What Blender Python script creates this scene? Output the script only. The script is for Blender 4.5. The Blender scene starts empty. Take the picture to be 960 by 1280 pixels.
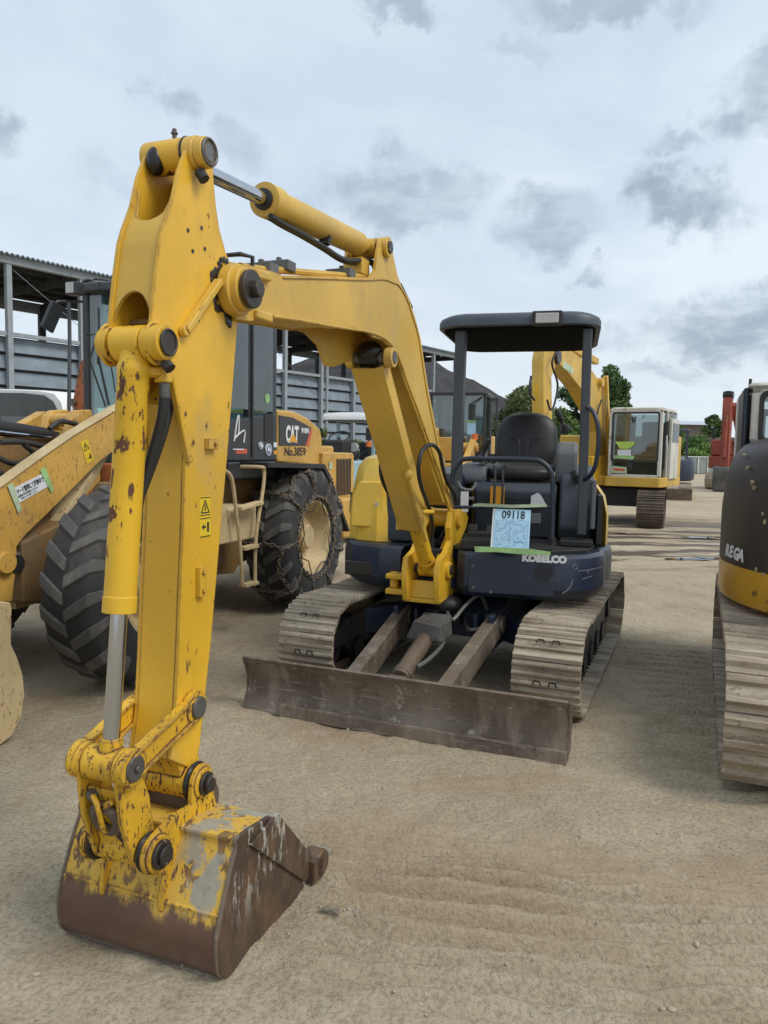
import bpy, bmesh, math, random
from mathutils import Vector, Matrix, noise
random.seed(7)
SC = bpy.context.scene
COL = SC.collection
rad = math.radians
# ---------------- camera model (also used to turn measured picture points into metres)
FPX, CAMH, ROLL = 950.0, 1.6, rad(1.0)
PITCH = math.atan(80/950)
_R0 = Vector((1,0,0)); _U0 = Vector((0,math.sin(PITCH),math.cos(PITCH))); _F = Vector((0,math.cos(PITCH),-math.sin(PITCH)))
_R = _R0*math.cos(ROLL)+_U0*math.sin(ROLL); _U = _U0*math.cos(ROLL)-_R0*math.sin(ROLL)
CAM = Vector((0,0,CAMH))
def ray(u,v): return (_F*FPX+_R*(u-480)-_U*(v-640))
def ground(u,v,z=0.0):
    d=ray(u,v); return CAM+d*((z-CAMH)/d.z)
def at(u,v,Y):
    d=ray(u,v); return CAM+d*(Y/d.y)
cd=bpy.data.cameras.new('camera'); cam=bpy.data.objects.new('camera',cd); COL.objects.link(cam)
cam.matrix_world=Matrix((( _R.x,_U.x,-_F.x,0),(_R.y,_U.y,-_F.y,0),(_R.z,_U.z,-_F.z,CAMH),(0,0,0,1)))
cd.sensor_fit='HORIZONTAL'; cd.sensor_width=36; cd.lens=FPX/960*36; cd.clip_start=.05; cd.clip_end=3000
SC.camera=cam

class Fr:
    """a local frame: x to the right of the machine as seen, y away, z up"""
    def __init__(s,x,y,deg,z=0.0):
        a=rad(deg); s.o=Vector((x,y,z)); s.ex=Vector((math.cos(a),-math.sin(a),0)); s.ey=Vector((math.sin(a),math.cos(a),0)); s.ez=Vector((0,0,1))
        s.m=Matrix(((s.ex.x,s.ey.x,0,x),(s.ex.y,s.ey.y,0,y),(0,0,1,z),(0,0,0,1)))
    def w(s,p): return s.m@Vector(p)
    def loc(s,P):
        d=P-s.o; return Vector((d.dot(s.ex),d.dot(s.ey),d.z))
    def _h(s,u,v,n,c):
        d=ray(u,v); return s.loc(CAM+d*((c-(CAM-s.o).dot(n))/d.dot(n)))
    def hx(s,u,v,x): return s._h(u,v,s.ex,x)
    def hy(s,u,v,y): return s._h(u,v,s.ey,y)
    def hz(s,u,v,z): return s._h(u,v,s.ez,z)
    def px(s,x,*uv): return [(q.y,q.z) for q in (s.hx(u,v,x) for u,v in uv)]   # profile in (y,z)
    def py(s,y,*uv): return [(q.x,q.z) for q in (s.hy(u,v,y) for u,v in uv)]
WORLD=Fr(0,0,0)
WM={}
def _link(o,parent,M):
    COL.objects.link(o)
    if parent is not None:
        o.parent=parent; L=WM[parent.name].inverted()@M
    else: L=M
    o.matrix_basis=L; WM[o.name]=M
    return o
def tag(o,label=None,cat=None,group=None,kind=None):
    if label: o['label']=label
    if cat: o['category']=cat
    if group: o['group']=group
    if kind: o['kind']=kind
    return o
def thing(name,label,cat,fr,group=None,loc=(0,0,0)):
    o=bpy.data.objects.new(name,None); o.empty_display_size=.2
    M=fr.m@Matrix.Translation(loc)
    _link(o,None,M); return tag(o,label,cat,group)
def catmull(pts,n=6,closed=False):
    P=[Vector(p) for p in pts]; out=[]; m=len(P)
    rng=range(m) if closed else range(m-1)
    for i in rng:
        if closed: a,b,c,d=P[(i-1)%m],P[i],P[(i+1)%m],P[(i+2)%m]
        else: a,b,c,d=P[max(i-1,0)],P[i],P[i+1],P[min(i+2,m-1)]
        for k in range(n):
            t=k/n; out.append(.5*((2*b)+(c-a)*t+(2*a-5*b+4*c-d)*t*t+(3*b-a-3*c+d)*t**3))
    if not closed: out.append(P[-1])
    return out
class MB:
    def __init__(s): s.v=[]; s.f=[]
    def add(s,v,f):
        n=len(s.v); s.v+= [tuple(p) for p in v]; s.f+=[tuple(i+n for i in q) for q in f]; return s
    def box(s,x0,x1,y0,y1,z0,z1):
        return s.add([(x0,y0,z0),(x1,y0,z0),(x1,y1,z0),(x0,y1,z0),(x0,y0,z1),(x1,y0,z1),(x1,y1,z1),(x0,y1,z1)],
              [(0,3,2,1),(4,5,6,7),(0,1,5,4),(1,2,6,5),(2,3,7,6),(3,0,4,7)])
    def bar(s,p0,p1,w,h,up=(0,0,1)):
        p0,p1=Vector(p0),Vector(p1); d=(p1-p0).normalized(); u=Vector(up)
        if abs(d.dot(u))>.98: u=Vector((0,1,0))
        r=d.cross(u).normalized(); u=r.cross(d).normalized(); vs=[]
        for p in (p0,p1):
            for a,b in ((-1,-1),(1,-1),(1,1),(-1,1)): vs.append(p+r*a*w/2+u*b*h/2)
        return s.add(vs,[(0,1,2,3),(7,6,5,4),(0,4,5,1),(1,5,6,2),(2,6,7,3),(3,7,4,0)])
    def prism(s,axis,pts,a,b):
        """pts 2-D; axis x: (y,z); axis y: (x,z); axis z: (x,y)"""
        def P(p,c): return (c,p[0],p[1]) if axis=='x' else ((p[0],c,p[1]) if axis=='y' else (p[0],p[1],c))
        n=len(pts); vs=[P(p,a) for p in pts]+[P(p,b) for p in pts]
        return s.add(vs,[tuple(range(n)),tuple(range(2*n-1,n-1,-1))]+[(i,(i+1)%n+0,(i+1)%n+n,i+n)[::-1] for i in range(n)])
    def cyl(s,p0,p1,r,r1=None,n=20,caps=True):
        return s.lathe(p0,p1,[(0,r),(1,r if r1 is None else r1)],n,caps)
    def lathe(s,p0,p1,prof,n=24,caps=True):
        """prof = [(t,r)] t fraction from p0 to p1"""
        p0,p1=Vector(p0),Vector(p1); d=(p1-p0); L=d.length; d.normalize()
        u=Vector((0,0,1)) if abs(d.z)<.9 else Vector((1,0,0))
        a=d.cross(u).normalized(); b=a.cross(d).normalized(); vs=[]; fs=[]
        for t,r in prof:
            for k in range(n):
                an=2*math.pi*k/n; vs.append(p0+d*(t*L)+(a*math.cos(an)+b*math.sin(an))*r)
        for j in range(len(prof)-1):
            for k in range(n):
                k2=(k+1)%n; fs.append((j*n+k,j*n+k2,(j+1)*n+k2,(j+1)*n+k))
        if caps: fs.append(tuple(range(n-1,-1,-1))); m=(len(prof)-1)*n; fs.append(tuple(range(m,m+n)))
        return s.add(vs,fs)
    def tube(s,path,r,n=10,smooth=0,closed=False):
        P=[Vector(p) for p in path]
        if smooth: P=catmull(P,smooth,closed)
        m=len(P); vs=[]; fs=[]; prev=None
        for i,p in enumerate(P):
            d=(P[(i+1)%m] if (closed or i<m-1) else p)-(P[i-1] if (closed or i>0) else p)
            d.normalize()
            if prev is None:
                u=Vector((0,0,1)) if abs(d.z)<.9 else Vector((1,0,0)); a=d.cross(u).normalized()
            else: a=(prev-d*prev.dot(d)).normalized()
            prev=a; b=d.cross(a)
            rr=r[i] if isinstance(r,(list,tuple)) else r
            for k in range(n):
                an=2*math.pi*k/n; vs.append(p+(a*math.cos(an)+b*math.sin(an))*rr)
        for j in range(m if closed else m-1):
            for k in range(n):
                k2=(k+1)%n; j2=(j+1)%m; fs.append((j*n+k,j*n+k2,j2*n+k2,j2*n+k))
        if not closed: fs.append(tuple(range(n-1,-1,-1))); q=(m-1)*n; fs.append(tuple(range(q,q+n)))
        return s.add(vs,fs)
    def loft(s,secs,caps=True):
        n=len(secs[0]); vs=[p for q in secs for p in q]; fs=[]
        for j in range(len(secs)-1):
            for k in range(n):
                k2=(k+1)%n; fs.append((j*n+k,j*n+k2,(j+1)*n+k2,(j+1)*n+k))
        if caps: fs.append(tuple(range(n-1,-1,-1))); m=(len(secs)-1)*n; fs.append(tuple(range(m,m+n)))
        return s.add(vs,fs)
    def ell(s,c,r,nu=16,nv=10):
        c=Vector(c); r=Vector(r) if hasattr(r,'__len__') else Vector((r,r,r))
        secs=[]
        for j in range(nv+1):
            t=math.pi*(j/nv); t=min(max(t,.02),math.pi-.02)
            secs.append([(c.x+r.x*math.sin(t)*math.cos(2*math.pi*k/nu),c.y+r.y*math.sin(t)*math.sin(2*math.pi*k/nu),c.z-r.z*math.cos(t)) for k in range(nu)])
        return s.loft(secs)
    def torus(s,c,a,b,R,r,n=20,m=8,ang=(0,2*math.pi)):
        c,a,b=Vector(c),Vector(a).normalized(),Vector(b).normalized(); full=abs(ang[1]-ang[0]-2*math.pi)<1e-3
        k=n if full else n+1
        return s.tube([c+(a*math.cos(ang[0]+(ang[1]-ang[0])*i/n)+b*math.sin(ang[0]+(ang[1]-ang[0])*i/n))*R for i in range(k)],r,m,0,full)
    def each(s,name,mat,parent=None,fr=WORLD,bevel=0.0,ang=35):
        n=len(s.v); p=list(range(n))
        def find(i):
            while p[i]!=i: p[i]=p[p[i]]; i=p[i]
            return i
        for f in s.f:
            for i in f[1:]: p[find(i)]=find(f[0])
        groups={}
        for f in s.f: groups.setdefault(find(f[0]),[]).append(f)
        out=[]
        for g in groups.values():
            ids=sorted({i for f in g for i in f}); mp={i:k for k,i in enumerate(ids)}; q=MB(); q.v=[s.v[i] for i in ids]; q.f=[tuple(mp[i] for i in f) for f in g]; out.append(q.build(name,mat,parent,fr,bevel,ang))
        return out[0]
    def build(s,name,mat,parent=None,fr=WORLD,bevel=0.0,ang=35,seg=2,M=None):
        me=bpy.data.meshes.new(name); me.from_pydata(s.v,[],s.f); me.update()
        bm=bmesh.new(); bm.from_mesh(me); bmesh.ops.recalc_face_normals(bm,faces=bm.faces); bm.to_mesh(me); bm.free()
        me.polygons.foreach_set('use_smooth',[True]*len(me.polygons)); me.set_sharp_from_angle(angle=rad(ang))
        me.materials.append(mat); o=bpy.data.objects.new(name,me)
        if bevel:
            b=o.modifiers.new('bevel','BEVEL'); b.width=bevel; b.segments=seg; b.limit_method='ANGLE'; b.angle_limit=rad(38); b.harden_normals=True
        return _link(o,parent,M if M is not None else fr.m)
def rrect(x0,x1,y0,y1,r,n=5):
    out=[]
    for cx,cy,a0 in ((x1-r,y1-r,0),(x0+r,y1-r,90),(x0+r,y0+r,180),(x1-r,y0+r,270)):
        for k in range(n+1):
            a=rad(a0+90*k/n); out.append((cx+r*math.cos(a),cy+r*math.sin(a)))
    return out
def text(body,mat,parent,fr,origin,xdir,up,size,name='lettering',ext=.0015,align='LEFT',sx=1.0,shear=0.0,bold=0.0):
    c=bpy.data.curves.new(name,'FONT'); c.body=body; c.size=size; c.extrude=ext; c.align_x=align; c.shear=shear; c.offset=bold; c.resolution_u=3
    t=bpy.data.objects.new(name+'_tmp',c); COL.objects.link(t)
    dg=bpy.context.evaluated_depsgraph_get(); me=bpy.data.meshes.new_from_object(t.evaluated_get(dg)); bpy.data.objects.remove(t)
    me.materials.clear(); me.materials.append(mat); me.name=name
    X=Vector(xdir).normalized(); Z=X.cross(Vector(up)).normalized(); Y=Z.cross(X); O=Vector(origin)
    M=fr.m@Matrix(((X.x*sx,Y.x,Z.x,O.x),(X.y*sx,Y.y,Z.y,O.y),(X.z*sx,Y.z,Z.z,O.z),(0,0,0,1)))
    o=bpy.data.objects.new(name,me); return _link(o,parent,M)
# ---------------- materials
def lin(r,g,b):
    f=lambda c:(c/255/12.92 if c/255<=.04045 else ((c/255+.055)/1.055)**2.4); return (f(r),f(g),f(b))
class NT:
    def __init__(s,name):
        s.m=bpy.data.materials.new(name); s.m.use_nodes=True; s.t=s.m.node_tree; s.t.nodes.clear()
        s.out=s.n('ShaderNodeOutputMaterial'); s.tc=s.n('ShaderNodeTexCoord')
    def n(s,t,**k):
        q=s.t.nodes.new(t)
        for a,b in k.items(): setattr(q,a,b)
        return q
    def l(s,a,b): s.t.links.new(a,b)
    def val(s,inp,v):
        if hasattr(v,'is_linked') or hasattr(v,'links'): s.l(v,inp)
        elif isinstance(v,(tuple,list)) and len(v)==3 and len(inp.default_value)==4: inp.default_value=(*v,1)
        else: inp.default_value=v
    def noise(s,scale,detail=5,rough=.6,stretch=(1,1,1),vec=None,off=(0,0,0),dist=0.0):
        mp=s.n('ShaderNodeMapping'); s.l(vec or s.tc.outputs['Object'],mp.inputs[0]); mp.inputs['Scale'].default_value=stretch; mp.inputs['Location'].default_value=off
        q=s.n('ShaderNodeTexNoise'); q.inputs['Scale'].default_value=scale; q.inputs['Detail'].default_value=detail; q.inputs['Roughness'].default_value=rough; q.inputs['Distortion'].default_value=dist
        s.l(mp.outputs[0],q.inputs['Vector']); return q.outputs['Fac']
    def ramp(s,x,a,b,c=0.0,d=1.0):
        q=s.n('ShaderNodeMapRange'); q.interpolation_type='SMOOTHSTEP'; s.val(q.inputs[0],x)
        for i,v in enumerate((a,b,c,d)): s.val(q.inputs[i+1],v)
        return q.outputs[0]
    def math(s,op,a,b=0.0,c=0.0):
        q=s.n('ShaderNodeMath',operation=op); s.val(q.inputs[0],a); s.val(q.inputs[1],b); s.val(q.inputs[2],c); return q.outputs[0]
    def mix(s,f,a,b,mode='MIX'):
        q=s.n('ShaderNodeMix',data_type='RGBA',blend_type=mode); s.val(q.inputs[0],f); s.val(q.inputs[6],a); s.val(q.inputs[7],b); return q.outputs[2]
    def xyz(s,vec=None):
        q=s.n('ShaderNodeSeparateXYZ'); s.l(vec or s.tc.outputs['Object'],q.inputs[0]); return q.outputs
    def bump(s,h,strength=.3,dist=.01,nrm=None):
        q=s.n('ShaderNodeBump'); q.inputs['Strength'].default_value=strength; q.inputs['Distance'].default_value=dist; s.l(h,q.inputs['Height'])
        if nrm is not None: s.l(nrm,q.inputs['Normal'])
        return q.outputs[0]
    def bsdf(s,col,rough=.5,metal=0.0,nrm=None,spec=.5,coat=0.0):
        q=s.n('ShaderNodeBsdfPrincipled'); s.val(q.inputs['Base Color'],col); s.val(q.inputs['Roughness'],rough); s.val(q.inputs['Metallic'],metal)
        q.inputs['Specular IOR Level'].default_value=spec; q.inputs['Coat Weight'].default_value=coat
        if nrm is not None: s.l(nrm,q.inputs['Normal'])
        s.l(q.outputs[0],s.out.inputs[0]); return q
def paint(name,col,rough=.45,chips=0.0,cscale=18,ccol=(.07,.03,.015),cstretch=(1,1,.45),var=.16,dirt=0.0,dcol=(.27,.22,.15),dust=0.0,bump=.12,metal=0.0,spec=.5,edge=0.0,dscale=3.0,fine=0.0):
    t=NT(name); c=t.mix(t.ramp(t.noise(2.3,4,.55),.35,.7),tuple(x*(1-var) for x in col),tuple(min(1,x*(1+var*.5)) for x in col))
    c=t.mix(t.ramp(t.noise(40,3,.6),.3,.8,0,.5*var),c,tuple(x*.5 for x in col))
    r=rough
    if dirt:
        d=t.ramp(t.noise(dscale,7,.68,(1,1,.6)),.62-dirt*.35,.82-dirt*.2,0,.85); c=t.mix(d,c,dcol); r=t.math('ADD',t.math('MULTIPLY',d,.4),rough)
    if dust:
        g=t.n('ShaderNodeNewGeometry'); z=t.xyz(g.outputs['True Normal'])[2]
        d=t.math('MULTIPLY',t.ramp(z,.25,.95),t.ramp(t.noise(9,6,.7),.3,.65,.35,1.0)); d=t.math('MULTIPLY',d,dust); c=t.mix(d,c,dcol)
    h=t.noise(55,3,.6)
    if chips:
        a=t.noise(cscale,8,.62,cstretch); b=t.noise(2.2,3,.5,off=(3.1,1.7,.4))
        v=t.math('ADD',t.math('MULTIPLY',a,.72),t.math('MULTIPLY',b,.42))
        th=.735-chips*.125
        k=t.ramp(v,th,th+.012)
        if fine: k=t.math('MAXIMUM',k,t.ramp(t.math('ADD',t.noise(75,7,.7,(1,1,.35)),t.math('MULTIPLY',b,.12)),.655-fine*.06,.675-fine*.06))
        if edge:
            bv=t.n('ShaderNodeBevel',samples=4); bv.inputs['Radius'].default_value=.012
            ge=t.n('ShaderNodeNewGeometry'); dt=t.n('ShaderNodeVectorMath',operation='DOT_PRODUCT'); t.l(bv.outputs[0],dt.inputs[0]); t.l(ge.outputs['Normal'],dt.inputs[1])
            ew=t.math('SUBTRACT',1.0,dt.outputs['Value']); ew=t.math('ADD',t.math('MULTIPLY',ew,edge*3.2),t.math('MULTIPLY',t.math('SUBTRACT',t.noise(22,6,.7),.5),1.3))
            k=t.math('MAXIMUM',k,t.ramp(ew,.22,.30))
        k2=t.ramp(v,th-.025,th+.005,0,.35)
        c=t.mix(k2,c,tuple(x*.45 for x in col)); c=t.mix(k,c,t.mix(t.noise(60,4,.6),ccol,tuple(min(1,x*2.4) for x in ccol)))
        r=t.math('ADD',t.math('MULTIPLY',k,.35),r) if not isinstance(r,float) else t.math('MULTIPLY_ADD',k,.35,r)
        h=t.math('SUBTRACT',t.math('MULTIPLY',h,.15),k)
        nb=t.bump(h,.5,.0015)
    else: nb=t.bump(h,bump,.002)
    t.bsdf(c,r,metal,nb,spec); return t.m
def plain(name,col,rough=.5,metal=0.0,spec=.5,var=.1): return paint(name,col,rough,var=var,metal=metal,spec=spec,bump=.06)
def glass(name,tint,alpha=.5,rough=.03,ior=1.45,dark=(.02,.03,.03),refl=0.0):
    t=NT(name); tr=t.n('ShaderNodeBsdfTransparent'); tr.inputs[0].default_value=(*tint,1)
    df=t.n('ShaderNodeBsdfDiffuse'); df.inputs[0].default_value=(*dark,1)
    gl=t.n('ShaderNodeBsdfGlossy'); gl.inputs['Roughness'].default_value=rough
    m0=t.n('ShaderNodeMixShader'); t.l(t.ramp(t.noise(6,5,.6),.3,.75,alpha*.8,alpha*1.15),m0.inputs[0]); t.l(tr.outputs[0],m0.inputs[1]); t.l(df.outputs[0],m0.inputs[2])
    fr=t.n('ShaderNodeFresnel'); fr.inputs[0].default_value=ior
    m=t.n('ShaderNodeMixShader'); t.l(t.math('MAXIMUM',fr.outputs[0],refl),m.inputs[0]); t.l(m0.outputs[0],m.inputs[1]); t.l(gl.outputs[0],m.inputs[2]); t.l(m.outputs[0],t.out.inputs[0]); return t.m
MT={}
YEL=(.70,.405,.026)
MT['yel']=paint('yellow_paint',YEL,.42,chips=.25,cscale=26,ccol=(.06,.028,.016),var=.14,dirt=.30,dcol=(.46,.31,.09),edge=.6,dscale=3.5)
MT['yel_clean']=paint('yellow_paint_clean',(.61,.378,.055),.45,chips=.02,cscale=30,var=.12,dirt=.38,dcol=(.44,.31,.12),edge=.35,dscale=2.2)
MT['yel_cyl']=paint('yellow_cylinder_paint',(.73,.43,.022),.4,fine=.0,chips=.50,cscale=21,cstretch=(1.6,1.6,.7),ccol=(.07,.028,.014),var=.1)
MT['yel_worn']=paint('worn_yellow_paint',(.70,.40,.022),.5,chips=.22,cscale=46,cstretch=(1,1,.5),ccol=(.055,.025,.014),var=.2,dirt=.22,dcol=(.12,.06,.03),dscale=9,edge=1.1,fine=.45)
MT['yel_hood']=paint('gloss_yellow_hood_paint',(.76,.49,.065),.3,chips=.0,var=.06,dirt=.05)
MT['cat']=paint('ochre_paint',(.58,.34,.070),.45,chips=.12,cscale=30,ccol=(.12,.06,.03),var=.15,dirt=.25,dcol=(.34,.21,.10),fine=.1)
MT['cat_dark']=paint('grimy_ochre_paint',(.27,.155,.050),.6,chips=.2,var=.25,dirt=.6,dcol=(.13,.09,.05))
MT['cream']=paint('faded_cream_paint',(.56,.43,.23),.6,chips=.16,cscale=22,ccol=(.16,.075,.03),var=.15,dirt=.35,dcol=(.42,.31,.15),fine=.05)
MT['navy']=paint('dark_navy_paint',(.017,.027,.050),.38,chips=.02,var=.25,dirt=.15,dcol=(.07,.07,.07),dust=.4,dscale=5)
MT['canopy']=paint('slate_canopy_plastic',(.050,.062,.078),.5,var=.12,dirt=.12,dcol=(.10,.11,.12),dust=.25)
MT['black']=paint('black_steel',(.016,.016,.018),.5,var=.3,dirt=.25,dcol=(.06,.055,.045),dust=.35)
MT['rubber']=paint('hose_rubber',(.02,.02,.02),.55,var=.2)
MT['charcoal']=paint('charcoal_cab_paint',(.030,.032,.036),.4,var=.15,dirt=.12,dcol=(.07,.065,.06))
MT['roof_shade']=paint('matt_black_roof_shade',(.006,.007,.009),.95,var=.2,spec=.05)  # near-black, puts the shade under the canopy roof into the colour
MT['grey']=paint('grey_console_plastic',(.15,.16,.17),.6,var=.12,dirt=.15,dcol=(.17,.15,.12),dust=.3)
MT['seat']=paint('black_seat_vinyl',(.012,.012,.014),.5,var=.2,dust=.12,bump=.3)
MT['rust']=paint('brown_rusted_steel',(.125,.090,.064),.5,chips=.1,cscale=30,cstretch=(.5,1,1.5),ccol=(.16,.13,.10),var=.4,dirt=.45,dcol=(.15,.11,.075),dscale=4,metal=.15,edge=.5)
MT['rust_or']=paint('rusty_orange_paint',(.40,.12,.035),.6,chips=.9,cscale=20,ccol=(.10,.045,.025),var=.3)
MT['steel']=paint('dusty_track_steel',(.40,.34,.25),.72,var=.45,edge=.5,dirt=.5,dcol=(.20,.155,.105),dscale=8,bump=.8,chips=.3,cscale=30,cstretch=(.4,1,1),ccol=(.13,.10,.07))
MT['steel_side']=paint('dark_track_steel',(.12,.085,.055),.7,var=.3,dirt=.4,dcol=(.24,.19,.13),dscale=6)
MT['greysteel']=paint('grey_pin_steel',(.15,.15,.14),.45,chips=.5,cscale=40,ccol=(.06,.04,.03),var=.45,metal=.4,edge=.6)
MT['pin']=paint('oily_pin_steel',(.06,.05,.042),.45,chips=.5,cscale=40,ccol=(.20,.15,.10),var=.3,metal=.4)
MT['grease_and_shade']=paint('black_grease_and_shade',(.012,.010,.009),.3,var=.3)  # also paints the shade inside the recess and the arm holes
t=NT('chrome_rod'); t.bsdf((.50,.52,.56),t.ramp(t.noise(30,4,.6,(1,1,.1)),.3,.8,.05,.16),1.0); MT['chrome']=t.m
MT['tyre']=paint('dusty_tyre_rubber',(.030,.030,.031),.75,var=.3,dirt=.35,dcol=(.15,.13,.105),dscale=2.5,bump=.4,dust=.35)
MT['tyre_lug']=paint('dusty_tyre_lug_rubber',(.10,.097,.09),.8,var=.3,dirt=.3,dcol=(.19,.17,.14),dscale=5,bump=.4)
MT['white']=paint('white_paint',(.72,.72,.70),.45,var=.05,dirt=.12,dcol=(.4,.36,.3))
MT['cabwhite']=paint('dirty_offwhite_cab_paint',(.62,.60,.53),.5,chips=.05,ccol=(.16,.10,.06),var=.08,dirt=.35,dcol=(.28,.22,.16))
MT['letter']=plain('white_lettering',(.75,.75,.75),.5)
MT['ink']=plain('black_ink',(.02,.02,.025),.6)
MT['inkblue']=plain('blue_ink',(.06,.14,.30),.6)
MT['paper']=plain('pale_blue_paper',(.40,.62,.78),.7,var=.04)
MT['whitepaper']=plain('white_paper',(.66,.68,.70),.7,var=.04)
MT['tape']=plain('green_tape',(.36,.60,.24),.5,var=.45)
MT['tape_pale']=plain('pale_green_tape',(.50,.62,.42),.5,var=.4)
MT['faint']=plain('faint_blue_print',(.16,.33,.50),.7)
MT['chip']=plain('bare_primer_chip',(.46,.36,.22),.7,var=.4)
MT['tooth']=paint('ground_tooth_steel',(.36,.33,.27),.6,var=.3,dirt=.4)
MT['warn']=plain('warning_sticker_yellow',(.72,.50,.02),.5)
MT['warn_or']=plain('orange_sticker',(.75,.33,.02),.5)
MT['red']=plain('red_sticker',(.60,.10,.05),.5)
MT['orange_lens']=plain('orange_lens',(.70,.16,.03),.3)
MT['lens']=plain('frosted_lamp_lens',(.45,.45,.42),.25)
MT['skyblue']=paint('pale_blue_tractor_paint',(.30,.46,.52),.5,var=.1,dirt=.2)
MT['glass_green']=glass('green_tinted_glass',(.62,.90,.88),.14,dark=(.20,.32,.32),ior=1.5,refl=.17)
MT['glass_dark']=glass('smoky_glass',(.42,.52,.50),.45,dark=(.03,.04,.04))
MT['glass_clear']=glass('clear_dusty_glass',(.80,.88,.88),.16,dark=(.16,.18,.18),refl=.12)
MT['redpaint']=paint('red_orange_machine_paint',(.27,.050,.025),.55,chips=.35,var=.2,dirt=.2)
# track shoes: each shoe has its own tone, rusty edges, packed dust
t=NT('dusty_track_steel_shoes'); sh=t.noise(15,2,.5,(.12,1,1)); fi=t.noise(38,7,.7,(.5,1,1)); la=t.noise(5,6,.65)
c=t.mix(t.ramp(sh,.30,.70),(.20,.155,.105),(.48,.41,.31)); c=t.mix(t.ramp(la,.45,.70,0,.75),c,(.30,.24,.165)); c=t.mix(t.ramp(fi,.54,.68,0,.8),c,(.10,.07,.045)); c=t.mix(t.ramp(t.noise(60,6,.7,(.6,1,1)),.56,.70,0,.5),c,(.60,.56,.48))
bv=t.n('ShaderNodeBevel',samples=4); bv.inputs['Radius'].default_value=.008; ge=t.n('ShaderNodeNewGeometry'); dt=t.n('ShaderNodeVectorMath',operation='DOT_PRODUCT'); t.l(bv.outputs[0],dt.inputs[0]); t.l(ge.outputs['Normal'],dt.inputs[1])
ew=t.ramp(t.math('ADD',t.math('SUBTRACT',1.0,dt.outputs['Value']),t.math('MULTIPLY',t.math('SUBTRACT',t.noise(14,5,.7),.5),.5)),.08,.20,0,.7); c=t.mix(ew,c,(.14,.095,.06))
t.bsdf(c,t.ramp(fi,.4,.7,.8,.5),.1,t.bump(t.math('ADD',fi,la),.8,.006)); MT['steel']=t.m
# scraped dozer blade steel
t=NT('scraped_blade_steel'); st=t.noise(7,7,.68,(1,1,.28)); ho=t.noise(60,6,.7,(.08,1,1)); la=t.noise(2.2,5,.6)
c=t.mix(t.ramp(la,.35,.68),(.105,.075,.055),(.20,.16,.12)); c=t.mix(t.ramp(st,.48,.66,0,.75),c,(.27,.22,.165)); c=t.mix(t.ramp(ho,.56,.66,0,.55),c,(.32,.30,.27)); c=t.mix(t.ramp(t.noise(14,7,.7),.60,.68,0,.8),c,(.06,.038,.025)); c=t.mix(t.ramp(t.noise(9,6,.7,off=(4,2,1)),.60,.66,0,.7),c,(.42,.38,.31))
t.bsdf(c,t.ramp(st,.3,.7,.42,.72),.25,t.bump(t.math('ADD',st,t.math('MULTIPLY',ho,.3)),.45,.005)); MT['blade']=t.m
MT['shed']=paint('blue_grey_sheet_metal',(.20,.245,.28),.55,var=.16,dirt=.25,dcol=(.13,.15,.16),dscale=.7)
MT['shed_frame']=paint('pale_grey_steel_frame',(.27,.30,.32),.6,var=.1,dirt=.15,dcol=(.15,.14,.13))
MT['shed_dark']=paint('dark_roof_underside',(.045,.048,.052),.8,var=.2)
# ---------------- sky
w=bpy.data.worlds.new('World'); SC.world=w; w.use_nodes=True; nt=w.node_tree; nt.nodes.clear()
class WN(NT):
    def __init__(s,tree):
        s.t=tree; s.tc=s.n('ShaderNodeTexCoord')
W=WN(nt); out=W.n('ShaderNodeOutputWorld'); bg=W.n('ShaderNodeBackground'); nt.links.new(bg.outputs[0],out.inputs[0])
SUN_EL,SUN_AZ=rad(50),rad(118)   # azimuth clockwise from +Y
sky=W.n('ShaderNodeTexSky'); sky.sky_type='NISHITA'; sky.sun_disc=False; sky.sun_elevation=SUN_EL; sky.sun_rotation=SUN_AZ; sky.dust_density=2.0
gen=W.tc.outputs['Generated']
z=W.xyz(gen)[2]
# cloud deck: planar projection so that clouds flatten towards the horizon
sep=W.xyz(gen); zz=W.math('MAXIMUM',sep[2],0.0); den=W.math('ADD',zz,.22)
cmb=W.n('ShaderNodeCombineXYZ'); W.l(W.math('DIVIDE',sep[0],den),cmb.inputs[0]); W.l(W.math('DIVIDE',sep[1],den),cmb.inputs[1])
P=cmb.outputs[0]
n1=W.noise(1.6,8,.55,vec=P,dist=.3); n2=W.noise(.55,4,.5,vec=P,off=(4.2,1.3,0))
nf=W.noise(4.5,8,.62,vec=P,off=(1,2,0))
base=W.mix(W.ramp(n1,.36,.66),(4.25,5.0,5.9),(5.5,6.1,6.65))
base=W.mix(W.ramp(n2,.40,.62,0,.45),base,(4.0,4.7,5.6))
base=W.mix(W.ramp(sep[2],.0,.30,.75,0),base,(5.5,6.0,6.35))
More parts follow.
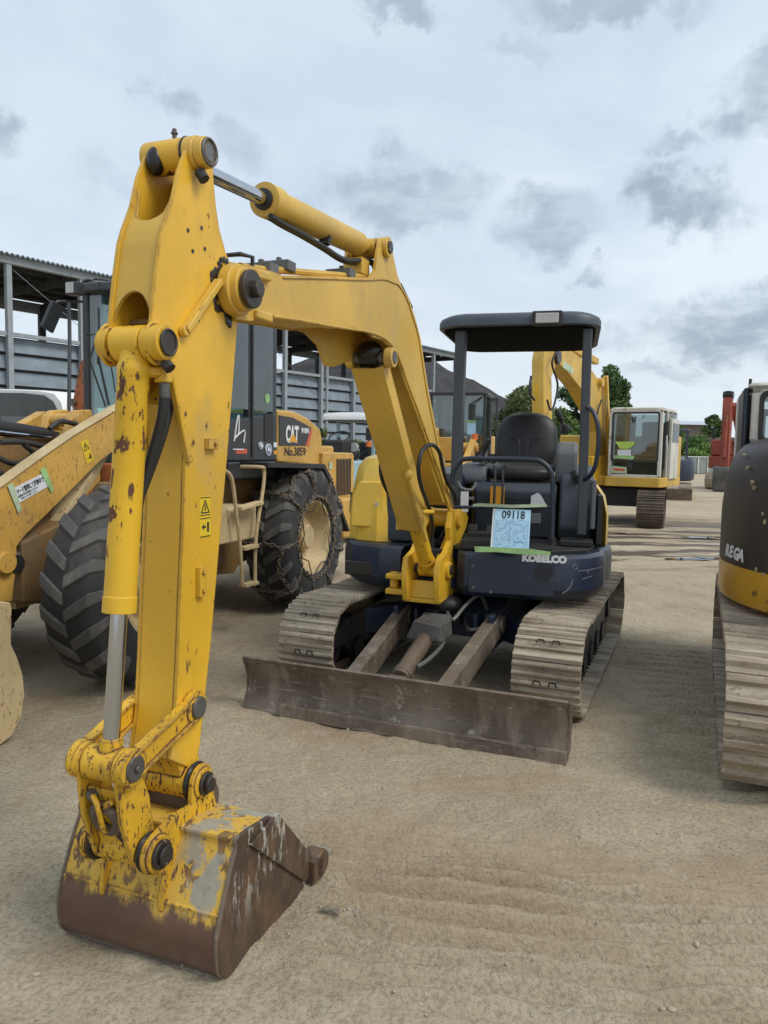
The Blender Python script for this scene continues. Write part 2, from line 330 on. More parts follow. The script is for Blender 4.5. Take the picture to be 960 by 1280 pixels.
# darker individual cloud banks where the photograph has them
wn=W.n('ShaderNodeTexNoise'); wn.inputs['Scale'].default_value=12; wn.inputs['Detail'].default_value=7; wn.inputs['Roughness'].default_value=.62; nt.links.new(gen,wn.inputs['Vector'])
wv=W.n('ShaderNodeVectorMath',operation='SUBTRACT'); nt.links.new(wn.outputs['Color'],wv.inputs[0]); wv.inputs[1].default_value=(.5,.5,.5)
wsc=W.n('ShaderNodeVectorMath',operation='SCALE'); nt.links.new(wv.outputs[0],wsc.inputs[0]); wsc.inputs['Scale'].default_value=.17
wadd=W.n('ShaderNodeVectorMath',operation='ADD'); nt.links.new(gen,wadd.inputs[0]); nt.links.new(wsc.outputs[0],wadd.inputs[1])
tot=None
for (u,v,rx,rz,st) in ((480,248,.125,.062,.62),(545,255,.07,.05,.5),(690,275,.075,.045,.62),(835,245,.06,.042,.8),(860,270,.07,.04,.75),(905,412,.12,.05,.75),(215,140,.05,.035,.55),
        (300,195,.05,.03,.35),(10,165,.04,.035,.6),(955,120,.05,.06,.7),(870,180,.04,.02,.5),(505,10,.06,.025,.6),(760,5,.12,.03,.6),(750,345,.04,.018,.6),(840,470,.09,.02,.45),(160,235,.08,.03,.2),(790,410,.08,.03,.35),(655,75,.05,.02,.25)):
    d=ray(u,v).normalized()
    s1=W.n('ShaderNodeVectorMath',operation='SUBTRACT'); nt.links.new(wadd.outputs[0],s1.inputs[0]); s1.inputs[1].default_value=d
    s2=W.n('ShaderNodeVectorMath',operation='MULTIPLY'); nt.links.new(s1.outputs[0],s2.inputs[0]); s2.inputs[1].default_value=(1.12/rx,1.12/rx,1.12/rz)
    s3=W.n('ShaderNodeVectorMath',operation='LENGTH'); nt.links.new(s2.outputs[0],s3.inputs[0])
    k=W.ramp(s3.outputs['Value'],.35,1.15,st,0)
    tot=k if tot is None else W.math('MAXIMUM',tot,k)
tot=W.math('MULTIPLY',tot,W.ramp(nf,.32,.60,.35,1.1))
base=W.mix(tot,base,(2.2,2.7,3.4))
col=W.mix(.95,sky.outputs[0],base)
nt.links.new(col,bg.inputs[0]); bg.inputs[1].default_value=.1
sd=bpy.data.lights.new('sun','SUN'); sd.energy=1.4; sd.angle=rad(24); sd.color=(1,.96,.90); so=bpy.data.objects.new('sun',sd); COL.objects.link(so)
dirv=Vector((math.sin(SUN_AZ)*math.cos(SUN_EL),math.cos(SUN_AZ)*math.cos(SUN_EL),math.sin(SUN_EL)))
so.rotation_euler=dirv.to_track_quat('Z','Y').to_euler()
SC.view_settings.view_transform='Standard'; SC.view_settings.look='None'; SC.view_settings.exposure=.60; SC.view_settings.gamma=1

# ---------------- ground: one sheet, fine near the camera, out to the horizon
def spaced(a,b,step,far,grow=1.22):
    xs=[]; x=a
    while x<b: xs.append(x); x+=step
    s=step
    while x<far: xs.append(x); s*=grow; x+=s
    xs.append(far); return xs
TR=Fr(2.0,4.6,10)     # lane of crawler prints to the right of the machine
PR=Fr(.62,2.38,101)      # a band of prints crossing the foreground
PR2=Fr(.15,2.85,106)
def gh(x,y):
    if abs(x)>22 or y>40 or y<-3: return 0.0
    p=Vector((x,y,0)); h=.022*noise.fractal(p*.55,1.0,2.0,4)+.015*noise.fractal(p*2.7,.75,2.0,6)+.005*noise.noise(p*15)+.012*max(0,noise.noise(p*6.3)-.1)
    l=TR.loc(p); wob=noise.noise(Vector((x*.8,y*.8,3)))
    m=max(0,1-(abs(l.x-.02+.06*wob)/.42)**4) if -1.2<l.y<9 else 0
    sn=math.sin(l.y*2*math.pi/.16+wob*1.4); h+=m*.017*math.copysign(abs(sn)**.6,sn)*(.45+.9*max(0,.4+noise.noise(Vector((x*1.3,y*1.3,4)))))-m*.010
    for F,wd,ln,am,pitch in ((PR,.46,.85,.017,.105),(PR2,.30,.60,.013,.095)):
        l=F.loc(p); e=max(0,1-(abs(l.x)/wd)**4)*max(0,1-(abs(l.y)/ln)**6); e*=.6+.8*max(0,noise.noise(Vector((x*1.7,y*1.7,9)))+.35)
        sn=math.sin((l.x+.10*l.y+.12*l.y*l.y+.03*noise.noise(Vector((x*2,y*2,5))))*2*math.pi/pitch); h+=e*am*1.35*math.copysign(abs(sn)**.6,sn)
    # curved scrape marks
    r=math.hypot(x-2.6,y-1.2)
    if 1.0<r<2.0 and y<3: h+=.008*math.sin(r*2*math.pi/.16+1.5*noise.noise(p*1.3))*max(0,noise.noise(Vector((x*1.1,y*1.1,1)))+.25)
    h+=.012*max(0,noise.noise(Vector((x*5,y*5,7)))-.25)
    fade=1.0
    if y>14: fade=max(0,1-(y-14)/26)
    return h*fade-.012
xp=spaced(0,3.6,.019,900); xs=[-x for x in xp[:0:-1]]+xp
ys=[-30,-12,-6,-3,-1,0,.6]; y=1.0
while y<6.2: ys.append(y); y+=.0175
s=.03
while y<1500: ys.append(y); s*=1.055 if y<40 else 1.2; y+=s
ys.append(1500)
nx,ny=len(xs),len(ys); vv=[(x,y,gh(x,y)) for y in ys for x in xs]
ff=[(j*nx+i,j*nx+i+1,(j+1)*nx+i+1,(j+1)*nx+i) for j in range(ny-1) for i in range(nx-1)]
t=NT('packed_dirt'); obj=t.tc.outputs['Object']
a=t.noise(.35,5,.6,off=(3,1,0)); b=t.noise(1.6,8,.65); c=t.noise(9,8,.7); d=t.noise(60,5,.7); e=t.noise(210,3,.7)
colr=t.mix(t.ramp(a,.38,.62),(.450,.375,.255),(.530,.450,.320))
colr=t.mix(t.ramp(b,.45,.68,0,.75),colr,(.37,.285,.18))
colr=t.mix(t.ramp(t.noise(.8,5,.6,off=(7.3,2.2,0)),.54,.70,0,.55),colr,(.38,.27,.165))
colr=t.mix(t.ramp(c,.52,.70,0,.5),colr,(.55,.49,.38))
colr=t.mix(t.ramp(d,.35,.58,.5,0),colr,(.17,.13,.09))
colr=t.mix(t.ramp(e,.60,.70,0,.75),colr,(.50,.46,.39))
vo=t.n('ShaderNodeTexVoronoi'); vo.inputs['Scale'].default_value=38; t.l(obj,vo.inputs['Vector'])
vc=t.xyz(vo.outputs['Color'])[0]
peb=t.math('MULTIPLY',t.ramp(vo.outputs['Distance'],.16,.24,1,0),t.ramp(vc,.86,.9)); colr=t.mix(t.math('MULTIPLY',peb,.55),colr,(.46,.43,.38))
# patches of redder, scraped subsoil
for (u_,v_,ra,rb,ang_) in ((560,1120,.55,.26,20),(700,1075,.40,.18,10),(930,1100,.35,.22,0),(640,975,.5,.10,-10),(470,1040,.3,.2,0)):
    c0=ground(u_,v_); sp=t.n('ShaderNodeVectorMath',operation='SUBTRACT'); t.l(obj,sp.inputs[0]); sp.inputs[1].default_value=(c0.x,c0.y,0)
    rt=t.n('ShaderNodeVectorRotate'); rt.inputs['Angle'].default_value=rad(ang_); t.l(sp.outputs[0],rt.inputs['Vector'])
    ml=t.n('ShaderNodeVectorMath',operation='MULTIPLY'); t.l(rt.outputs[0],ml.inputs[0]); ml.inputs[1].default_value=(1/ra,1/rb,0)
    ln=t.n('ShaderNodeVectorMath',operation='LENGTH'); t.l(ml.outputs[0],ln.inputs[0])
    colr=t.mix(t.ramp(t.math('ADD',ln.outputs['Value'],t.math('MULTIPLY',t.math('SUBTRACT',t.noise(5,7,.7),.5),2.2)),.55,1.35,.42,0),colr,(.39,.275,.17))
# damp tracks across the yard
xyz=t.xyz(obj); 
dw=t.noise(1.1,6,.6,(.3,1.6,1),off=(1,5,0)); yb=t.math('MULTIPLY',t.ramp(xyz[1],10,11),t.ramp(xyz[1],16,20,1,0)); xb=t.ramp(xyz[0],2.0,3.0)
damp=t.math('MULTIPLY',t.math('MULTIPLY',yb,xb),t.ramp(dw,.47,.53)); colr=t.mix(t.math('MULTIPLY',damp,.93),colr,(.085,.062,.042))
h=t.math('ADD',t.math('ADD',t.math('MULTIPLY',c,.55),t.math('MULTIPLY',d,.42)),t.math('ADD',t.math('MULTIPLY',e,.16),t.math('MULTIPLY',peb,.25)))
t.bsdf(colr,t.ramp(damp,0,1,.92,.45),0,t.bump(h,.95,.032),.25)
mbm=MB(); mbm.v=vv; mbm.f=ff; g=mbm.build('ground',t.m,ang=180); tag(g,kind='structure')
# puddles
tw=NT('puddle_water'); tw.bsdf((.05,.042,.034),.04,0,tw.bump(tw.noise(3,2,.5),.02,.01),.6)
for (u,v,a_,b_) in ((862,699,.34,.13),(885,698,.2,.1),(875,672,.5,.10),(778,667,.12,.12)):
    c0=ground(u,v); m=MB(); N=40; pts=[]
    for k in range(N):
        an=2*math.pi*k/N; r=1+.45*noise.noise(Vector((math.cos(an)*1.6+u,math.sin(an)*1.6,v)))+.18*noise.noise(Vector((math.cos(an)*5+u,math.sin(an)*5,v)))
        pts.append((c0.x+a_*r*math.cos(an),c0.y+b_*r*math.sin(an),.006))
    m.v=pts; m.f=[tuple(range(N))]; o=m.build('puddle',tw.m); tag(o,kind='structure')
# loose stones (uncountable) and a few larger ones
tg=NT('stone'); tg.bsdf(tg.mix(tg.noise(9,5,.6),(.26,.21,.15),(.50,.44,.34)),.9,0,tg.bump(tg.noise(60,4,.6),.4,.004))
def rock(m,c,r,seed):
    c=Vector(c); bm=bmesh.new(); bmesh.ops.create_icosphere(bm,subdivisions=1 if r<.012 else 2,radius=1)
    sx,sy,sz=random.uniform(.7,1.3),random.uniform(.7,1.2),random.uniform(.45,.8); vs=[]
    for v in bm.verts:
        k=1+.35*noise.noise(v.co*1.3+Vector((seed,seed*2,0))); vs.append((c.x+v.co.x*r*sx*k,c.y+v.co.y*r*sy*k,c.z+v.co.z*r*sz*k))
    fs=[tuple(v.index for v in f.verts) for f in bm.faces]; bm.free(); m.add(vs,fs)
m=MB(); n=0
while n<4200:
    x,y=random.uniform(-3.5,4.5),1.2+abs(random.gauss(0,3.0))
    if noise.noise(Vector((x*1.3,y*1.3,2)))<random.uniform(-.5,.45): continue
    r=random.choice((.002,.0025,.003,.004,.006)); 
    if random.random()<.02: r=.010
    rock(m,(x,y,gh(x,y)+r*.25),r,n*.37); n+=1
o=m.build('gravel',tg.m,ang=60); tag(o,'small loose stones scattered over the dirt','gravel',kind='stuff')
for i,(u,v,r,l) in enumerate(((880,1147,.016,'small brown stone lying in the foreground dirt at right'),(870,1190,.012,'pale pebble on the dirt below the small brown stone'),(840,1262,.012,'pale pebble near the bottom edge of the picture at right'),(480,986,.010,'tiny pale stone in front of the rusty dozer blade'))):
    c=ground(u,v); m=MB(); rock(m,(c.x,c.y,gh(c.x,c.y)+r*.3),r,i*3.3+1); tag(m.build('stone',tg.m,ang=60),l,'stone','stones lying on the dirt')
# twig-like scrap beside the bucket
c=ground(408,1143); m=MB()
for k in range(5):
    a0=random.uniform(-.6,.6); m.tube([(c.x-.03+.01*k,c.y+.008*k,.012),(c.x+.0+.012*math.cos(k),c.y+.01*math.sin(3*k),.02),(c.x+.045,c.y-.02+.012*k,.008)],.003,6,3)
tag(m.build('scrap',paint('dry_scrap',(.22,.19,.15),.9)),'crumpled dry scrap lying on the dirt to the right of the bucket','scrap')
# ================= the yellow mini excavator
T=Fr(.73,5.82,22.5); H=Fr(.73,5.82,14); B=Fr(.34,5.14,21)
ex=thing('mini_excavator','yellow mini excavator with open slate canopy and rusty bucket resting on the foreground dirt','excavator',T)
def avg(a,b,t=.5): return tuple(x+(y-x)*t for x,y in zip(a,b))
def track_path(y0,y1,r0,r1,z0,z1,sag=0.0,n=220):
    """stadium loop: front wheel centre (y0,z0) radius r0, rear (y1,z1) radius r1"""
    P=[]
    for k in range(25): a=math.pi/2+math.pi*k/24; P.append((y0+r0*math.cos(a),z0+r0*math.sin(a)))
    for k in range(1,20): t=k/20; P.append((y0+(y1-y0)*t,(z0-r0)+((z1-r1)-(z0-r0))*t))
    for k in range(25): a=-math.pi/2+math.pi*k/24; P.append((y1+r1*math.cos(a),z1+r1*math.sin(a)))
    for k in range(1,20): t=k/20; P.append((y1+(y0-y1)*t,(z1+r1)+((z0+r0)-(z1+r1))*t-sag*math.sin(2*math.pi*t)**2))
    return P
def belt(m,x0,x1,path,nshoe,grous=((-.33,.012),(.02,.014),(.36,.012)),th=.014,gap=.04,gw=.13,notch=True):
    L=[0]; n=len(path)
    for i in range(n):
        a,b=path[i],path[(i+1)%n]; L.append(L[-1]+math.hypot(b[0]-a[0],b[1]-a[1]))
    def P(s):
        s%=L[-1]; i=max(k for k in range(n) if L[k]<=s); a,b=path[i],path[(i+1)%n]; t=(s-L[i])/max(1e-9,L[i+1]-L[i]); return Vector((a[0]+(b[0]-a[0])*t,a[1]+(b[1]-a[1])*t))
    pitch=L[-1]/nshoe
    for k in range(nshoe):
        a,b=P(k*pitch+.02*pitch),P((k+1)*pitch-.02*pitch); c=(a+b)/2; d=(b-a).normalized(); nrm=Vector((d.y,-d.x))   # outward for this winding
        if nrm.dot(c-Vector((sum(p[0] for p in path)/n,sum(p[1] for p in path)/n)))<0: nrm=-nrm
        hl=(b-a).length/2; pts=[(-hl*(1+gap),0)]
        top=[(-hl*.98,th*.6)]
        for gx,gh_ in grous:
            top+= [(hl*(gx*2.1-gw*1.3),th),(hl*(gx*2.1-gw*.8),th+gh_),(hl*(gx*2.1+gw*.8),th+gh_),(hl*(gx*2.1+gw*1.3),th)]
        top+=[(hl*1.06,th*.3),(hl*1.02,-.006)]
        pr=[(-hl,-.006)]+top
        q=[(c.x+d.x*u_+nrm.x*v_,c.y+d.y*u_+nrm.y*v_) for u_,v_ in pr]
        j0,j1=random.uniform(-.003,.003),random.uniform(-.003,.003)
        m.prism('x',q,x0+j0,x1+j1)
def chainlinks(m,x,path,nl,w=.05):
    n=len(path); st=max(1,n//nl)
    for i in range(0,n,st):
        a,b=path[i],path[(i+st)%n]; m.bar((x,a[0],a[1]),(x,b[0],b[1]),w,.045)
for side in (-1,1):
    x0,x1=(-.985,-.585) if side<0 else (.585,.985); xc=(x0+x1)/2
    tp=track_path(-1.06,1.10,.262,.255,.286,.295,sag=.012)
    m=MB(); belt(m,x0,x1,tp,38)
    tb=m.build('track',MT['steel'],ex,T,bevel=.003,ang=30)
    m=MB()
    for an in (138,187):   # dark interlocking notches between the shoes on the front curve
        yy=-1.06+.291*math.cos(rad(an)); zz_=.286+.291*math.sin(rad(an)); tv=Vector((0,-math.sin(rad(an)),math.cos(rad(an))))
        for dx in (-.045,.045):
            c=Vector((xc+dx,yy,zz_)); m.tube([c+Vector((-.022,0,0)),c+Vector((-.016,0,0))-tv*.024,c+Vector((.016,0,0))-tv*.024,c+Vector((.022,0,0))],.0045,5)
    m.build('shoe_notch',MT['grease_and_shade'],tb,T)
    ip=track_path(-1.06,1.10,.225,.218,.286,.295,n=100)
    m=MB(); chainlinks(m,xc-.05,ip,60,.03); chainlinks(m,xc+.05,ip,60,.03); m.build('track_chain',MT['steel_side'],tb,T)
    m=MB()   # bolt heads on the inside of the lower shoes
    for k in range(22):
        yy=-1.0+k*.098
        for dx in (-.085,.085): m.cyl((xc+dx,yy,.036),(xc+dx,yy,.05),.011,n=6)
    m.build('bolt_row',MT['rubber'],tb,T)
    m=MB(); m.cyl((xc-.06,-1.06,.286),(xc+.06,-1.06,.286),.20); m.cyl((xc-.09,-1.06,.286),(xc+.09,-1.06,.286),.07); m.build('idler',MT['black'],ex,T,.008)
    m=MB()
    for k in range(18):
        a=2*math.pi*k/18; m.bar((xc,1.10+.17*math.cos(a),.295+.17*math.sin(a)),(xc,1.10+.235*math.cos(a),.295+.235*math.sin(a)),.05,.035,(1,0,0))
    m.cyl((xc-.03,1.1,.295),(xc+.03,1.1,.295),.19); m.cyl((xc-.10,1.1,.295),(xc+.10,1.1,.295),.12); m.build('sprocket',MT['black'],ex,T)
    m=MB(); m.prism('x',[(-.86,.16),(-.92,.30),(-.84,.40),(.82,.41),(.92,.33),(.86,.16)],xc-.085,xc+.085); m.box(xc-.10,xc+.10,-.80,.80,.40,.425)
    m.prism('x',[(-.86,.22),(-1.14,.24),(-1.14,.34),(-.86,.37)],xc-.11,xc-.085); m.prism('x',[(-.86,.22),(-1.14,.24),(-1.14,.34),(-.86,.37)],xc+.085,xc+.11)
    m.build('track_frame',MT['black'],ex,T,.008)
    for yy in (-.68,-.34,0,.34,.68):
        m=MB(); m.cyl((xc-.10,yy,.14),(xc+.10,yy,.14),.078); m.cyl((xc-.085,yy,.14),(xc-.055,yy,.14),.1); m.cyl((xc+.055,yy,.14),(xc+.085,yy,.14),.1); m.build('track_roller',MT['black'],ex,T)
    for yy in (-.1,.5): 
        m=MB(); m.cyl((xc-.05,yy,.47),(xc+.05,yy,.47),.045); m.build('carrier_roller',MT['black'],ex,T)
# undercarriage centre
m=MB()
m.prism('x',[(-.62,.30),(-.62,.47),(-.45,.56),(.45,.56),(.62,.47),(.62,.30)],-.36,.36)
for s in (-1,1):
    m.prism('z',[(s*.34,-.55),(s*.60,-.78),(s*.60,-.52),(s*.34,-.25)],.28,.46); m.prism('z',[(s*.34,.55),(s*.60,.78),(s*.60,.52),(s*.34,.25)],.28,.46)
    m.box(s*.335-.02,s*.335+.02,-.86,-.50,.28,.52); m.box(s*.21-.015,s*.21+.015,-.80,-.50,.30,.50)
m.build('undercarriage_frame',MT['navy'],ex,T,.012)
m=MB(); m.cyl((0,0,.55),(0,0,.66),.42,n=40); m.cyl((0,0,.56),(0,0,.60),.46,n=40); m.build('slewing_ring',MT['black'],ex,T)
# dozer blade
m=MB(); 
prof=[(-1.79,-.01),(-1.755,.04),(-1.725,.11),(-1.725,.19),(-1.75,.27),(-1.785,.315),(-1.775,.325),(-1.745,.315),(-1.705,.25),(-1.69,.18),(-1.69,.10),(-1.73,.02),(-1.755,-.012)]
m.prism('x',prof,-.965,.985); bl=m.build('dozer_blade',MT['blade'],ex,T,.004)
m=MB(); m.prism('x',[(-1.80,-.015),(-1.792,.055),(-1.775,.062),(-1.78,-.015)],-.70,.99); m.build('cutting_edge',MT['blade'],bl,T,.003)
m=MB(); m.prism('x',[(-1.78,.0),(-1.73,.10),(-1.73,.19),(-1.783,.318),(-1.70,.29),(-1.66,.18),(-1.69,.03)],-.975,-.962); m.prism('x',[(-1.78,.0),(-1.73,.10),(-1.73,.19),(-1.783,.318),(-1.70,.29),(-1.66,.18),(-1.69,.03)],.982,.995); m.box(-.9,.9,-1.70,-1.62,.10,.15); m.each('stiffener',MT['rust'],bl,T,.003)
for s in (-1,1):
    m=MB(); m.bar((s*.28,-1.70,.20),(s*.33,-.68,.43),.085,.15); m.cyl((s*.33-.06,-.70,.43),(s*.33+.06,-.70,.43),.06); m.build('blade_arm',MT['blade'],ex,T,.006)
m=MB(); m.cyl((.0,-1.62,.27),(.0,-1.13,.42),.052,n=24); m.cyl((0,-1.60,.275),(0,-1.56,.288),.06,n=24); m.cyl((-.05,-1.66,.25),(.05,-1.66,.25),.045)
bc=m.build('blade_cylinder',MT['rust'],ex,T,.003)
m=MB(); m.prism('y',[(-.12,.40),(.12,.40),(.11,.50),(-.07,.52)],-1.22,-1.00); m.bar((0,-1.2,.40),(0,-.95,.49),.19,.07); m.build('cylinder_guard',MT['greysteel'],bc,T,.006)
m=MB(); m.cyl((0,-1.02,.46),(0,-.72,.52),.026); m.build('piston_rod',MT['chrome'],bc,T)
m=MB(); m.ell((.02,-.80,.56),(.10,.10,.06)); m.cyl((.0,-.72,.52),(.0,-.6,.50),.09); m.box(-.09,.09,-.75,-.6,.40,.50); m.build('swivel_mount',MT['black'],ex,T,.01)
for pth in ([(.05,-.9,.52),(.12,-1.0,.50),(.16,-.85,.57),(.22,-.72,.62),(.24,-.6,.5)],[(.05,-.9,.5),(.10,-1.12,.38),(.09,-1.35,.33),(.06,-1.5,.31)],[(.10,-.66,.44),(.18,-.82,.40),(.28,-.74,.42),(.30,-.6,.4)]):
    m=MB(); m.tube(pth,.013,8,6); m.build('hose',MT['greysteel'],ex,T)
# ---------------- upper body (frame H)
def arc(cx,cy,r,a0,a1,n): return [(cx+r*math.cos(rad(a0+(a1-a0)*k/n)),cy+r*math.sin(rad(a0+(a1-a0)*k/n))) for k in range(n+1)]
rear=arc(0,0,.99,-22,202,40)
plan=rear+[(-.93,-.46),(-.83,-.62),(-.62,-.72),(-.60,-.74),(-.44,-.76),(-.40,-.56),(-.08,-.56),(-.04,-.80),(.02,-.86),(.56,-.865),(.70,-.835),(.83,-.73),(.915,-.55),(.93,-.45)]
def inset(pl,d,cx=0,cy=.05): return [((x-cx)*(1-d)+cx,(y-cy)*(1-d)+cy) for x,y in pl]
m=MB(); secs=[]
for z_,d_ in ((.625,.07),(.655,.03),(.70,.0),(.86,.0),(.905,.012),(.925,.04)): secs.append([(x,y,z_) for x,y in inset(plan,d_)])
m.loft(secs); base=m.build('lower_body',MT['navy'],ex,H,ang=30)
# front panel plate slightly proud, with seam, bolts, vent and letters
m=MB(); m.prism('y',rrect(.05,.60,.665,.895,.02,3),-.888,-.872); fp=m.build('front_panel',MT['navy'],ex,H,.004)
m=MB()
for (x,z_) in ((.075,.84),(.085,.70),(.20,.675)): m.cyl((x,-.888,z_),(x,-.897,z_),.011,n=6)
m.each('bolt',MT['greysteel'],fp,H)
v=H.hy(679,716,-.89); m=MB(); R_=.062; k=-R_+.009
while k<R_: 
    wd=math.sqrt(max(0,R_*R_-k*k)); m.box(v.x-wd,v.x+wd,-.8935,-.889,v.z+k-.0035,v.z+k+.0035); k+=.013
m.build('vent_grille',MT['rubber'],fp,H)
v=H.hy(652.5,701,-.89); text('KOBELCO',MT['letter'],fp,H,(v.x,-.889,v.z),(1,0,0),(0,0,1),.060,'lettering',.001,sx=1.02,bold=.0042)
# scratches on the corner
m=MB()
pA,pB=Vector((.83,-.73)),Vector((.915,-.55)); nC=Vector((pB.y-pA.y,-(pB.x-pA.x))).normalized(); nW=(H.ex*nC.x+H.ey*nC.y); cC=(H.o-H.o).dot(nW)+nC.dot(pA)+.003
def oncorner(u,v_): return H._h(u,v_,nW,cC)
for pts in (((722,714),(731,713),(744,711),(752,708)),((734,716),(738,712),(744,711)),((716,708),(719,705),(722,709),(719,712),(716,708)),((703,742),(712,735),(716,724)),((728,724),(740,720))):
    m.tube([oncorner(u,v_) for u,v_ in pts],.0022,5,3)
m.build('scuff_mark',MT['grey'],base,H)
# left (picture): black block painted as the shade inside the swing cylinder recess
m=MB(); m.box(-.86,-.62,-.70,-.50,.70,.80); m.build('recess_shade_block',MT['grease_and_shade'],ex,H,.01)
m=MB(); m.cyl((-.80,-.60,.74),(-.42,-.72,.72),.045); m.cyl((-.80,-.60,.74),(-.72,-.63,.74),.058); m.build('swing_cylinder',MT['rust'],ex,H)
# boom post between body and bracket
m=MB(); m.prism('z',[(-.46,-.50),(-.36,-.80),(-.16,-.84),(-.02,-.70),(.0,-.50)],.66,.73); m.prism('z',[(-.44,-.50),(-.34,-.78),(-.16,-.82),(-.04,-.70),(.0,-.50)],.86,.93); m.cyl((-.25,-.72,.60),(-.25,-.72,.98),.06); m.build('swing_post',MT['navy'],ex,H,.01)
# floor, step, plates
m=MB(); m.prism('z',[(-.36,-.62),(.0,-.78),(.56,-.79),(.80,-.62),(.86,-.3),(.86,.30),(-.36,.30)],.925,.95); m.build('floor_plate',MT['black'],ex,H,.005)
m=MB(); m.prism('z',[(-.02,-.80),(.36,-.81),(.42,-.60),(.40,-.52),(-.02,-.52)],.935,1.0); m.box(.0,.30,-.6,-.45,.99,1.03); m.build('foot_step',MT['rubber'],ex,H,.01)
m=MB(); m.box(.62,.84,-.52,-.30,.952,.992); m.build('post_foot',MT['black'],ex,H,.008)
# seat pedestal with louvres
m=MB(); m.prism('x',[(-.10,.95),(-.16,1.30),(-.12,1.36),(.45,1.36),(.45,.95)],-.02,.58); pd=m.build('seat_pedestal',MT['canopy'],ex,H,.02)
m=MB()
for k in range(5): m.box(.16,.44,-.158+.010*k*0-.006,-.130,1.12+.03*k,1.132+.03*k)
m.build('louvre',MT['black'],pd,H)
m=MB(); a=H.hy(613,608,-.19); b=H.hy(630,630,-.19); m.box(a.x,b.x,-.19,-.175,b.z,a.z); m.build('orange_sticker',MT['warn_or'],pd,H)
m=MB(); q=H.py(-.19,(663,632),(664,620),(668,618),(672,616),(676,619),(679,624),(682,630),(682,633)); m.prism('y',q,-.19,-.183); st=m.build('triangular_sticker',MT['whitepaper'],pd,H)
tag(st,'crumpled pale sticker on the pedestal')
m=MB(); a=H.hy(664,641,-.17); b=H.hy(676,654,-.17); m.box(a.x,b.x,-.175,-.165,b.z,a.z); m.build('data_plate',MT['grey'],pd,H)
m=MB(); m.prism('x',[(-.17,.95),(-.22,1.05),(-.12,1.42),(.3,1.50),(.4,.95)],.60,.84); m.build('side_console_base',MT['canopy'],ex,H,.03)
m=MB(); m.prism('x',[(-.30,.95),(-.34,1.22),(-.20,1.42),(.3,1.46),(.4,.95)],-.34,-.10); m.build('side_console_base',MT['navy'],ex,H,.04)
# seat
def pad(m,c,hx_,hy_,hz_,rot,ex_=3.2,nu=28,nv=12):
    Rm=Matrix.Rotation(rot,3,'X'); secs=[]
    for j in range(nv+1):
        t=-1+2*j/nv; k=(1-abs(t)**ex_)**(1/ex_) if abs(t)<1 else .25; k=max(k,.25); ring=[]
        for i in range(nu):
            a=2*math.pi*i/nu; cx=math.copysign(abs(math.cos(a))**.55,math.cos(a)); cy=math.copysign(abs(math.sin(a))**.55,math.sin(a))
            ring.append(tuple(Vector(c)+Rm@Vector((cx*hx_*k,cy*hy_*k,t*hz_))))
        secs.append(ring)
    m.loft(secs)
seat=thing_part=None
m=MB(); pad(m,(.30,.14,1.44),.25,.26,.065,rad(4)); m.build('seat_cushion',MT['seat'],ex,H,ang=60)
# backrest: rounded upright shell with a slightly narrower top
m=MB(); secs=[]
for j in range(17):
    t=j/16; zz_=1.43+.475*t; wd=.228*(1-max(0,(t-.60)/.40)**3.2*.50)*(.93+.16*min(1,t*3)-.12*max(0,t-.33)); dp=.075*(1-.55*t**3); yy=.40+.09*t
    if j==16: wd*=.72; dp*=.5
    ring=[]
    for i in range(28):
        a=2*math.pi*i/28; cx=math.copysign(abs(math.cos(a))**.6,math.cos(a)); cy=math.copysign(abs(math.sin(a))**.7,math.sin(a)); ring.append((.315+cx*wd,yy+cy*dp+.03*(cx*cx),zz_))
    secs.append(ring)
m.loft(secs); sb=m.build('backrest',MT['seat'],ex,H,ang=60)
m=MB()
for s in (-1,1): m.tube([(.30+s*.03,.315,1.50),(.30+s*.035,.325,1.66),(.30+s*.06,.335,1.69),(.30+s*.13,.35,1.695)],.006,6,4)
m.build('seam',MT['charcoal'],sb,H)
# arm rests / consoles with levers
for (sx,x0,x1,y0,z0,z1) in ((-1,-.14,.055,-.12,1.31,1.49),(1,.56,.72,-.05,1.33,1.66)):
    m=MB(); m.prism('x',[(y0+.03,z0+.03),(y0,z0+.09),(y0,z1-.06),(y0+.05,z1),(y0+.22,z1+.01),(y0+.40,z1-.02),(y0+.42,z0)],x0,x1); cs=m.build('console',MT['grey'],ex,H,.03,seg=3)
lv=H.hy(586,578,0.0); 
def lever(u0,v0,u1,v1,y,parent=ex,r=.022):
    a=H.hy(u0,v0,y); b=H.hy(u1,v1,y-.03); a,b=Vector(a),Vector(b); m=MB()
    for k in range(4): c=a+(b-a)*(-.12+.09*k); m.cyl(c,c+(b-a)*.06,.056-.009*k,.046-.009*k,n=18)
    bt=m.build('lever_boot',MT['seat'],parent,H)
    m=MB(); m.tube([a,a+(b-a)*.5],.010,8); m.tube([a+(b-a)*.40,a+(b-a)*.55,a+(b-a)*.85,b],[.014,.02,.023,.018],10); m.build('lever_handle',MT['rubber'],bt,H,ang=60)
lever(602,574,611,549,-.05); lever(706,536,696,512,.02)
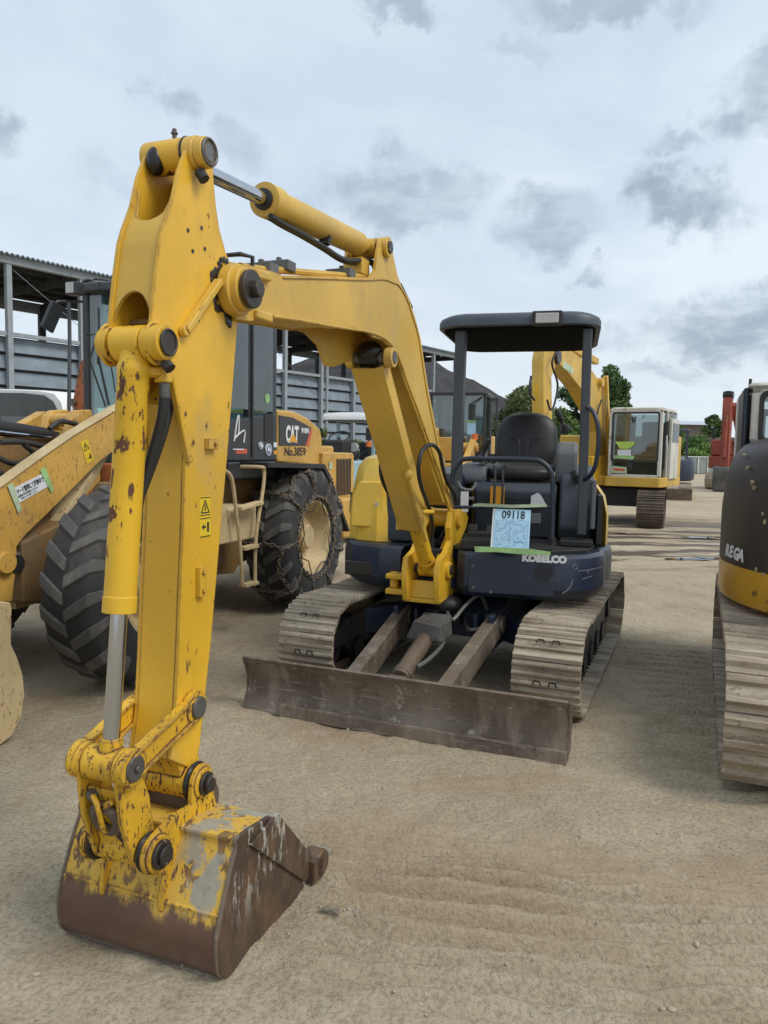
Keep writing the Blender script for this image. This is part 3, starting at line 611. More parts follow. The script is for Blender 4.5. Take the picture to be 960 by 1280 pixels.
# front handrail with travel levers
yr=-.76
m=MB(); pr=[H.hy(u,v_,yr) for u,v_ in ((565,606),(566,592),(574,578),(584,573.5),(620,573.5),(662,574.5),(676,577),(687,587),(691,602),(691,640),(690,672))]
m.tube(pr,.0165,12,5); hr=m.build('handrail',MT['navy'],ex,H,ang=60)
m=MB(); m.tube([H.hy(567,634,yr),H.hy(620,634,yr),H.hy(690,634,yr)],.012,10); m.build('crossbar',MT['navy'],hr,H)
m=MB(); p=H.hy(690,672,yr); m.cyl(p,(p.x,p.y,p.z-.05),.03,n=6); m.build('rail_foot',MT['black'],hr,H)
for u in (619,629):
    m=MB(); a=H.hy(u-2,640,-.5); b=H.hy(u,585,-.46); m.tube([a,(a.x+.002,a.y,(a.z+b.z)/2),b,(b.x+(.02 if u>622 else -.02),b.y,b.z+.012)],.009,8,4); m.build('travel_lever',MT['black'],ex,H)
m=MB(); a=H.hy(572,601,-.5); m.tube([(a.x,a.y,a.z),(a.x+.03,a.y,a.z-.05),(a.x+.10,a.y,a.z-.06),(a.x+.13,a.y+.02,a.z-.01)],.011,8,5); m.box(a.x+.02,a.x+.12,a.y-.01,a.y+.01,a.z-.13,a.z-.11); m.build('cup_bracket',MT['grey'],ex,H)
m=MB(); a=H.hy(579,640,-.6); m.box(a.x-.02,a.x+.03,-.60,-.57,a.z,a.z+.14); m.build('data_plate',MT['whitepaper'],ex,H)
for (u,v_,s) in ((612,662,.05),(645,668,.06),(588,668,.07)):
    m=MB(); a=H.hy(u,v_,-.45); m.box(a.x-s,a.x+s,-.50,-.38,.955,1.0); m.bar((a.x,-.42,.98),(a.x,-.34,1.06),.07,.015); m.build('pedal',MT['black'],ex,H,.006)
# canopy: roof, posts, lamp
m=MB(); secs=[]
X0,X1,Y0,Y1=-.262,.838,-.62,.70
def roofring(d,z_,zf):   # front edge dips slightly, top is gently domed
    return [(x,y,z_+zf*(((x-.29)/.55)**2)) for x,y in rrect(X0+d,X1-d,Y0+d,Y1-d,max(.03,.20-d),7)]
secs.append(roofring(.09,2.436,0)); secs.append(roofring(.02,2.425,0)); secs.append(roofring(.0,2.435,0)); secs.append(roofring(.0,2.475,0)); secs.append(roofring(.012,2.505,-.01)); secs.append(roofring(.05,2.530,-.02)); secs.append(roofring(.2,2.545,-.02)); secs.append(roofring(.45,2.55,0))
m.loft(secs); rf=m.build('canopy_roof',MT['canopy'],ex,H,ang=40)
m=MB(); m.loft([roofring(.035,2.416,0),roofring(.035,2.428,0)]); m.build('roof_underside',MT['roof_shade'],rf,H)  # dark sheet added under the roof, its colour stands for shade
a=H.hy(684,398,-.635)
m=MB(); m.box(a.x-.098,a.x+.098,-.645,-.60,a.z-.048,a.z+.050); lp=m.build('work_lamp',MT['rubber'],ex,H,.008)
m=MB(); m.box(a.x-.075,a.x+.075,-.655,-.640,a.z-.032,a.z+.034); m.build('lamp_lens',MT['lens'],lp,H,.006)
m=MB(); b=H.hy(684,387,-.3); m.torus((b.x,-.3,2.54),(1,0,0),(0,0,1),.022,.004,12,6,(0,math.pi)); m.build('lifting_ring',MT['rubber'],rf,H)
m=MB(); m.cyl((.02,-.3,2.53),(.02,-.3,2.555),.02,n=8); m.build('bolt',MT['rubber'],rf,H)
pt=H.hy(576,418,-.50); pb_=H.hy(569,600,-.50)
def post(x0,y0,z0,x1,y1,z1,w_,d_,mt):
    m=MB(); vs=[]
    for (x,y,z_) in ((x0,y0,z0),(x1,y1,z1)):
        for a_,b_ in ((-1,-1),(1,-1),(1,1),(-1,1)): vs.append((x+a_*w_/2,y+b_*d_/2,z_))
    m.add(vs,[(0,1,2,3),(7,6,5,4),(0,4,5,1),(1,5,6,2),(2,6,7,3),(3,7,4,0)]); return m.build('canopy_post',mt,ex,H,.012,seg=3)
sl=(pt.x-pb_.x)/(pt.z-pb_.z)
post(pt.x-sl*(pt.z-1.0),-.44,1.0,pt.x,-.47,2.45,.070,.12,MT['canopy'])
qt=H.hy(734.5,418,-.50); qb=H.hy(727,656,-.42)
post(qb.x,-.42,qb.z-.07,qt.x,-.47,2.45,.062,.075,MT['canopy'])
m=MB(); m.tube([H.hy(733,508,-.5),H.hy(741,514,-.52),H.hy(747,530,-.55),H.hy(748,556,-.56),H.hy(744,582,-.55),H.hy(738,594,-.52),H.hy(730,600,-.46)],.015,10,5); m.build('grab_handle',MT['navy'],ex,H)
m=MB(); a=H.hy(748,600,-.35); b=H.hy(748,662,-.35); m.box(a.x-.045,a.x-.01,-.36,-.2,b.z,a.z); m.build('document_box',MT['grey'],ex,H,.01)
# yellow side cover on the picture's left, counterweight hood behind the seat
cp=[(-.33,-.36),(-.47,-.50),(-.66,-.58),(-.82,-.52),(-.92,-.38),(-.955,-.1),(-.93,.25),(-.8,.5),(-.33,.5)]
m=MB(); secs=[]
for z_,d_ in ((.93,.0),(1.10,.0),(1.24,.02),(1.36,.06),(1.46,.10),(1.525,.18),(1.55,.30)): secs.append([(x,y,z_) for x,y in inset(cp,d_,-.45,.15)])
m.loft(secs); yc=m.build('side_cover',MT['yel_hood'],ex,H,ang=28)
m=MB(); q=H.py(-.605,(455,653),(494,653),(492,588),(468,586),(458,600)); 
pp=[(-.86,1.03),(-.62,1.03),(-.62,1.36),(-.80,1.36),(-.85,1.25)]
m.prism('y',pp,-.565,-.50); dr=m.build('service_door',MT['yel_hood'],yc,H,.012)
m=MB(); m.cyl((-.665,-.575,1.20),(-.665,-.560,1.20),.014,n=14); m.build('door_lock',MT['chrome'],dr,H)
m=MB(); m.box(-.60,-.36,-.55,-.40,.93,1.30); m.build('inner_cover',MT['navy'],ex,H,.02)
m=MB(); q=H.hx(440,650,-.96); m.prism('x',[(-.22,1.0),(-.28,1.12),(-.25,1.26),(-.18,1.16),(-.15,1.03)],-.955,-.935); m.build('side_vent',MT['rubber'],yc,H)
hp=arc(0,0,.955,-12,180,30)+[(-.8,.3),(.0,.42),(.70,.42)]
m=MB(); secs=[]
for z_,d_ in ((.93,.0),(1.15,.0),(1.28,.03),(1.36,.09),(1.40,.17)): secs.append([(x,y,z_) for x,y in inset(hp,d_,0,.3)])
m.loft(secs); m.build('engine_hood',MT['yel_hood'],ex,H,ang=28)
m=MB(); m.box(.86,.90,-.36,.05,.95,1.30); m.build('side_plate',MT['black'],ex,H,.01)
for k in range(3):
    m=MB(); m.cyl((.70+.05*k*0,-.02+.0,1.44),(.72,-.16,1.40),.03); 
m.build('control_linkage',MT['rubber'],ex,H)
# ---------------- swing bracket (frame B), yellow
RB=.12
m=MB()
prR=B.px(RB,(564,640),(571,634),(580,636),(584,647),(581,661),(576,672),(571,688),(567,700),(569,716),(565,735),(564,757),(548,757),(547,735),(547,716),(549,700),(557,690),(562,676),(561,660))
prm=[(y,max(.60,z_)) for y,z_ in prR]
m.prism('x',prm,RB-.03,RB+.01)
m.prism('x',prm,-RB-.01,-RB+.03)
ys_=[p[0] for p in prm]; ymin,ymax=min(ys_),max(ys_); zs=[p[1] for p in prm]
br=m.build('swing_bracket',MT['yel'],ex,B,.006)
zb=min(zs); zc=B.hx(557,712,RB).z; yb_=B.hx(557,712,RB).y
m=MB(); m.prism('x',[(yb_-.10,zb),(yb_-.075,zb+.13),(yb_+.02,zb+.11),(yb_+.30,zb+.20),(yb_+.30,zb)],-RB+.0,RB-.0); m.box(-RB-.015,RB+.0,yb_-.115,yb_+.2,zb-.015,zb+.015)
m.box(-RB-.17,-RB,yb_-.05,yb_+.13,zb+.012,zb+.05); m.box(-RB-.17,-RB,yb_-.05,yb_+.13,zb+.115,zb+.15); m.cyl((-RB-.13,yb_+.03,zb+.01),(-RB-.13,yb_+.03,zb+.155),.032); m.build('bracket_base',MT['yel'],br,B,.008)
m=MB(); m.cyl((RB-.02,yb_,zc),(RB+.035,yb_,zc),.056); m.cyl((-RB-.035,yb_,zc),(-RB+.02,yb_,zc),.056); m.each('pin_boss',MT['yel'],br,B,.006)
m=MB(); m.cyl((-RB-.04,yb_,zc),(RB+.042,yb_,zc),.034); m.build('pin',MT['pin'],br,B,.004)
ft=B.hx(574,648,RB+.02)
m=MB(); m.cyl((-RB-.035,ft.y,ft.z),(RB+.035,ft.y,ft.z),.062); m.build('foot_boss',MT['yel'],br,B,.006)
# ---------------- boom
S=.10
outer=[(283,352),(290,338),(305,331),(319,333),(339,339),(352,344),(400,345),(457,347),(478,346),(490,350),(500,356),(510,372),(518,396),(525,422),(535,487),(545,538),(556,590),(566,632),(576,650)]
inner=[(566,655),(559,628),(545,589),(524,527),(505,476),(499,455),(490,436),(478,425),(461,415),(412,411),(375,404),(339,398),(312,402),(296,400),(285,385),(281,368)]
bp_=B.px(S,*outer)+B.px(S,*inner)
bo=[(ft.y,ft.z)]
no=len(outer)
m=MB()
# core box sits inside the side plates; pocket near the knee for the cylinder head
core=B.px(S,*outer[3:-1])+B.px(S,(556,628),(543,589),(526,527),(509,476),(503,450),(498,420),(486,402),(470,395),(452,396),(430,405),(412,409),(375,402),(339,396))
m.prism('x',core,-.088,.088); bm_=m.build('boom',MT['yel_clean'],ex,B,.004)
plateR=B.px(S,*outer)+B.px(S,*inner[:8])+B.px(S,(466,422),(461,415),(440,410))+B.px(S,*inner[9:])
for s in (-1,1):
    m=MB(); m.prism('x',plateR,s*.088,s*.104)
    if s<0:   # the hidden side carries a deeper lug round the cylinder head
        q=B.px(.10,(395,402),(430,414),(444,430),(452,456),(462,458),(480,450),(498,440),(490,400),(440,392)); 
        m.prism('x',q,-.104,-.090)
    m.build('side_plate',MT['yel_clean'],bm_,B,.003)
# weld bead / flange lines
m=MB()
off=B.px(S,*[(u,v_+3.5) for u,v_ in outer[5:10]],*[(u-3.0,v_+1) for u,v_ in outer[10:-1]])
m.tube([(.106,y,z_) for y,z_ in off],.004,6,3)
off=B.px(S,*[(u,v_) for u,v_ in ((339,396),(375,401),(412,408),(440,412),(462,416),(480,424),(492,437),(500,455),(507,476),(526,527),(547,589))])
m.tube([(.107,y,z_) for y,z_ in off],.006,6,3); m.build('weld_bead',MT['yel_clean'],bm_,B)
# tip: thick collar round the arm pin
aj=B.hx(305,362,.14)
m=MB(); m.cyl((-.14,aj.y,aj.z),(-.085,aj.y,aj.z),.085,n=28); m.cyl((.085,aj.y,aj.z),(.13,aj.y,aj.z),.085,n=28); m.cyl((.115,aj.y,aj.z),(.155,aj.y,aj.z),.072,n=28); m.each('tip_boss',MT['yel_clean'],bm_,B,.006)
m=MB(); [m.ell((.0835,aj.y+(.092+.012*math.sin(7*a_))*math.cos(a_),aj.z+(.092+.012*math.sin(7*a_))*math.sin(a_)),(.003,.006+.010*math.sin(5*a_)**2,.008+.014*math.sin(3*a_)**2),8,6) for a_ in [rad(100+9*q_) for q_ in range(20)]]; m.build('grease_ring',MT['grease_and_shade'],bm_,B)
m=MB(); m.cyl((-.17,aj.y,aj.z),(.165,aj.y,aj.z),.052,n=24); m.cyl((.160,aj.y,aj.z),(.178,aj.y,aj.z),.064,n=24); m.cyl((.17,aj.y,aj.z),(.205,aj.y,aj.z),.030,n=8); m.build('arm_pin',MT['pin'],bm_,B,.004)
# cast ribs near the tip
m=MB(); 
for (u,v_,u2,v2) in ((318,342,336,347),(318,392,338,399)):
    a,b=B.hx(u,v_,.108),B.hx(u2,v2,.108); m.bar(a,b,.03,.035,(0,0,1))
m.each('tip_rib',MT['yel_clean'],bm_,B,.01)
# upper cylinder lug
lug=B.hx(487,309,.115)
m=MB(); q=B.px(S,(462,350),(472,337),(474,318),(477,303),(483,298),(491,301),(493,315),(499,344),(508,368),(480,360)); m.prism('x',q,.072,.092); m.prism('x',q,-.092,-.072)
m.cyl((.06,lug.y,lug.z),(.115,lug.y,lug.z),.050); m.cyl((-.115,lug.y,lug.z),(-.06,lug.y,lug.z),.050); lg=m.build('cylinder_lug',MT['yel_clean'],bm_,B,.004)
m=MB(); m.cyl((-.12,lug.y,lug.z),(.125,lug.y,lug.z),.030); m.build('pin',MT['pin'],lg,B,.003)
# boom cylinder pin boss at the knee
kb=B.hx(490,447,.12)
m=MB(); m.cyl((.088,kb.y,kb.z),(.135,kb.y,kb.z),.052); m.cyl((-.13,kb.y,kb.z),(-.088,kb.y,kb.z),.052); kk=m.each('pin_boss',MT['yel_clean'],bm_,B,.006)
m=MB(); m.cyl((-.135,kb.y,kb.z),(.139,kb.y,kb.z),.034); m.build('pin',MT['greysteel'],kk,B,.003)
m=MB(); m.ell((0,kb.y-.01,kb.z+.03),(.07,.06,.06)); m.cyl((-.05,kb.y,kb.z),(.05,kb.y,kb.z),.05); m.build('greasy_rod_eye',MT['grease_and_shade'],bm_,B)
# pipes along the top of the boom
m=MB(); a=[B.hx(u,v_,.03) for u,v_ in ((300,333),(330,337),(352,338),(400,342),(440,345),(456,346))]; m.tube(a,.014,8,4)
m.tube([Vector(p)+Vector((-.06,0,.008)) for p in a],.014,8,4); pp_=m.build('oil_pipe',MT['yel_clean'],bm_,B)
for (u,v_) in ((335,336),(357,333),(434,342)):
    p=B.hx(u,v_,.03); m=MB(); m.box(-.07,.06,p.y-.035,p.y+.035,p.z-.022,p.z+.02); m.cyl((.0,p.y,p.z+.01),(.0,p.y,p.z+.038),.013,n=6); m.build('pipe_clamp',MT['greysteel'],pp_,B,.005)
m=MB(); p=B.hx(297,328,.0); m.tube([(-.05,p.y-.03,p.z-.05),(-.05,p.y-.03,p.z+.02),(.03,p.y-.03,p.z+.02),(.05,p.y+.02,p.z+.02),(.05,p.y+.02,p.z-.05)],.009,6); m.build('lamp_bracket',MT['charcoal'],bm_,B)
# ---------------- boom cylinder with its guard, on the under side of the boom
U_=Vector((0,kb.y-.01,kb.z)); L_=Vector((0,yb_,zc)); D=(L_-U_); Ln=D.length; D.normalize(); Nn=Vector((0,-D.z,D.y)); 
if Nn.y>0: Nn=-Nn
m=MB(); m.cyl(U_+D*.50*Ln,L_-D*.05,.052,n=26); m.cyl(L_-D*.085,L_-D*.02,.058,n=26); m.cyl(L_+Vector((-.06,0,0)),L_+Vector((.06,0,0)),.055); cy=m.build('boom_cylinder',MT['yel_cyl'],ex,B,.004)
m=MB(); m.cyl(U_,U_+D*.55*Ln,.030); m.build('piston_rod',MT['chrome'],cy,B)
m=MB()
q0,q1=U_+D*.02+Nn*.062,U_+D*(.735*Ln)+Nn*.072
for (xa,xb,n0,n1) in ((-.085,.078,0,.006),):
    vs=[]
    for p in (q0,q1):
        for x,n_ in ((-.092,-.10),(-.092,0),(.035,.012),(.082,-.012),(.082,-.10),(.076,-.10),(.076,-.018),(.035,.005),(-.086,-.007),(-.086,-.10)): vs.append(p+Vector((x,0,0))+Nn*n_)
    n_=10; m.add(vs,[tuple(range(n_)),tuple(range(2*n_-1,n_-1,-1))]+[(i,(i+1)%n_,(i+1)%n_+n_,i+n_) for i in range(n_)])
m.build('cylinder_guard',MT['yel_clean'],cy,B,.002)
p=U_+D*(.60*Ln)+Nn*.075
m=MB(); m.bar(Vector((.075,0,0))+p-D*.25,Vector((.075,0,0))+p+D*.30,.02,.045,Nn); m.ell(Vector((.075,0,0))+p-D*.25,(.022,.03,.03)); m.build('guard_rail',MT['yel_clean'],cy,B,.005)
# ---------------- hoses round the boom foot
def hose(pts,r=.0125,parent=bm_,mt='rubber',name='hose'):
    m=MB(); m.tube([B.hx(u,v_,s) for u,v_,s in pts],r,9,6); return m.build(name,MT[mt],parent,B,ang=60)
hose([(536,703,.03),(540,668,.06),(538,640,.10),(527,610,.13),(523,585,.15),(528,563,.16),(540,556,.16),(549,565,.15),(553,583,.13),(559,603,.13),(568,618,.13),(571,634,.13)])
hose([(483,566,-.13),(476,580,-.14),(478,600,-.14),(488,622,-.13),(497,645,-.12),(503,662,-.10)],.012)
hose([(541,700,-.04),(552,670,-.03),(562,650,-.02),(560,630,-.02)],.013); hose([(548,702,.0),(560,672,.02),(566,652,.02),(562,640,.02)],.013)
hose([(545,703,.05),(556,676,.07),(561,660,.07)],.011,mt='yel')
m=MB(); a=B.hx(527,640,.13); b=B.hx(541,640,.14); m.cyl(a,b,.014); m.build('hose_clip',MT['yel'],bm_,B)
m=MB(); a=B.hx(479,568,-.12); m.bar(a,B.hx(484,585,-.12),.02,.05); a=B.hx(499,650,-.11); m.bar(a,B.hx(499,662,-.11),.03,.05); m.build('hose_clip',MT['yel_clean'],bm_,B,.004)
hose([(500,356,.0),(508,372,-.02),(514,385,-.02)],.012)
# ---------------- arm cylinder (on top)
at_=B.hx(262,190,.13); P1=Vector((0,at_.y,at_.z)); P2=Vector((0,lug.y,lug.z)); d=(P2-P1)
gy=B.hx(333,248,0).y; tg_=(gy-P1.y)/(P2.y-P1.y); dn=d.normalized()
m=MB(); m.lathe(P1,P2,[(tg_-.012,.045),(tg_-.01,.066),(tg_+.045,.066),(tg_+.05,.057),(.91,.057),(.925,.045),(.97,.030)],26); m.cyl((-.05,P2.y,P2.z),(.05,P2.y,P2.z),.05); ac=m.build('arm_cylinder',MT['yel_clean'],ex,B,.002)
m=MB(); m.lathe(P1,P2,[(tg_-.020,.030),(tg_-.018,.040),(tg_-.010,.040)],22); m.build('gland_seal',MT['rubber'],ac,B)
m=MB(); m.cyl(P1+dn*.04,P1+d*(tg_-.01),.0265,n=20); m.build('piston_rod',MT['chrome'],ac,B)
m=MB(); m.cyl(P1+Vector((-.052,0,0)),P1+Vector((.052,0,0)),.052); m.cyl(P1+dn*.03,P1+dn*.09,.038,.03); m.build('rod_eye',MT['yel'],ac,B,.004)
m=MB(); m.torus(P1+Vector((.056,0,0)),(0,1,0),(0,0,1),.045,.010,20,6); m.cyl(P1+Vector((.045,0,0)),P1+Vector((.058,0,0)),.048); m.ell(P1+Vector((-.045,-.035,-.02)),(.03,.03,.045)); m.build('grease_smear',MT['grease_and_shade'],ac,B)
for k,o_ in enumerate((.0,.022)):
    m=MB(); m.tube([B.hx(u,v_+o_*120,.03-o_) for u,v_ in ((338,270),(352,279),(378,293),(405,309),(425,322),(440,326),(455,325),(466,328),(469,340))],.0115,8,5); m.build('hose',MT['rubber'],ac,B,ang=60)
m=MB(); a=B.hx(405,306,0.02); m.bar(a,(a.x,a.y+.02,a.z+.04),.05,.02); m.build('hose_clip',MT['rubber'],ac,B)
m=MB(); a=B.hx(447,332,.0); m.box(-.045,.045,a.y-.05,a.y+.05,a.z-.05,a.z+.03); m.build('pipe_block',MT['yel_clean'],ac,B,.005)
# ---------------- arm (stick)
front=[(249,171),(240,175),(232,188),(223,213),(215,252),(205,281),(200,300),(195,340),(191,377),(187,427)]
low_f=[(188,445),(197,456),(213,461),(218,478),(223,498),(229,535),(235,578)]
rear_=[(243,962),(250,930),(264,799),(276,659),(284,571),(292,470),(297,402),(299,372),(296,350),(290,335),(282,315),(274,285),(270,258),(267,225),(266,200),(262,178)]
boxf=[(231,600),(230,650),(226,740),(223,820),(219,900),(212,950)]
core=B.px(.08,*[(u+3,v_) for u,v_ in front[3:]])+B.px(.08,(205,440),(224,475),(232,560),*boxf)+B.px(.08,*rear_[:-2])
arm_plate=B.px(.08,*front)+B.px(.08,*low_f[:3])+B.px(.08,(222,500),(232,560),*boxf)+B.px(.08,*rear_)
m=MB()
for s in (-1,1): m.prism('x',arm_plate,s*.068,s*.081)
arm=m.build('arm',MT['yel'],ex,B,.003)
# front cover plate between the side plates: U cut at the top, arch at the bottom
fp=B.px(.08,*front[3:]); fp=[(y+.010,z_) for y,z_ in fp]
def yfront(z_):
    for (y0,z0),(y1,z1) in zip(fp,fp[1:]):
        if z1<=z_<=z0: return y0+(y1-y0)*(z0-z_)/(z0-z1)
    return fp[0][0] if z_>fp[0][1] else fp[-1][0]
ztop,zbot=B.hx(215,248,.08).z,B.hx(190,398,.08).z
NX,NZ=16,22; vs=[];
for i in range(NX+1):
    x=-.067+.134*i/NX; t_=abs(x)/.067
    zt=ztop-.06*(1-t_**2)**.5+.10*max(0,t_-.75)*2; zb_=zbot+.085*(1-t_**2.2)**.7
    for j in range(NZ+1):
        z_=zb_+(zt-zb_)*j/NZ; vs.append((x,yfront(z_),z_))
n0=len(vs); vs+= [(x,y+.014,z_) for x,y,z_ in vs]; fs=[]
for i in range(NX):
    for j in range(NZ):
        a=i*(NZ+1)+j; q=(a,a+1,a+NZ+2,a+NZ+1); fs.append(q); fs.append(tuple(k+n0 for k in q[::-1]))
for i in range(NX):
    a=i*(NZ+1); b=a+NZ+1; fs.append((a,b,b+n0,a+n0)); a+=NZ; b+=NZ; fs.append((a,a+n0,b+n0,b))
m=MB(); m.v=vs; m.f=fs; m.build('front_cover',MT['yel_clean'],arm,B,ang=40)
# lower box: front face and rear face
lowfront=B.px(.08,(226,505),(233,560),*boxf); 
m=MB(); pl=[(y+.001,z_) for y,z_ in lowfront]; pr_=B.px(.08,(243,962),(250,930),(264,799),(276,659),(284,571),(292,470),(297,402))
m.prism('x',pl+[(y-.001,z_) for y,z_ in pr_],-.0675,.0675); m.build('box_section',MT['yel'],arm,B)
m=MB(); q=B.px(.08,(297,402),(296,350),(290,335),(282,315),(274,285),(270,258),(267,225)); q=[(y-.002,z_) for y,z_ in q]; m.prism('x',q+[(y-.014,z_) for y,z_ in q[::-1]],-.0675,.0675)
q=[(-2.98,1.98),(-2.80,1.92),(-2.78,1.70),(-2.80,1.70),(-2.82,1.90),(-2.99,1.965)]
m.prism('x',q,-.0675,.0675); m.build('rear_cover',MT['cat_dark'],arm,B)
# doubler lug plates for the bucket cylinder
lugp=B.px(.085,(197,372),(190,385),(187,427),(188,445),(197,456),(213,461),(223,500),(229,540),(235,578),(232,560),(226,500),(222,470),(214,440),(205,400))
pin2=B.hx(212,428,.135)
for s in (-1,1):
    m=MB(); yb2=[(pin2.y+.004+.052*math.cos(a),pin2.z+.065*math.sin(a)) for a in [math.pi*2*k/28 for k in range(28)]]
    m.prism('x',yb2,s*.075,s*.090)
    a0=Vector((s*.086,pin2.y+.06,pin2.z-.05)); tq=B.hx(236,578,.085); m.bar(a0,(s*.083,tq.y,tq.z),.018,.022,(1,0,0)); m.cyl((s*.08,tq.y,tq.z+.01),(s*.095,tq.y,tq.z+.01),.012,n=10)
    m.cyl((s*.060,pin2.y,pin2.z),(.128 if s>0 else -.096,pin2.y,pin2.z),.052,n=24); m.build('lug',MT['yel'],arm,B,.006)
m=MB(); m.cyl((-.100,pin2.y,pin2.z),(.133,pin2.y,pin2.z),.036,n=20); m.torus((.133,pin2.y,pin2.z),(0,1,0),(0,0,1),.036,.005,20,6); m.build('pin',MT['pin'],arm,B,.003)
m=MB(); m.cyl((.11,pin2.y+.01,pin2.z-.055),(.13,pin2.y+.01,pin2.z-.075),.018,n=8); m.build('bolt',MT['rubber'],arm,B)
# top bosses
for s in (-1,1):
    m=MB(); m.cyl((s*.045,P1.y,P1.z),(s*.098,P1.y,P1.z),.052,n=24)
    if s>0: m.cyl((.09,P1.y,P1.z),(.128,P1.y,P1.z),.047,n=24)
    m.build('top_boss',MT['yel_clean'],arm,B,.006)
m=MB(); m.cyl((-.10,P1.y,P1.z),(.133,P1.y,P1.z),.030); m.torus((.131,P1.y,P1.z),(0,1,0),(0,0,1),.038,.006,22,6); m.build('pin',MT['greysteel'],arm,B,.003)
m=MB(); m.cyl((.10,P1.y-.01,P1.z-.06),(.118,P1.y-.01,P1.z-.085),.018,n=8); m.build('bolt',MT['rubber'],arm,B)
m=MB(); m.cyl((0,P1.y,P1.z+.05),(0,P1.y,P1.z+.085),.007,n=8); m.cyl((0,P1.y,P1.z+.07),(0,P1.y,P1.z+.075),.011,n=8); m.build('grease_nipple',MT['greysteel'],arm,B)
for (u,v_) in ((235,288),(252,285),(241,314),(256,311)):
    p=B.hx(u,v_,.0815); m=MB(); m.cyl((.0815,p.y,p.z),(.0825,p.y,p.z),.0068,n=12); m.build('hole_shade_disc',MT['grease_and_shade'],arm,B)  # flat black discs, the inner shade of the holes painted on
# diagonal bar, brackets, stickers
m=MB(); a,b=B.hx(231,414,.094),B.hx(274,351,.100); m.bar(a,b,.022,.032,(1,0,0)); m.cyl((.08,a.y,a.z),(.105,a.y,a.z),.017,n=12); m.build('guard_bar',MT['yel_clean'],arm,B,.005)
for (u,v_) in ((263,555),(249,727)):
    p=B.hx(u,v_,.081); m=MB()
    if v_<600: m.box(.08,.10,p.y-.035,p.y+.02,p.z-.018,p.z+.018); m.cyl((.10,p.y-.0,p.z),(.11,p.y,p.z),.008,n=8)
    else: m.box(.08,.098,p.y-.02,p.y+.015,p.z-.05,p.z+.05); m.cyl((.098,p.y,p.z-.03),(.105,p.y,p.z-.03),.008,n=8); m.cyl((.098,p.y,p.z+.03),(.105,p.y,p.z+.03),.008,n=8)
    m.build('hose_bracket',MT['yel'],arm,B,.005)
def sticker(u0,v0,u1,v1,x,parent,fr,mt):
    a=fr.hx(u0,v0,x); b=fr.hx(u1,v1,x); m=MB(); y0,y1=min(a.y,b.y),max(a.y,b.y); m.box(x-.0005,x+.001,y0,y1,min(a.z,b.z),max(a.z,b.z)); return m.build('warning_sticker',mt,parent,fr),(y0,y1,min(a.z,b.z),max(a.z,b.z))
st,(y0,y1,z0,z1)=sticker(249,621,263,670,.0815,arm,B,MT['warn'])
def line(m,x,p,q,w): m.bar((x,p[0],p[1]),(x,q[0],q[1]),w,.0012,(1,0,0))
W_=y1-y0; Hh=z1-z0; m=MB(); X=.083
tri=[(y0+.15*W_,z0+.60*Hh),(y1-.15*W_,z0+.60*Hh),((y0+y1)/2,z0+.90*Hh)]
for i in range(3): line(m,X,tri[i],tri[(i+1)%3],.004)
line(m,X,((y0+y1)/2,z0+.65*Hh),((y0+y1)/2,z0+.80*Hh),.005)
for zf in (.02,.46,.54,.97): line(m,X,(y0+.05*W_,z0+zf*Hh),(y1-.05*W_,z0+zf*Hh),.0025)
line(m,X,(y0+.2*W_,z0+.25*Hh),(y0+.55*W_,z0+.25*Hh),.006); line(m,X,(y0+.75*W_,z0+.12*Hh),(y0+.75*W_,z0+.36*Hh),.010); line(m,X,(y0+.35*W_,z0+.18*Hh),(y0+.35*W_,z0+.32*Hh),.004)
m.build('pictogram',MT['ink'],st,B)
# arm end: pin bosses
l1=B.hx(254,885,.132); bpn=B.hx(263,980,.150)
m=MB(); m.cyl((-.100,l1.y,l1.z),(.100,l1.y,l1.z),.034,n=22); m.build('link_boss',MT['grease_and_shade'],arm,B,.005)
m=MB(); m.cyl((-.096,bpn.y,bpn.z),(.096,bpn.y,bpn.z),.058,n=26); m.prism('x',[(bpn.y-.055,bpn.z+.03),(bpn.y+.06,bpn.z+.01),B.px(.08,(250,930))[0],B.px(.08,(219,900))[0]],-.072,.072); m.build('end_boss',MT['yel_worn'],arm,B,.006)
m=MB(); m.torus((.093,bpn.y,bpn.z),(0,1,0),(0,0,1),.055,.010,24,6); m.torus((-.093,bpn.y,bpn.z),(0,1,0),(0,0,1),.055,.010,24,6); m.each('seal_ring',MT['grease_and_shade'],arm,B)
# ---------------- bucket cylinder
l2=B.hx(174,962,.120); Q1=Vector((.015,pin2.y,pin2.z)); Q2=Vector((.015,l2.y,l2.z)); dq=(Q2-Q1); yg=None
tz=B.hx(155,762,0).z; tt=(Q1.z-tz)/(Q1.z-Q2.z)
m=MB(); m.cyl((-.045,Q1.y,Q1.z),(.058,Q1.y,Q1.z),.053,n=24); m.lathe(Q1,Q2,[(.02,.045),(.045,.045),(.055,.049),(.075,.049),(.078,.0465),(tt-.04,.0465),(tt-.038,.049),(tt,.049),(tt+.001,.03)],30); bcy=m.build('bucket_cylinder',MT['yel_cyl'],ex,B,.002)
m=MB(); m.cyl(Q1+dq*tt,Q2-dq*.03,.0245,n=24); m.build('piston_rod',MT['chrome'],bcy,B)
m=MB(); m.cyl((-.054,Q2.y,Q2.z),(.056,Q2.y,Q2.z),.050,n=24); m.cyl(Q2-dq.normalized()*.075,Q2-dq.normalized()*.03,.034,n=20); m.build('rod_eye',MT['yel_worn'],bcy,B,.004)
pf=B.hx(190,466,.06); pg=B.hx(205,466,.085)
m=MB(); m.tube([(.035,pf.y+.0,pf.z),(.06,pf.y-.0,pf.z+.002),(.085,pf.y+.02,pf.z+.002)],.017,10); m.box(.062,.103,pg.y-.02,pg.y+.02,pg.z-.03,pg.z+.012); m.build('port_elbow',MT['yel'],bcy,B,.005)
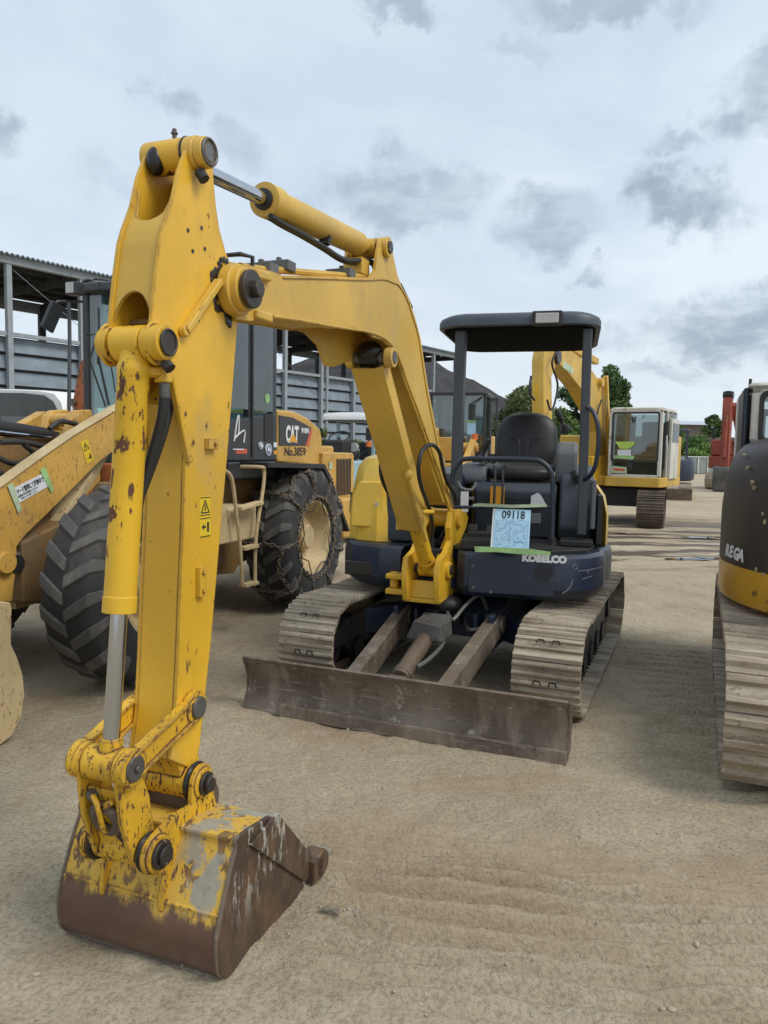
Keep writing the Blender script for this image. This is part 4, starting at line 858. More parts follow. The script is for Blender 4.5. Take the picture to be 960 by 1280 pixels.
m=MB(); m.cyl((.085,pg.y,pg.z-.03),(.087,pg.y,pg.z-.075),.016,n=12); m.build('hose_fitting',MT['greysteel'],bcy,B)
m=MB(); m.tube([(.087,pg.y,pg.z-.07)]+[B.hx(u_,v__,x__) for u_,v__,x__ in ((203,520,.078),(195,552,.055),(184,590,.030),(173,628,.010),(165,690,.0))],.016,9,5); m.tube([B.hx(u_,v__,x__) for u_,v__,x__ in ((212,470,.055),(213,500,.055),(206,535,.05),(193,575,.03),(176,620,.01))],.013,8,4); m.build('hose',MT['rubber'],bcy,B,ang=60)
# ---------------- links
for s in (-1,1):
    a,b=Vector((s*.098,l1.y,l1.z)),Vector((s*.090,l2.y,l2.z)); dd=(b-a).normalized(); nn=Vector((0,-dd.z,dd.y)); 
    m=MB(); m.bar(a,b,.020,.062,nn); m.bar(a+nn*.034,b+nn*.034,.040,.012,nn); m.bar(a-nn*.034,b-nn*.034,.040,.012,nn)
    m.cyl(a-Vector((s*.014,0,0)),a+Vector((s*.014,0,0)),.053,n=24); m.cyl(b-Vector((s*.016,0,0)),b+Vector((s*.014,0,0)),.055,n=24); lk=m.build('side_link',MT['yel_worn'],ex,B,.005)
    m=MB(); m.cyl(a+Vector((s*.0,0,0)),a+Vector((s*.026,0,0)),.036,n=26); m.cyl(b,b+Vector((s*.022,0,0)),.039,n=26); m.cyl(b+Vector((s*.0221,0,0)),b+Vector((s*.032,0,0)),.012,n=6); m.each('pin_cap',MT['greysteel'],lk,B,.006)
b2=B.hx(210,1070,.160)
m=MB()
aL,aH=Vector((0,l2.y,l2.z)),Vector((0,b2.y,b2.z)); dd=(aH-aL).normalized(); nn=Vector((0,-dd.z,dd.y))
for s in (-1,1):
    m.cyl((s*.058,aL.y,aL.z),(s*.080,aL.y,aL.z),.052,n=24)
    vs=[]
    for (p,wd) in ((aL,.045),(aL+dd*.5*(aH-aL).length,.065),(aH,.055)):
        for a_,b_ in ((-1,-1),(1,-1),(1,1),(-1,1)): vs.append(p+Vector((s*.068+a_*.009,0,0))+nn*b_*wd)
    m.loft([vs[0:4],vs[4:8],vs[8:12]])
m.cyl((-.088,aH.y,aH.z),(.088,aH.y,aH.z),.047,n=24)
if nn.y>0: nn=-nn
vs=[]
c0,c1=aL+dd*.07,aH-dd*.02
for p in (c0,c1):
    for a_,b_ in ((-.06,.020),(.06,.020),(.06,.034),(-.06,.034)): vs.append(p+Vector((a_,0,0))+nn*b_)
m.loft([vs[:4],vs[4:]])
hl=m.build('bucket_link',MT['yel_worn'],ex,B,.005)
cc=(c0+c1)/2+nn*.045
m=MB(); m.torus(cc-dd*.01,(1,0,0),dd,.038,.015,24,8); m.torus(cc-dd*.012,(1,0,0),dd,.05,.010,24,8); m.build('lifting_eye',MT['rust'],hl,B)
m=MB(); m.bar(cc-dd*.05+Vector((-.005,0,0)),cc-dd*.085+Vector((.045,-.01,0)),.02,.018); m.tube([cc-dd*.09+Vector((-.03,0,0)),cc-dd*.07+Vector((.0,-.02,0)),cc+dd*.0+Vector((.004,-.024,0)),cc+dd*.03+Vector((.0,-.012,0))],.009,8,4); m.build('hook_latch',MT['yel_worn'],hl,B,.004)
m=MB(); m.cyl(c0+nn*.03+dd*.02+Vector((-.035,0,0)),c0+nn*.05+dd*.02+Vector((-.035,0,0)),.020,n=6); m.build('bolt',MT['greysteel'],hl,B)
m=MB(); m.cyl(c1+nn*.03-dd*.05+Vector((.04,0,0)),c1+nn*.037-dd*.05+Vector((.04,0,0)),.022,n=16); m.build('hole_rim',MT['grease_and_shade'],hl,B)
# ---------------- bucket
XB=.315
bk=[(299,1045),(296,1060),(290,1085),(283,1117),(277,1147),(272,1180),(271,1205),(275,1222),(283,1231)]
prof=[(y,z_) for y,z_ in B.px(XB+.01,*bk) if z_>.085]; yh=prof[-1][0]; prof+=[(yh+.004,.058),(yh+.015,.028),(yh+.038,.004),(yh+.085,-.012)]
lip=B.hx(381,1121,XB+.01); tp_=B.hx(340,1018,XB+.01); lipy=B.hz(383,1122,0.0).y
lipy=max(lip.y,lipy)
t_=NT('bucket_shell_paint')   # yellow worn through to brown steel towards the heel
xyz=t_.xyz(); n_a=t_.noise(16,8,.66,(1,1,.35)); n_b=t_.noise(5,5,.6); zz_=t_.math('ADD',xyz[2],t_.math('MULTIPLY',t_.math('SUBTRACT',t_.noise(11,8,.70,(1,1,.30)),.5),.24))
ye=t_.mix(t_.noise(3,4,.5),(.56,.33,.04),(.66,.42,.06)); br_=t_.mix(t_.noise(6,6,.6),(.075,.040,.030),(.17,.085,.050))
wear=t_.math('MAXIMUM',t_.ramp(zz_,.215,.165),t_.math('MULTIPLY',t_.ramp(n_a,.56,.58),.8))
fine=t_.ramp(t_.noise(46,7,.72,(1,1,.35)),.575,.60)
c_=t_.mix(t_.math('MAXIMUM',wear,fine),ye,br_)
# dried cement-grey smears towards the near side corner
gx=t_.math('MULTIPLY',t_.ramp(xyz[0],.10,.18),t_.math('MULTIPLY',t_.ramp(zz_,.16,.26),t_.ramp(t_.noise(9,6,.65,(1,1,.5),off=(2,0,0)),.47,.53)))
c_=t_.mix(t_.math('MULTIPLY',gx,.9),c_,t_.mix(t_.noise(30,5,.7),(.20,.20,.17),(.38,.38,.33)))
c_=t_.mix(t_.ramp(zz_,.09,.0,0,.6),c_,(.16,.12,.085))
t_.bsdf(c_,.62,0,t_.bump(t_.math('ADD',n_a,t_.math('MULTIPLY',fine,.3)),.55,.004)); MT['bucket']=t_.m
t_=NT('bucket_side_steel'); s_=t_.noise(11,8,.7,(1,1.2,.45)); scr=t_.ramp(t_.noise(7,10,.74,(1,2.6,.6),off=(.3,.6,0)),.545,.575)
top=t_.ramp(t_.xyz()[2],.06,.30)
c_=t_.mix(t_.ramp(s_,.35,.7),(.065,.045,.034),(.15,.092,.056)); c_=t_.mix(t_.ramp(t_.noise(5,7,.7,off=(2,5,1)),.50,.66,0,.7),c_,(.20,.105,.045)); c_=t_.mix(t_.math('MULTIPLY',scr,top),c_,(.42,.40,.35)); t_.bsdf(c_,.42,.25,t_.bump(s_,.35,.004)); MT['bucket_side']=t_.m
m=MB(); path=[(tp_.y,tp_.z)]+prof+[(lipy,-.012)]
cs=catmull([(0,y,z_) for y,z_ in path],4); out_=[(p.y,p.z) for p in cs]
def offset(pl,d):
    o=[]
    for i,p in enumerate(pl):
        a=pl[max(i-1,0)]; b=pl[min(i+1,len(pl)-1)]; tx,tz_=b[0]-a[0],b[1]-a[1]; l_=math.hypot(tx,tz_) or 1; o.append((p[0]-tz_/l_*d,p[1]+tx/l_*d))
    return o
inn=offset(out_,.016)
if inn[len(inn)//2][0]<out_[len(out_)//2][0]: inn=offset(out_,-.016)
n_=len(out_); XLB=-.272; m.add([(XLB,y,z_) for y,z_ in out_]+[(XB,y,z_) for y,z_ in out_]+[(XLB,y,z_) for y,z_ in inn]+[(XB,y,z_) for y,z_ in inn],
  [(i,i+1,n_+i+1,n_+i) for i in range(n_-1)]+[(2*n_+i,3*n_+i,3*n_+i+1,2*n_+i+1) for i in range(n_-1)]+[(0,n_,3*n_,2*n_),(n_-1,3*n_-1,4*n_-1,2*n_-1)])
bkt=m.build('bucket',MT['bucket'],ex,B,ang=30)
side=out_+[]
for s in (-1,1):
    XS=XB if s>0 else -XLB; m=MB(); m.prism('x',side,s*XS,s*(XS+.014)); sp=m.build('side_plate',MT['bucket_side'],bkt,B,.003)
    a=B.hx(307,1053,XB); 
    q=[(tp_.y-.005,tp_.z),( tp_.y+.012,tp_.z+.004),(lip.y+.03,.10),(lip.y+.02,.03),(lip.y-.03,.035),(a.y-.01,a.z+.0)]
    m=MB(); m.prism('x',q,s*(XS+.014),s*(XS+.026)); m.build('side_cutter',MT['bucket_side'],sp,B,.003)
    m=MB(); m.cyl((s*(XS-.02),lip.y+.07,.055),(s*(XS+.05),lip.y+.07,.055),.052,n=24); m.bar((s*(XS+.015),lip.y+.0,.055),(s*(XS+.015),lip.y+.08,.055),.07,.085); m.build('side_lug',MT['bucket_side'],bkt,B,.006)
for k in range(4):
    x=-.27+.18*k+.02; m=MB(); m.loft([[(x-.035,lipy-.05,-.012),(x+.035,lipy-.05,-.012),(x+.035,lipy-.05,.05),(x-.035,lipy-.05,.05)],[(x-.03,lipy+.06,-.01),(x+.03,lipy+.06,-.01),(x+.03,lipy+.06,.045),(x-.03,lipy+.06,.045)],[(x-.034,lipy+.24,.0),(x+.034,lipy+.24,.0),(x+.034,lipy+.24,.022),(x-.034,lipy+.24,.022)]]); m.build('tooth',MT['tooth'],bkt,B,.004)
# seam across the back
sm=min(range(len(out_)),key=lambda i:abs(out_[i][1]-.20)+(0 if out_[i][0]<-2.8 else 9)); y_,z_=out_[sm]
m=MB(); m.box(XLB,XB,y_-.006,y_+.01,z_-.006,z_+.006); m.build('back_seam',MT['bucket'],bkt,B,.004)
# edge bead along both sides of the back
for s in (-1,1):
    m=MB(); m.tube([((XB if s>0 else XLB)+s*.004,y,z_) for y,z_ in out_[4:-3]],.007,6); m.build('edge_bead',MT['rust'],bkt,B)
# ears
def back_y(z_):
    best=min((p for p in out_ if p[0]<-2.85),key=lambda p:abs(p[1]-z_)); return best[0]
for s in (-1,1):
    ear=[]
    for k in range(9): a_=rad(-20+k*180/8); ear.append((bpn.y+.06*math.cos(a_),bpn.z+.06*math.sin(a_)))
    ear+=[(bpn.y-.062,bpn.z-.05),((bpn.y+b2.y)/2-.03,(bpn.z+b2.z)/2+.02)]
    for k in range(9): a_=rad(100+k*150/8); ear.append((b2.y+.062*math.cos(a_),b2.z+.062*math.sin(a_)))
    zz1=b2.z-.09
    for z_ in (b2.z-.09,b2.z-.14,b2.z-.20): ear.append((back_y(z_)-.022 if z_>b2.z-.18 else back_y(z_)-.002,z_))
    ear+=[(back_y(b2.z-.20)+.02,b2.z-.20),(back_y(b2.z-.05)+.03,b2.z-.06),(tp_.y-.03,tp_.z-.02),(bpn.y+.08,tp_.z+.0)]
    m=MB(); m.prism('x',ear,s*.102,s*.122); m.cyl((s*.094,b2.y,b2.z),(s*.132,b2.y,b2.z),.056,n=26); m.cyl((s*.118,bpn.y,bpn.z),(s*.130,bpn.y,bpn.z),.050,n=26); er=m.build('ear',MT['yel_worn'],bkt,B,.006)
    m=MB(); m.cyl((s*.13,b2.y,b2.z),(s*.146,b2.y,b2.z),.044,n=24); m.cyl((s*.1461,b2.y,b2.z),(s*.160,b2.y,b2.z),.030,n=18); m.cyl((s*.128,bpn.y,bpn.z),(s*.142,bpn.y,bpn.z),.038,n=24); m.cyl((s*.1421,bpn.y,bpn.z),(s*.158,bpn.y,bpn.z),.027,n=18); m.each('bucket_pin',MT['pin'],er,B,.005)
    m=MB(); m.torus((s*.091,b2.y,b2.z),(0,1,0),(0,0,1),.050,.010,24,6); m.build('seal_ring',MT['grease_and_shade'],er,B)
m=MB(); m.cyl((-.105,bpn.y+.05,tp_.z+.02),(.105,bpn.y+.05,tp_.z+.02),.07,n=24); m.build('cross_tube',MT['rust'],bkt,B)
# ---------------- auction sheet taped to the railing
yp=-.795
a=H.hy(619,636,yp); b=H.hy(662,689,yp)
sh=thing('auction_sheet','pale blue auction sheet numbered 09118 taped to the handrail of the front excavator','paper sheet',H,'auction sheets on the machines',loc=(a.x,yp,b.z))
wd=b.x-a.x; N=8
def sheetmesh(x0,x1,z0,z1,y0,y1,amp=.006):
    m=MB(); vs=[]; nx_,nz_=6,10
    for j in range(nz_+1):
        for i in range(nx_+1):
            s,t=i/nx_,j/nz_; vs.append((x0+(x1-x0)*s,y0+(y1-y0)*t+amp*math.sin(3*s+5*t),z0+(z1-z0)*t))
    fs=[(j*(nx_+1)+i,j*(nx_+1)+i+1,(j+1)*(nx_+1)+i+1,(j+1)*(nx_+1)+i) for j in range(nz_) for i in range(nx_)]
    k=len(vs); vs+= [(x,y+.0012,z_) for x,y,z_ in vs]; fs+= [tuple(q+k for q in f[::-1]) for f in fs]; m.v=vs; m.f=fs; return m
z0,z1=b.z,a.z
m=sheetmesh(a.x,b.x,z0,z1,-.905,yp,.0); pa=m.build('sheet',MT['paper'],sh,H,ang=80)
m=sheetmesh(a.x-.014,a.x+.01,z0+.01,z1,-.899,yp+.006,.0); m.build('plastic_sleeve',MT['whitepaper'],sh,H,ang=80)
upv=Vector((0,yp+.905,z1-z0)).normalized(); nv=Vector((0,-upv.z,upv.y))
def onsheet(s,t,o=.002): return Vector((a.x+wd*s,-.905,z0))+upv*((Vector((0,yp+.905,z1-z0)).length)*t)+nv*o
text('09118',MT['ink'],pa,H,onsheet(.20,.785),(1,0,0),upv,.075,'sheet_number',.0004,sx=.80,bold=.0012)
m=MB(); random.seed(3); Lh=Vector((0,yp+.905,z1-z0)).length
def seg(s0,t0,s1,t1,w_=.0022): 
    p,q=onsheet(s0,t0),onsheet(s1,t1); m.bar(p,q,w_,.0006,nv)
for k in range(13):
    t=.73-k*.052
    seg(.05,t,.95,t,.0010)
    s=.08
    while s<.9:
        l=random.uniform(.02,.09)
        if random.random()<.45: seg(s,t+.022+random.uniform(-.006,.006),min(.93,s+l),t+.022+random.uniform(-.006,.006),.0024)
        s+=l+.03
for s in (.05,.45,.95): seg(s,.12,s,.75,.0010)
for k in range(6): seg(.55+.05*k,.26+.02*math.sin(k*2),.60+.05*k,.26+.02*math.sin(k*2+2),.003)
for k in range(7): seg(.08+.045*k,.075,.105+.045*k,.075,.008)
m.build('print',MT['faint'],pa,H)
m=MB(); q=[H.hy(u,v_,yp-.008) for u,v_ in ((592,630),(600,629),(640,631),(683,630),(684,633.5),(640,635),(600,633),(590,633))]; m.prism('y',[(p.x,p.z) for p in q],yp-.012,yp-.008); m.build('tape_strip',MT['tape_pale'],sh,H)
m=MB(); q=[H.hy(u,v_,-.91) for u,v_ in ((593,683),(620,684),(662,686),(688,690),(688,694),(655,693),(620,690),(594,690))]; m.prism('y',[(p.x,p.z) for p in q],-.913,-.906); m.build('tape_strip',MT['tape'],sh,H)
# ================= wheel loader
random.seed(11)
L=Fr(-2.06,6.81,20.8)
def wheel(root,fr,cx,cy,R,W_,side,rimmat,name='wheel',lugs=20,chain=False,lugmat='tyre_lug',seed=0):
    """side=+1: outer face towards +x"""
    wm=bpy.data.objects.new(name,None); M=fr.m@Matrix.Translation((cx,cy,R-.015)); _link(wm,root,M); fw=Fr(0,0,0); fw.m=M
    xo=W_/2; rr=R*.49
    m=MB(); prof=[(-xo*.80,rr),(-xo*.98,rr+.05),(-xo,R*.72),(-xo*.93,R*.90),(-xo*.80,R*.955),(-xo*.4,R*.965),(0,R*.968),(xo*.4,R*.965),(xo*.80,R*.955),(xo*.93,R*.90),(xo,R*.72),(xo*.98,rr+.05),(xo*.80,rr)]
    secs=[[(x,r*math.cos(2*math.pi*k/56),r*math.sin(2*math.pi*k/56)) for k in range(56)] for x,r in prof]; m.loft(secs,caps=False); ty=m.build('tyre',MT['tyre'],wm,M=M,ang=50)
    m=MB(); N=lugs
    for sd in (-1,1):
        for k in range(N):
            a0=2*math.pi*(k+(.5 if sd>0 else 0))/N+seed
            st=[(xo*1.0,R*.80,0,.028),(xo*.97,R*.90,.02,.034),(xo*.82,R*.985,.05,.040),(xo*.45,R*.995,.14,.040),(xo*.02,R*.997,.24,.036)]; secs=[]
            for (x,r,da,hw) in st:
                a=a0+da*.9; ring=[]
                w2=hw/r
                for aa,r2 in ((a-w2*1.25,r-.045),(a-w2,r),(a+w2,r),(a+w2*1.25,r-.045)): 
                    xx=x-(0 if r2==r else (.02 if x>xo*.9 else 0)); ring.append((sd*xx,r2*math.cos(aa),r2*math.sin(aa)))
                secs.append(ring)
            m.loft(secs)
    m.build('tread',MT[lugmat],ty,M=M,bevel=.006,ang=40)
    m=MB(); s=side
    secs=[[(s*x,r*math.cos(2*math.pi*k/44),r*math.sin(2*math.pi*k/44)) for k in range(44)] for x,r in ((xo*.86,rr+.035),(xo*.90,rr+.03),(xo*.88,rr+.005),(xo*.72,rr-.02),(xo*.30,rr-.06),(xo*.15,rr-.09),(xo*.10,rr*.62),(xo*.22,rr*.56),(xo*.25,rr*.40),(xo*.55,rr*.36),(xo*.60,rr*.30))]
    m.loft(secs,caps=False); m.cyl((s*xo*.50,0,0),(s*xo*.62,0,0),rr*.31,n=30); 
    for k in range(8):
        a=2*math.pi*k/8; m.cyl((s*xo*.2,rr*.47*math.cos(a),rr*.47*math.sin(a)),(s*xo*.32,rr*.47*math.cos(a),rr*.47*math.sin(a)),.018,n=6)
    m.build('rim',MT[rimmat],wm,M=M,ang=30)
    if chain:
        m=MB()
        def links(pts,r=.0075,Lk=.045):
            P=catmull(pts,8); acc=0; q=[P[0]]
            for a,b in zip(P,P[1:]):
                acc+=(b-a).length
                if acc>=Lk*.72: q.append(b); acc=0
            for i,(a,b) in enumerate(zip(q,q[1:])):
                c=(a+b)/2; d=(b-a).normalized(); rad_=Vector((0,c.y,c.z)).normalized(); n_=d.cross(rad_).normalized(); o2=n_ if i%2 else (rad_+n_*.3).normalized()
                ring=[]
                for k in range(10):
                    an=2*math.pi*k/10; ring.append(c+d*math.cos(an)*Lk*.52+o2*math.sin(an)*.017)
                m.tube(ring,r,5,0,True)
        def pt(x,r,a): return (x,r*math.cos(a),r*math.sin(a))
        K=9
        for k in range(K):
            a=2*math.pi*k/K+.35
            j=random.uniform(-.05,.05)
            links([pt(xo*.98,R*.60,a),pt(xo*1.04,R*.80,a+.03),pt(xo*.97,R*.97,a+.05+j),pt(xo*.5,R*1.02,a+.0),pt(0,R*1.03,a+j),pt(-xo*.5,R*1.02,a),pt(-xo*.97,R*.97,a),pt(-xo*1.04,R*.8,a)])
            a2=a+2*math.pi/K
            links([pt(xo*.98,R*.60,a),pt(xo*1.03,R*.57,(a+a2)/2),pt(xo*.98,R*.60,a2)])
            if k%2==0: links([pt(xo*.97,R*.97,a+.05),pt(xo*.7,R*1.0,(a+a2)/2),pt(xo*.97,R*.97,a2+.05)])
        ch=m.build('tyre_chain',MT['rust'],wm,M=M,ang=60)
        m=MB(); q=[]
        for k in range(12): a=2*math.pi*k/12; q.append(pt(xo*(1.0 if k%2 else .97),R*(.40 if k%2 else .60),a+.35))
        for k in range(12): m.tube([q[k],q[(k+1)%12]],.006,5)
        m.build('tensioner_cord',MT['rubber'],wm,M=M)
    return wm
ld=thing('wheel_loader','ochre wheel loader with black cab and chained rear tyres parked left of the front excavator','wheel loader',L)
wheel(ld,L,.95,-1.45,.675,.45,1,'cream',seed=.1); wheel(ld,L,-.79,-1.38,.69,.45,-1,'cream')
wheel(ld,L,.80,1.22,.71,.45,1,'cream',chain=True,seed=.2); wheel(ld,L,-.80,1.22,.71,.45,-1,'cream')
# frames, axles
m=MB(); m.prism('x',[(-1.9,.55),(-1.9,.95),(-1.2,1.15),(-.5,1.15),(-.25,.9),(-.25,.45),(-1.2,.40)],-.42,.42); m.build('front_frame',MT['cat_dark'],ld,L,.02)
m=MB(); m.cyl((-.6,-1.34,.65),(.6,-1.34,.65),.16); m.cyl((-.6,1.33,.65),(.6,1.33,.65),.16); m.build('axle',MT['cat_dark'],ld,L)
m=MB(); m.prism('x',[(-.15,.45),(-.25,.8),(-.20,1.25),(2.1,1.25),(2.2,1.0),(2.1,.75),(.5,.45)],-.52,.52); m.prism('x',[(-.55,.50),(-.55,1.0),(.5,1.1),(.62,.6),(.4,.42)],.52,.58); m.build('rear_frame',MT['cat_dark'],ld,L,.015)
m=MB(); m.box(.53,.90,-.35,.25,.78,1.08); m.build('step_box',MT['cream'],ld,L,.02)
# cab
XC=.72
def lz(u,v,x): return L.hx(u,v,x)
yA=lz(287,500,XC).y; yF=-.10; yB=lz(347,500,XC).y; yM=lz(315,500,XC).y; ztop=3.03; zsill=lz(300,508,XC).z; zb=lz(300,577,XC).z
m=MB()
body=[(yF,zb),(yF,1.62),(yF+.02,1.80),(yF+.02,zsill-.2),(yB,zsill-.2),(yB,zb)]
m.prism('x',[(yF,zb),(yF,zsill-.15),(yB,zsill-.02),(yB,zb)],-XC,XC); cab=m.build('cab',MT['charcoal'],ld,L,.02)
m=MB()
for x in (-XC+.04,XC-.04):
    for y in (yF+.05,yM,yB-.04): m.bar((x,y+(.10 if y<-.3 else 0)*0,zsill-.1),(x,y,ztop-.08),.07,.075,(0,1,0))
m.each('cab_pillar',MT['charcoal'],cab,L,.015)
m=MB(); m.prism('x',[(yF-.05,ztop-.10),(yF-.02,ztop),(yB+.02,ztop),(yB+.06,ztop-.12)],-XC-.03,XC+.03); m.build('cab_roof',MT['charcoal'],cab,L,.03)
g0=zsill-.02
for (nm,bx) in (('windscreen',(-XC+.07,XC-.07,yF+.03,yF+.04,g0-.35,ztop-.10)),('rear_window',(-XC+.07,XC-.07,yB-.05,yB-.04,g0,ztop-.10)),
        ('door_window',(XC-.02,XC-.01,yF+.08,yM-.04,g0,ztop-.10)),('side_window',(XC-.02,XC-.01,yM+.04,yB-.07,g0,ztop-.10)),('side_window',(-XC+.01,-XC+.02,yF+.08,yB-.07,g0,ztop-.10))):
    m=MB(); m.box(*bx); m.build(nm,MT['glass_green'],cab,L)
m=MB(); m.box(-.28,.22,.25,.65,1.9,2.0); m.box(-.28,.22,.62,.72,1.95,2.65); m.build('operator_seat',MT['seat'],cab,L,.04)
m=MB(); m.torus((-.03,.12,2.22),(1,0,0),(0,.4,1),.18,.015,24,6); m.cyl((-.03,.12,2.2),(-.03,.02,1.8),.03); m.build('steering_wheel',MT['rubber'],cab,L)
# door lines, vent slot, stickers on the cab side
m=MB(); 
for y in (yM,): m.box(XC-.005,XC+.012,y-.012,y+.012,zb+.04,ztop-.12)
a=lz(330,551,XC); b=lz(341,518,XC); m.box(XC,XC+.006,a.y,b.y,a.z,b.z); m.build('door_seal',MT['rubber'],cab,L)
m=MB(); 
for (u,v) in ((298,539),): 
    a=lz(u,v,XC+.004); 
    m.tube([(a.x,a.y-.07,a.z-.09),(a.x,a.y-.02,a.z+.10),(a.x,a.y+.01,a.z+.13),(a.x,a.y+.0,a.z-.02),(a.x,a.y-.06,a.z-.06),(a.x,a.y+.10,a.z+.01),(a.x,a.y+.09,a.z-.1)],.007,5,4)
    m.box(a.x-.001,a.x+.003,a.y-.09,a.y+.09,a.z-.165,a.z-.155)
m.build('emblem',MT['letter'],cab,L)
a=lz(295,567,XC+.003); b=lz(309,561,XC+.003); m=MB(); m.box(XC,XC+.003,a.y,b.y,a.z,b.z); m.build('red_sticker',MT['red'],cab,L)
for (u,v,r_,mt) in ((325.5,557,.035,'letter'),(335,562,.056,'letter')):
    a=lz(u,v,XC); m=MB(); m.cyl((XC,a.y,a.z),(XC+.012,a.y,a.z),r_*1.0,n=22); s1=m.build('round_sticker',MT[mt],cab,L)
    m=MB(); m.cyl((XC+.012,a.y,a.z),(XC+.014,a.y,a.z),r_*.82,n=22); m.build('sticker_disc',MT['inkblue'],cab,L)
    m=MB(); m.torus((XC+.0145,a.y,a.z),(0,1,0),(0,0,1),r_*.5,.004,16,5); m.box(XC+.014,XC+.016,a.y-r_*.5,a.y+r_*.5,a.z-.012,a.z+.012); m.build('sticker_mark',MT['letter'],cab,L)
for (u0,v0,u1,v1,mt) in ((342,553,346,559,'letter'),(342,563,346,568,'warn_or')):
    a,b=lz(u0,v1,XC),lz(u1,v0,XC); m=MB(); m.box(XC,XC+.003,a.y,b.y,a.z,b.z); m.build('square_sticker',MT[mt],cab,L)
a=lz(335,498,XC); m=MB(); m.cyl((XC-.01,a.y,a.z),(XC-.004,a.y,a.z),.045,n=20); m.build('green_sticker',MT['tape'],cab,L)
m=MB(); m.box(.50,XC+.02,yF+.15,yB-.05,zb-.16,zb); m.build('cab_floor_box',MT['charcoal'],ld,L,.02)
# ladder
XL=.98
p=[lz(u,v,XL) for u,v in ((281,588),(290,600),(296,648),(300,680),(303,732))]
q=[lz(u,v,XL+.0) for u,v in ((326,584),(330,588),(329,610),(322,655),(319,690),(319,728))]
m=MB(); m.tube(p,.016,8,4); m.tube([Vector(q[0])+Vector((-.2,0,.0))]+q,.016,8,4); lad=m.build('ladder',MT['cream'],ld,L)
for (a_,b_) in (((297,636),(325,628)),((302,686),(319,682)),((303,732),(319,728))):
    a,b=lz(*a_,XL),lz(*b_,XL); m=MB(); m.bar(a,b,.08,.03); m.build('rung',MT['cream'],lad,L,.004)
# rear fender, black edged
XF=1.0
f0=[lz(u,v,XF) for u,v in ((333,578),(404,580),(409,590),(436,664))]
m=MB()
qq=[(p_.y,p_.z) for p_ in f0]; th=[(y-.012,z_-.03) for y,z_ in qq]
qq2=qq+[(qq[3][0]-.05,qq[3][1]),(qq[2][0]-.05,qq[2][1]-.03),(qq[1][0]-.03,qq[1][1]-.045),(qq[0][0],qq[0][1]-.045)]
m.prism('x',qq2,.50,XF+.02); m.prism('x',qq2,-XF,-.5); m.build('rear_fender',MT['black'],ld,L,.004)
m=MB(); m.box(.50,.53,-.1,f0[1].y,1.0,f0[0].z-.05); m.build('fender_panel',MT['cat_dark'],ld,L)
# front fender
m=MB(); m.prism('x',[(-.95,1.42),(-.45,1.52),(-.40,1.46),(-.93,1.37)],.45,.98); m.build('front_fender',MT['charcoal'],ld,L,.01)
# engine hood
XH=.55
hp=[lz(u,v,XH) for u,v in ((347,578),(348,512),(368,514),(385,522),(401,536),(403,548),(404,583))]
hq=[(p_.y,p_.z) for p_ in hp]
m=MB(); m.prism('x',hq,-XH,XH); hood=m.build('engine_hood',MT['cat'],ld,L,.03,seg=3)
gq=[lz(u,v,XH+.004) for u,v in ((349,557),(349,519),(366,522),(381,530),(389,535),(382,557))]
m=MB(); m.prism('x',[(p_.y,p_.z) for p_ in gq],XH-.002,XH+.006); dec=m.build('black_decal',MT['charcoal'],hood,L)
gq=[lz(u,v,XH+.006) for u,v in ((382,557),(389,535),(390,540),(386,557))]; m=MB(); m.prism('x',[(p_.y,p_.z) for p_ in gq],XH+.002,XH+.0075); m.build('red_stripe',MT['red'],hood,L)
a=lz(356.5,552,XH); b=lz(372,552,XH)
text('CAT',MT['letter'],dec,L,(XH+.007,a.y,a.z),(0,1,0),(0,0,1),.235,'lettering',.002,sx=(b.y-a.y)/.235/1.95*1.0,bold=.010)
c=lz(365.5,552,XH); m=MB(); m.prism('x',[(c.y-.10,c.z-.003),(c.y+.10,c.z-.003),(c.y,c.z+.085)],XH+.0095,XH+.0115); m.build('yellow_triangle',MT['warn_or'],dec,L)
a=lz(376,541,XH); text('910H',MT['letter'],dec,L,(XH+.007,a.y,a.z),(0,1,0),(0,0,1),.075,'lettering',.002,sx=1.1,bold=.003)
a=lz(355,567,XH); text('No.3859',MT['ink'],hood,L,(XH+.002,a.y,a.z-.02),(0,1,0),(0,0,1),.125,'lettering',.002,sx=1.12,bold=.002)
m=MB(); a=lz(404,555,XH); m.box(-.5,.5,a.y-.02,a.y+.42,1.25,a.z-.02); 
rg=m.build('radiator_housing',MT['cat'],ld,L,.03)
a0,a1=lz(403,650,.60),lz(442,650,.60); zt=lz(410,565,.60).z
m=MB(); m.prism('x',[(a0.y,1.02),(a0.y,zt),(a1.y-.05,zt-.01),(a1.y,zt-.05),(a1.y,1.02)],-.60,.60); cw=m.build('rear_housing',MT['cat'],ld,L,.02)
g0_,g1_=lz(420,625,.605),lz(439,573,.605); m=MB(); m.box(.60,.606,g0_.y,g1_.y,g0_.z,g1_.z); gr=m.build('side_grille',MT['cat_dark'],cw,L)
m=MB(); n_=10
for k in range(n_): y_=g0_.y+(g1_.y-g0_.y)*(k+.5)/n_; m.box(.605,.612,y_-.008,y_+.008,g0_.z+.01,g1_.z-.01)
m.build('grille_bars',MT['black'],gr,L)
a=lz(413,582,.606); m=MB(); m.box(.605,.61,a.y-.04,a.y+.04,a.z-.04,a.z+.04); m.build('square_sticker',MT['tape_pale'],cw,L)
m=MB(); m.prism('x',[(a0.y+.05,.55),(a0.y-.1,1.02),(a1.y+.05,1.02),(a1.y+.12,.95),(a1.y+.05,.50)],-.85,.85); m.build('counterweight',MT['cat'],ld,L,.04)
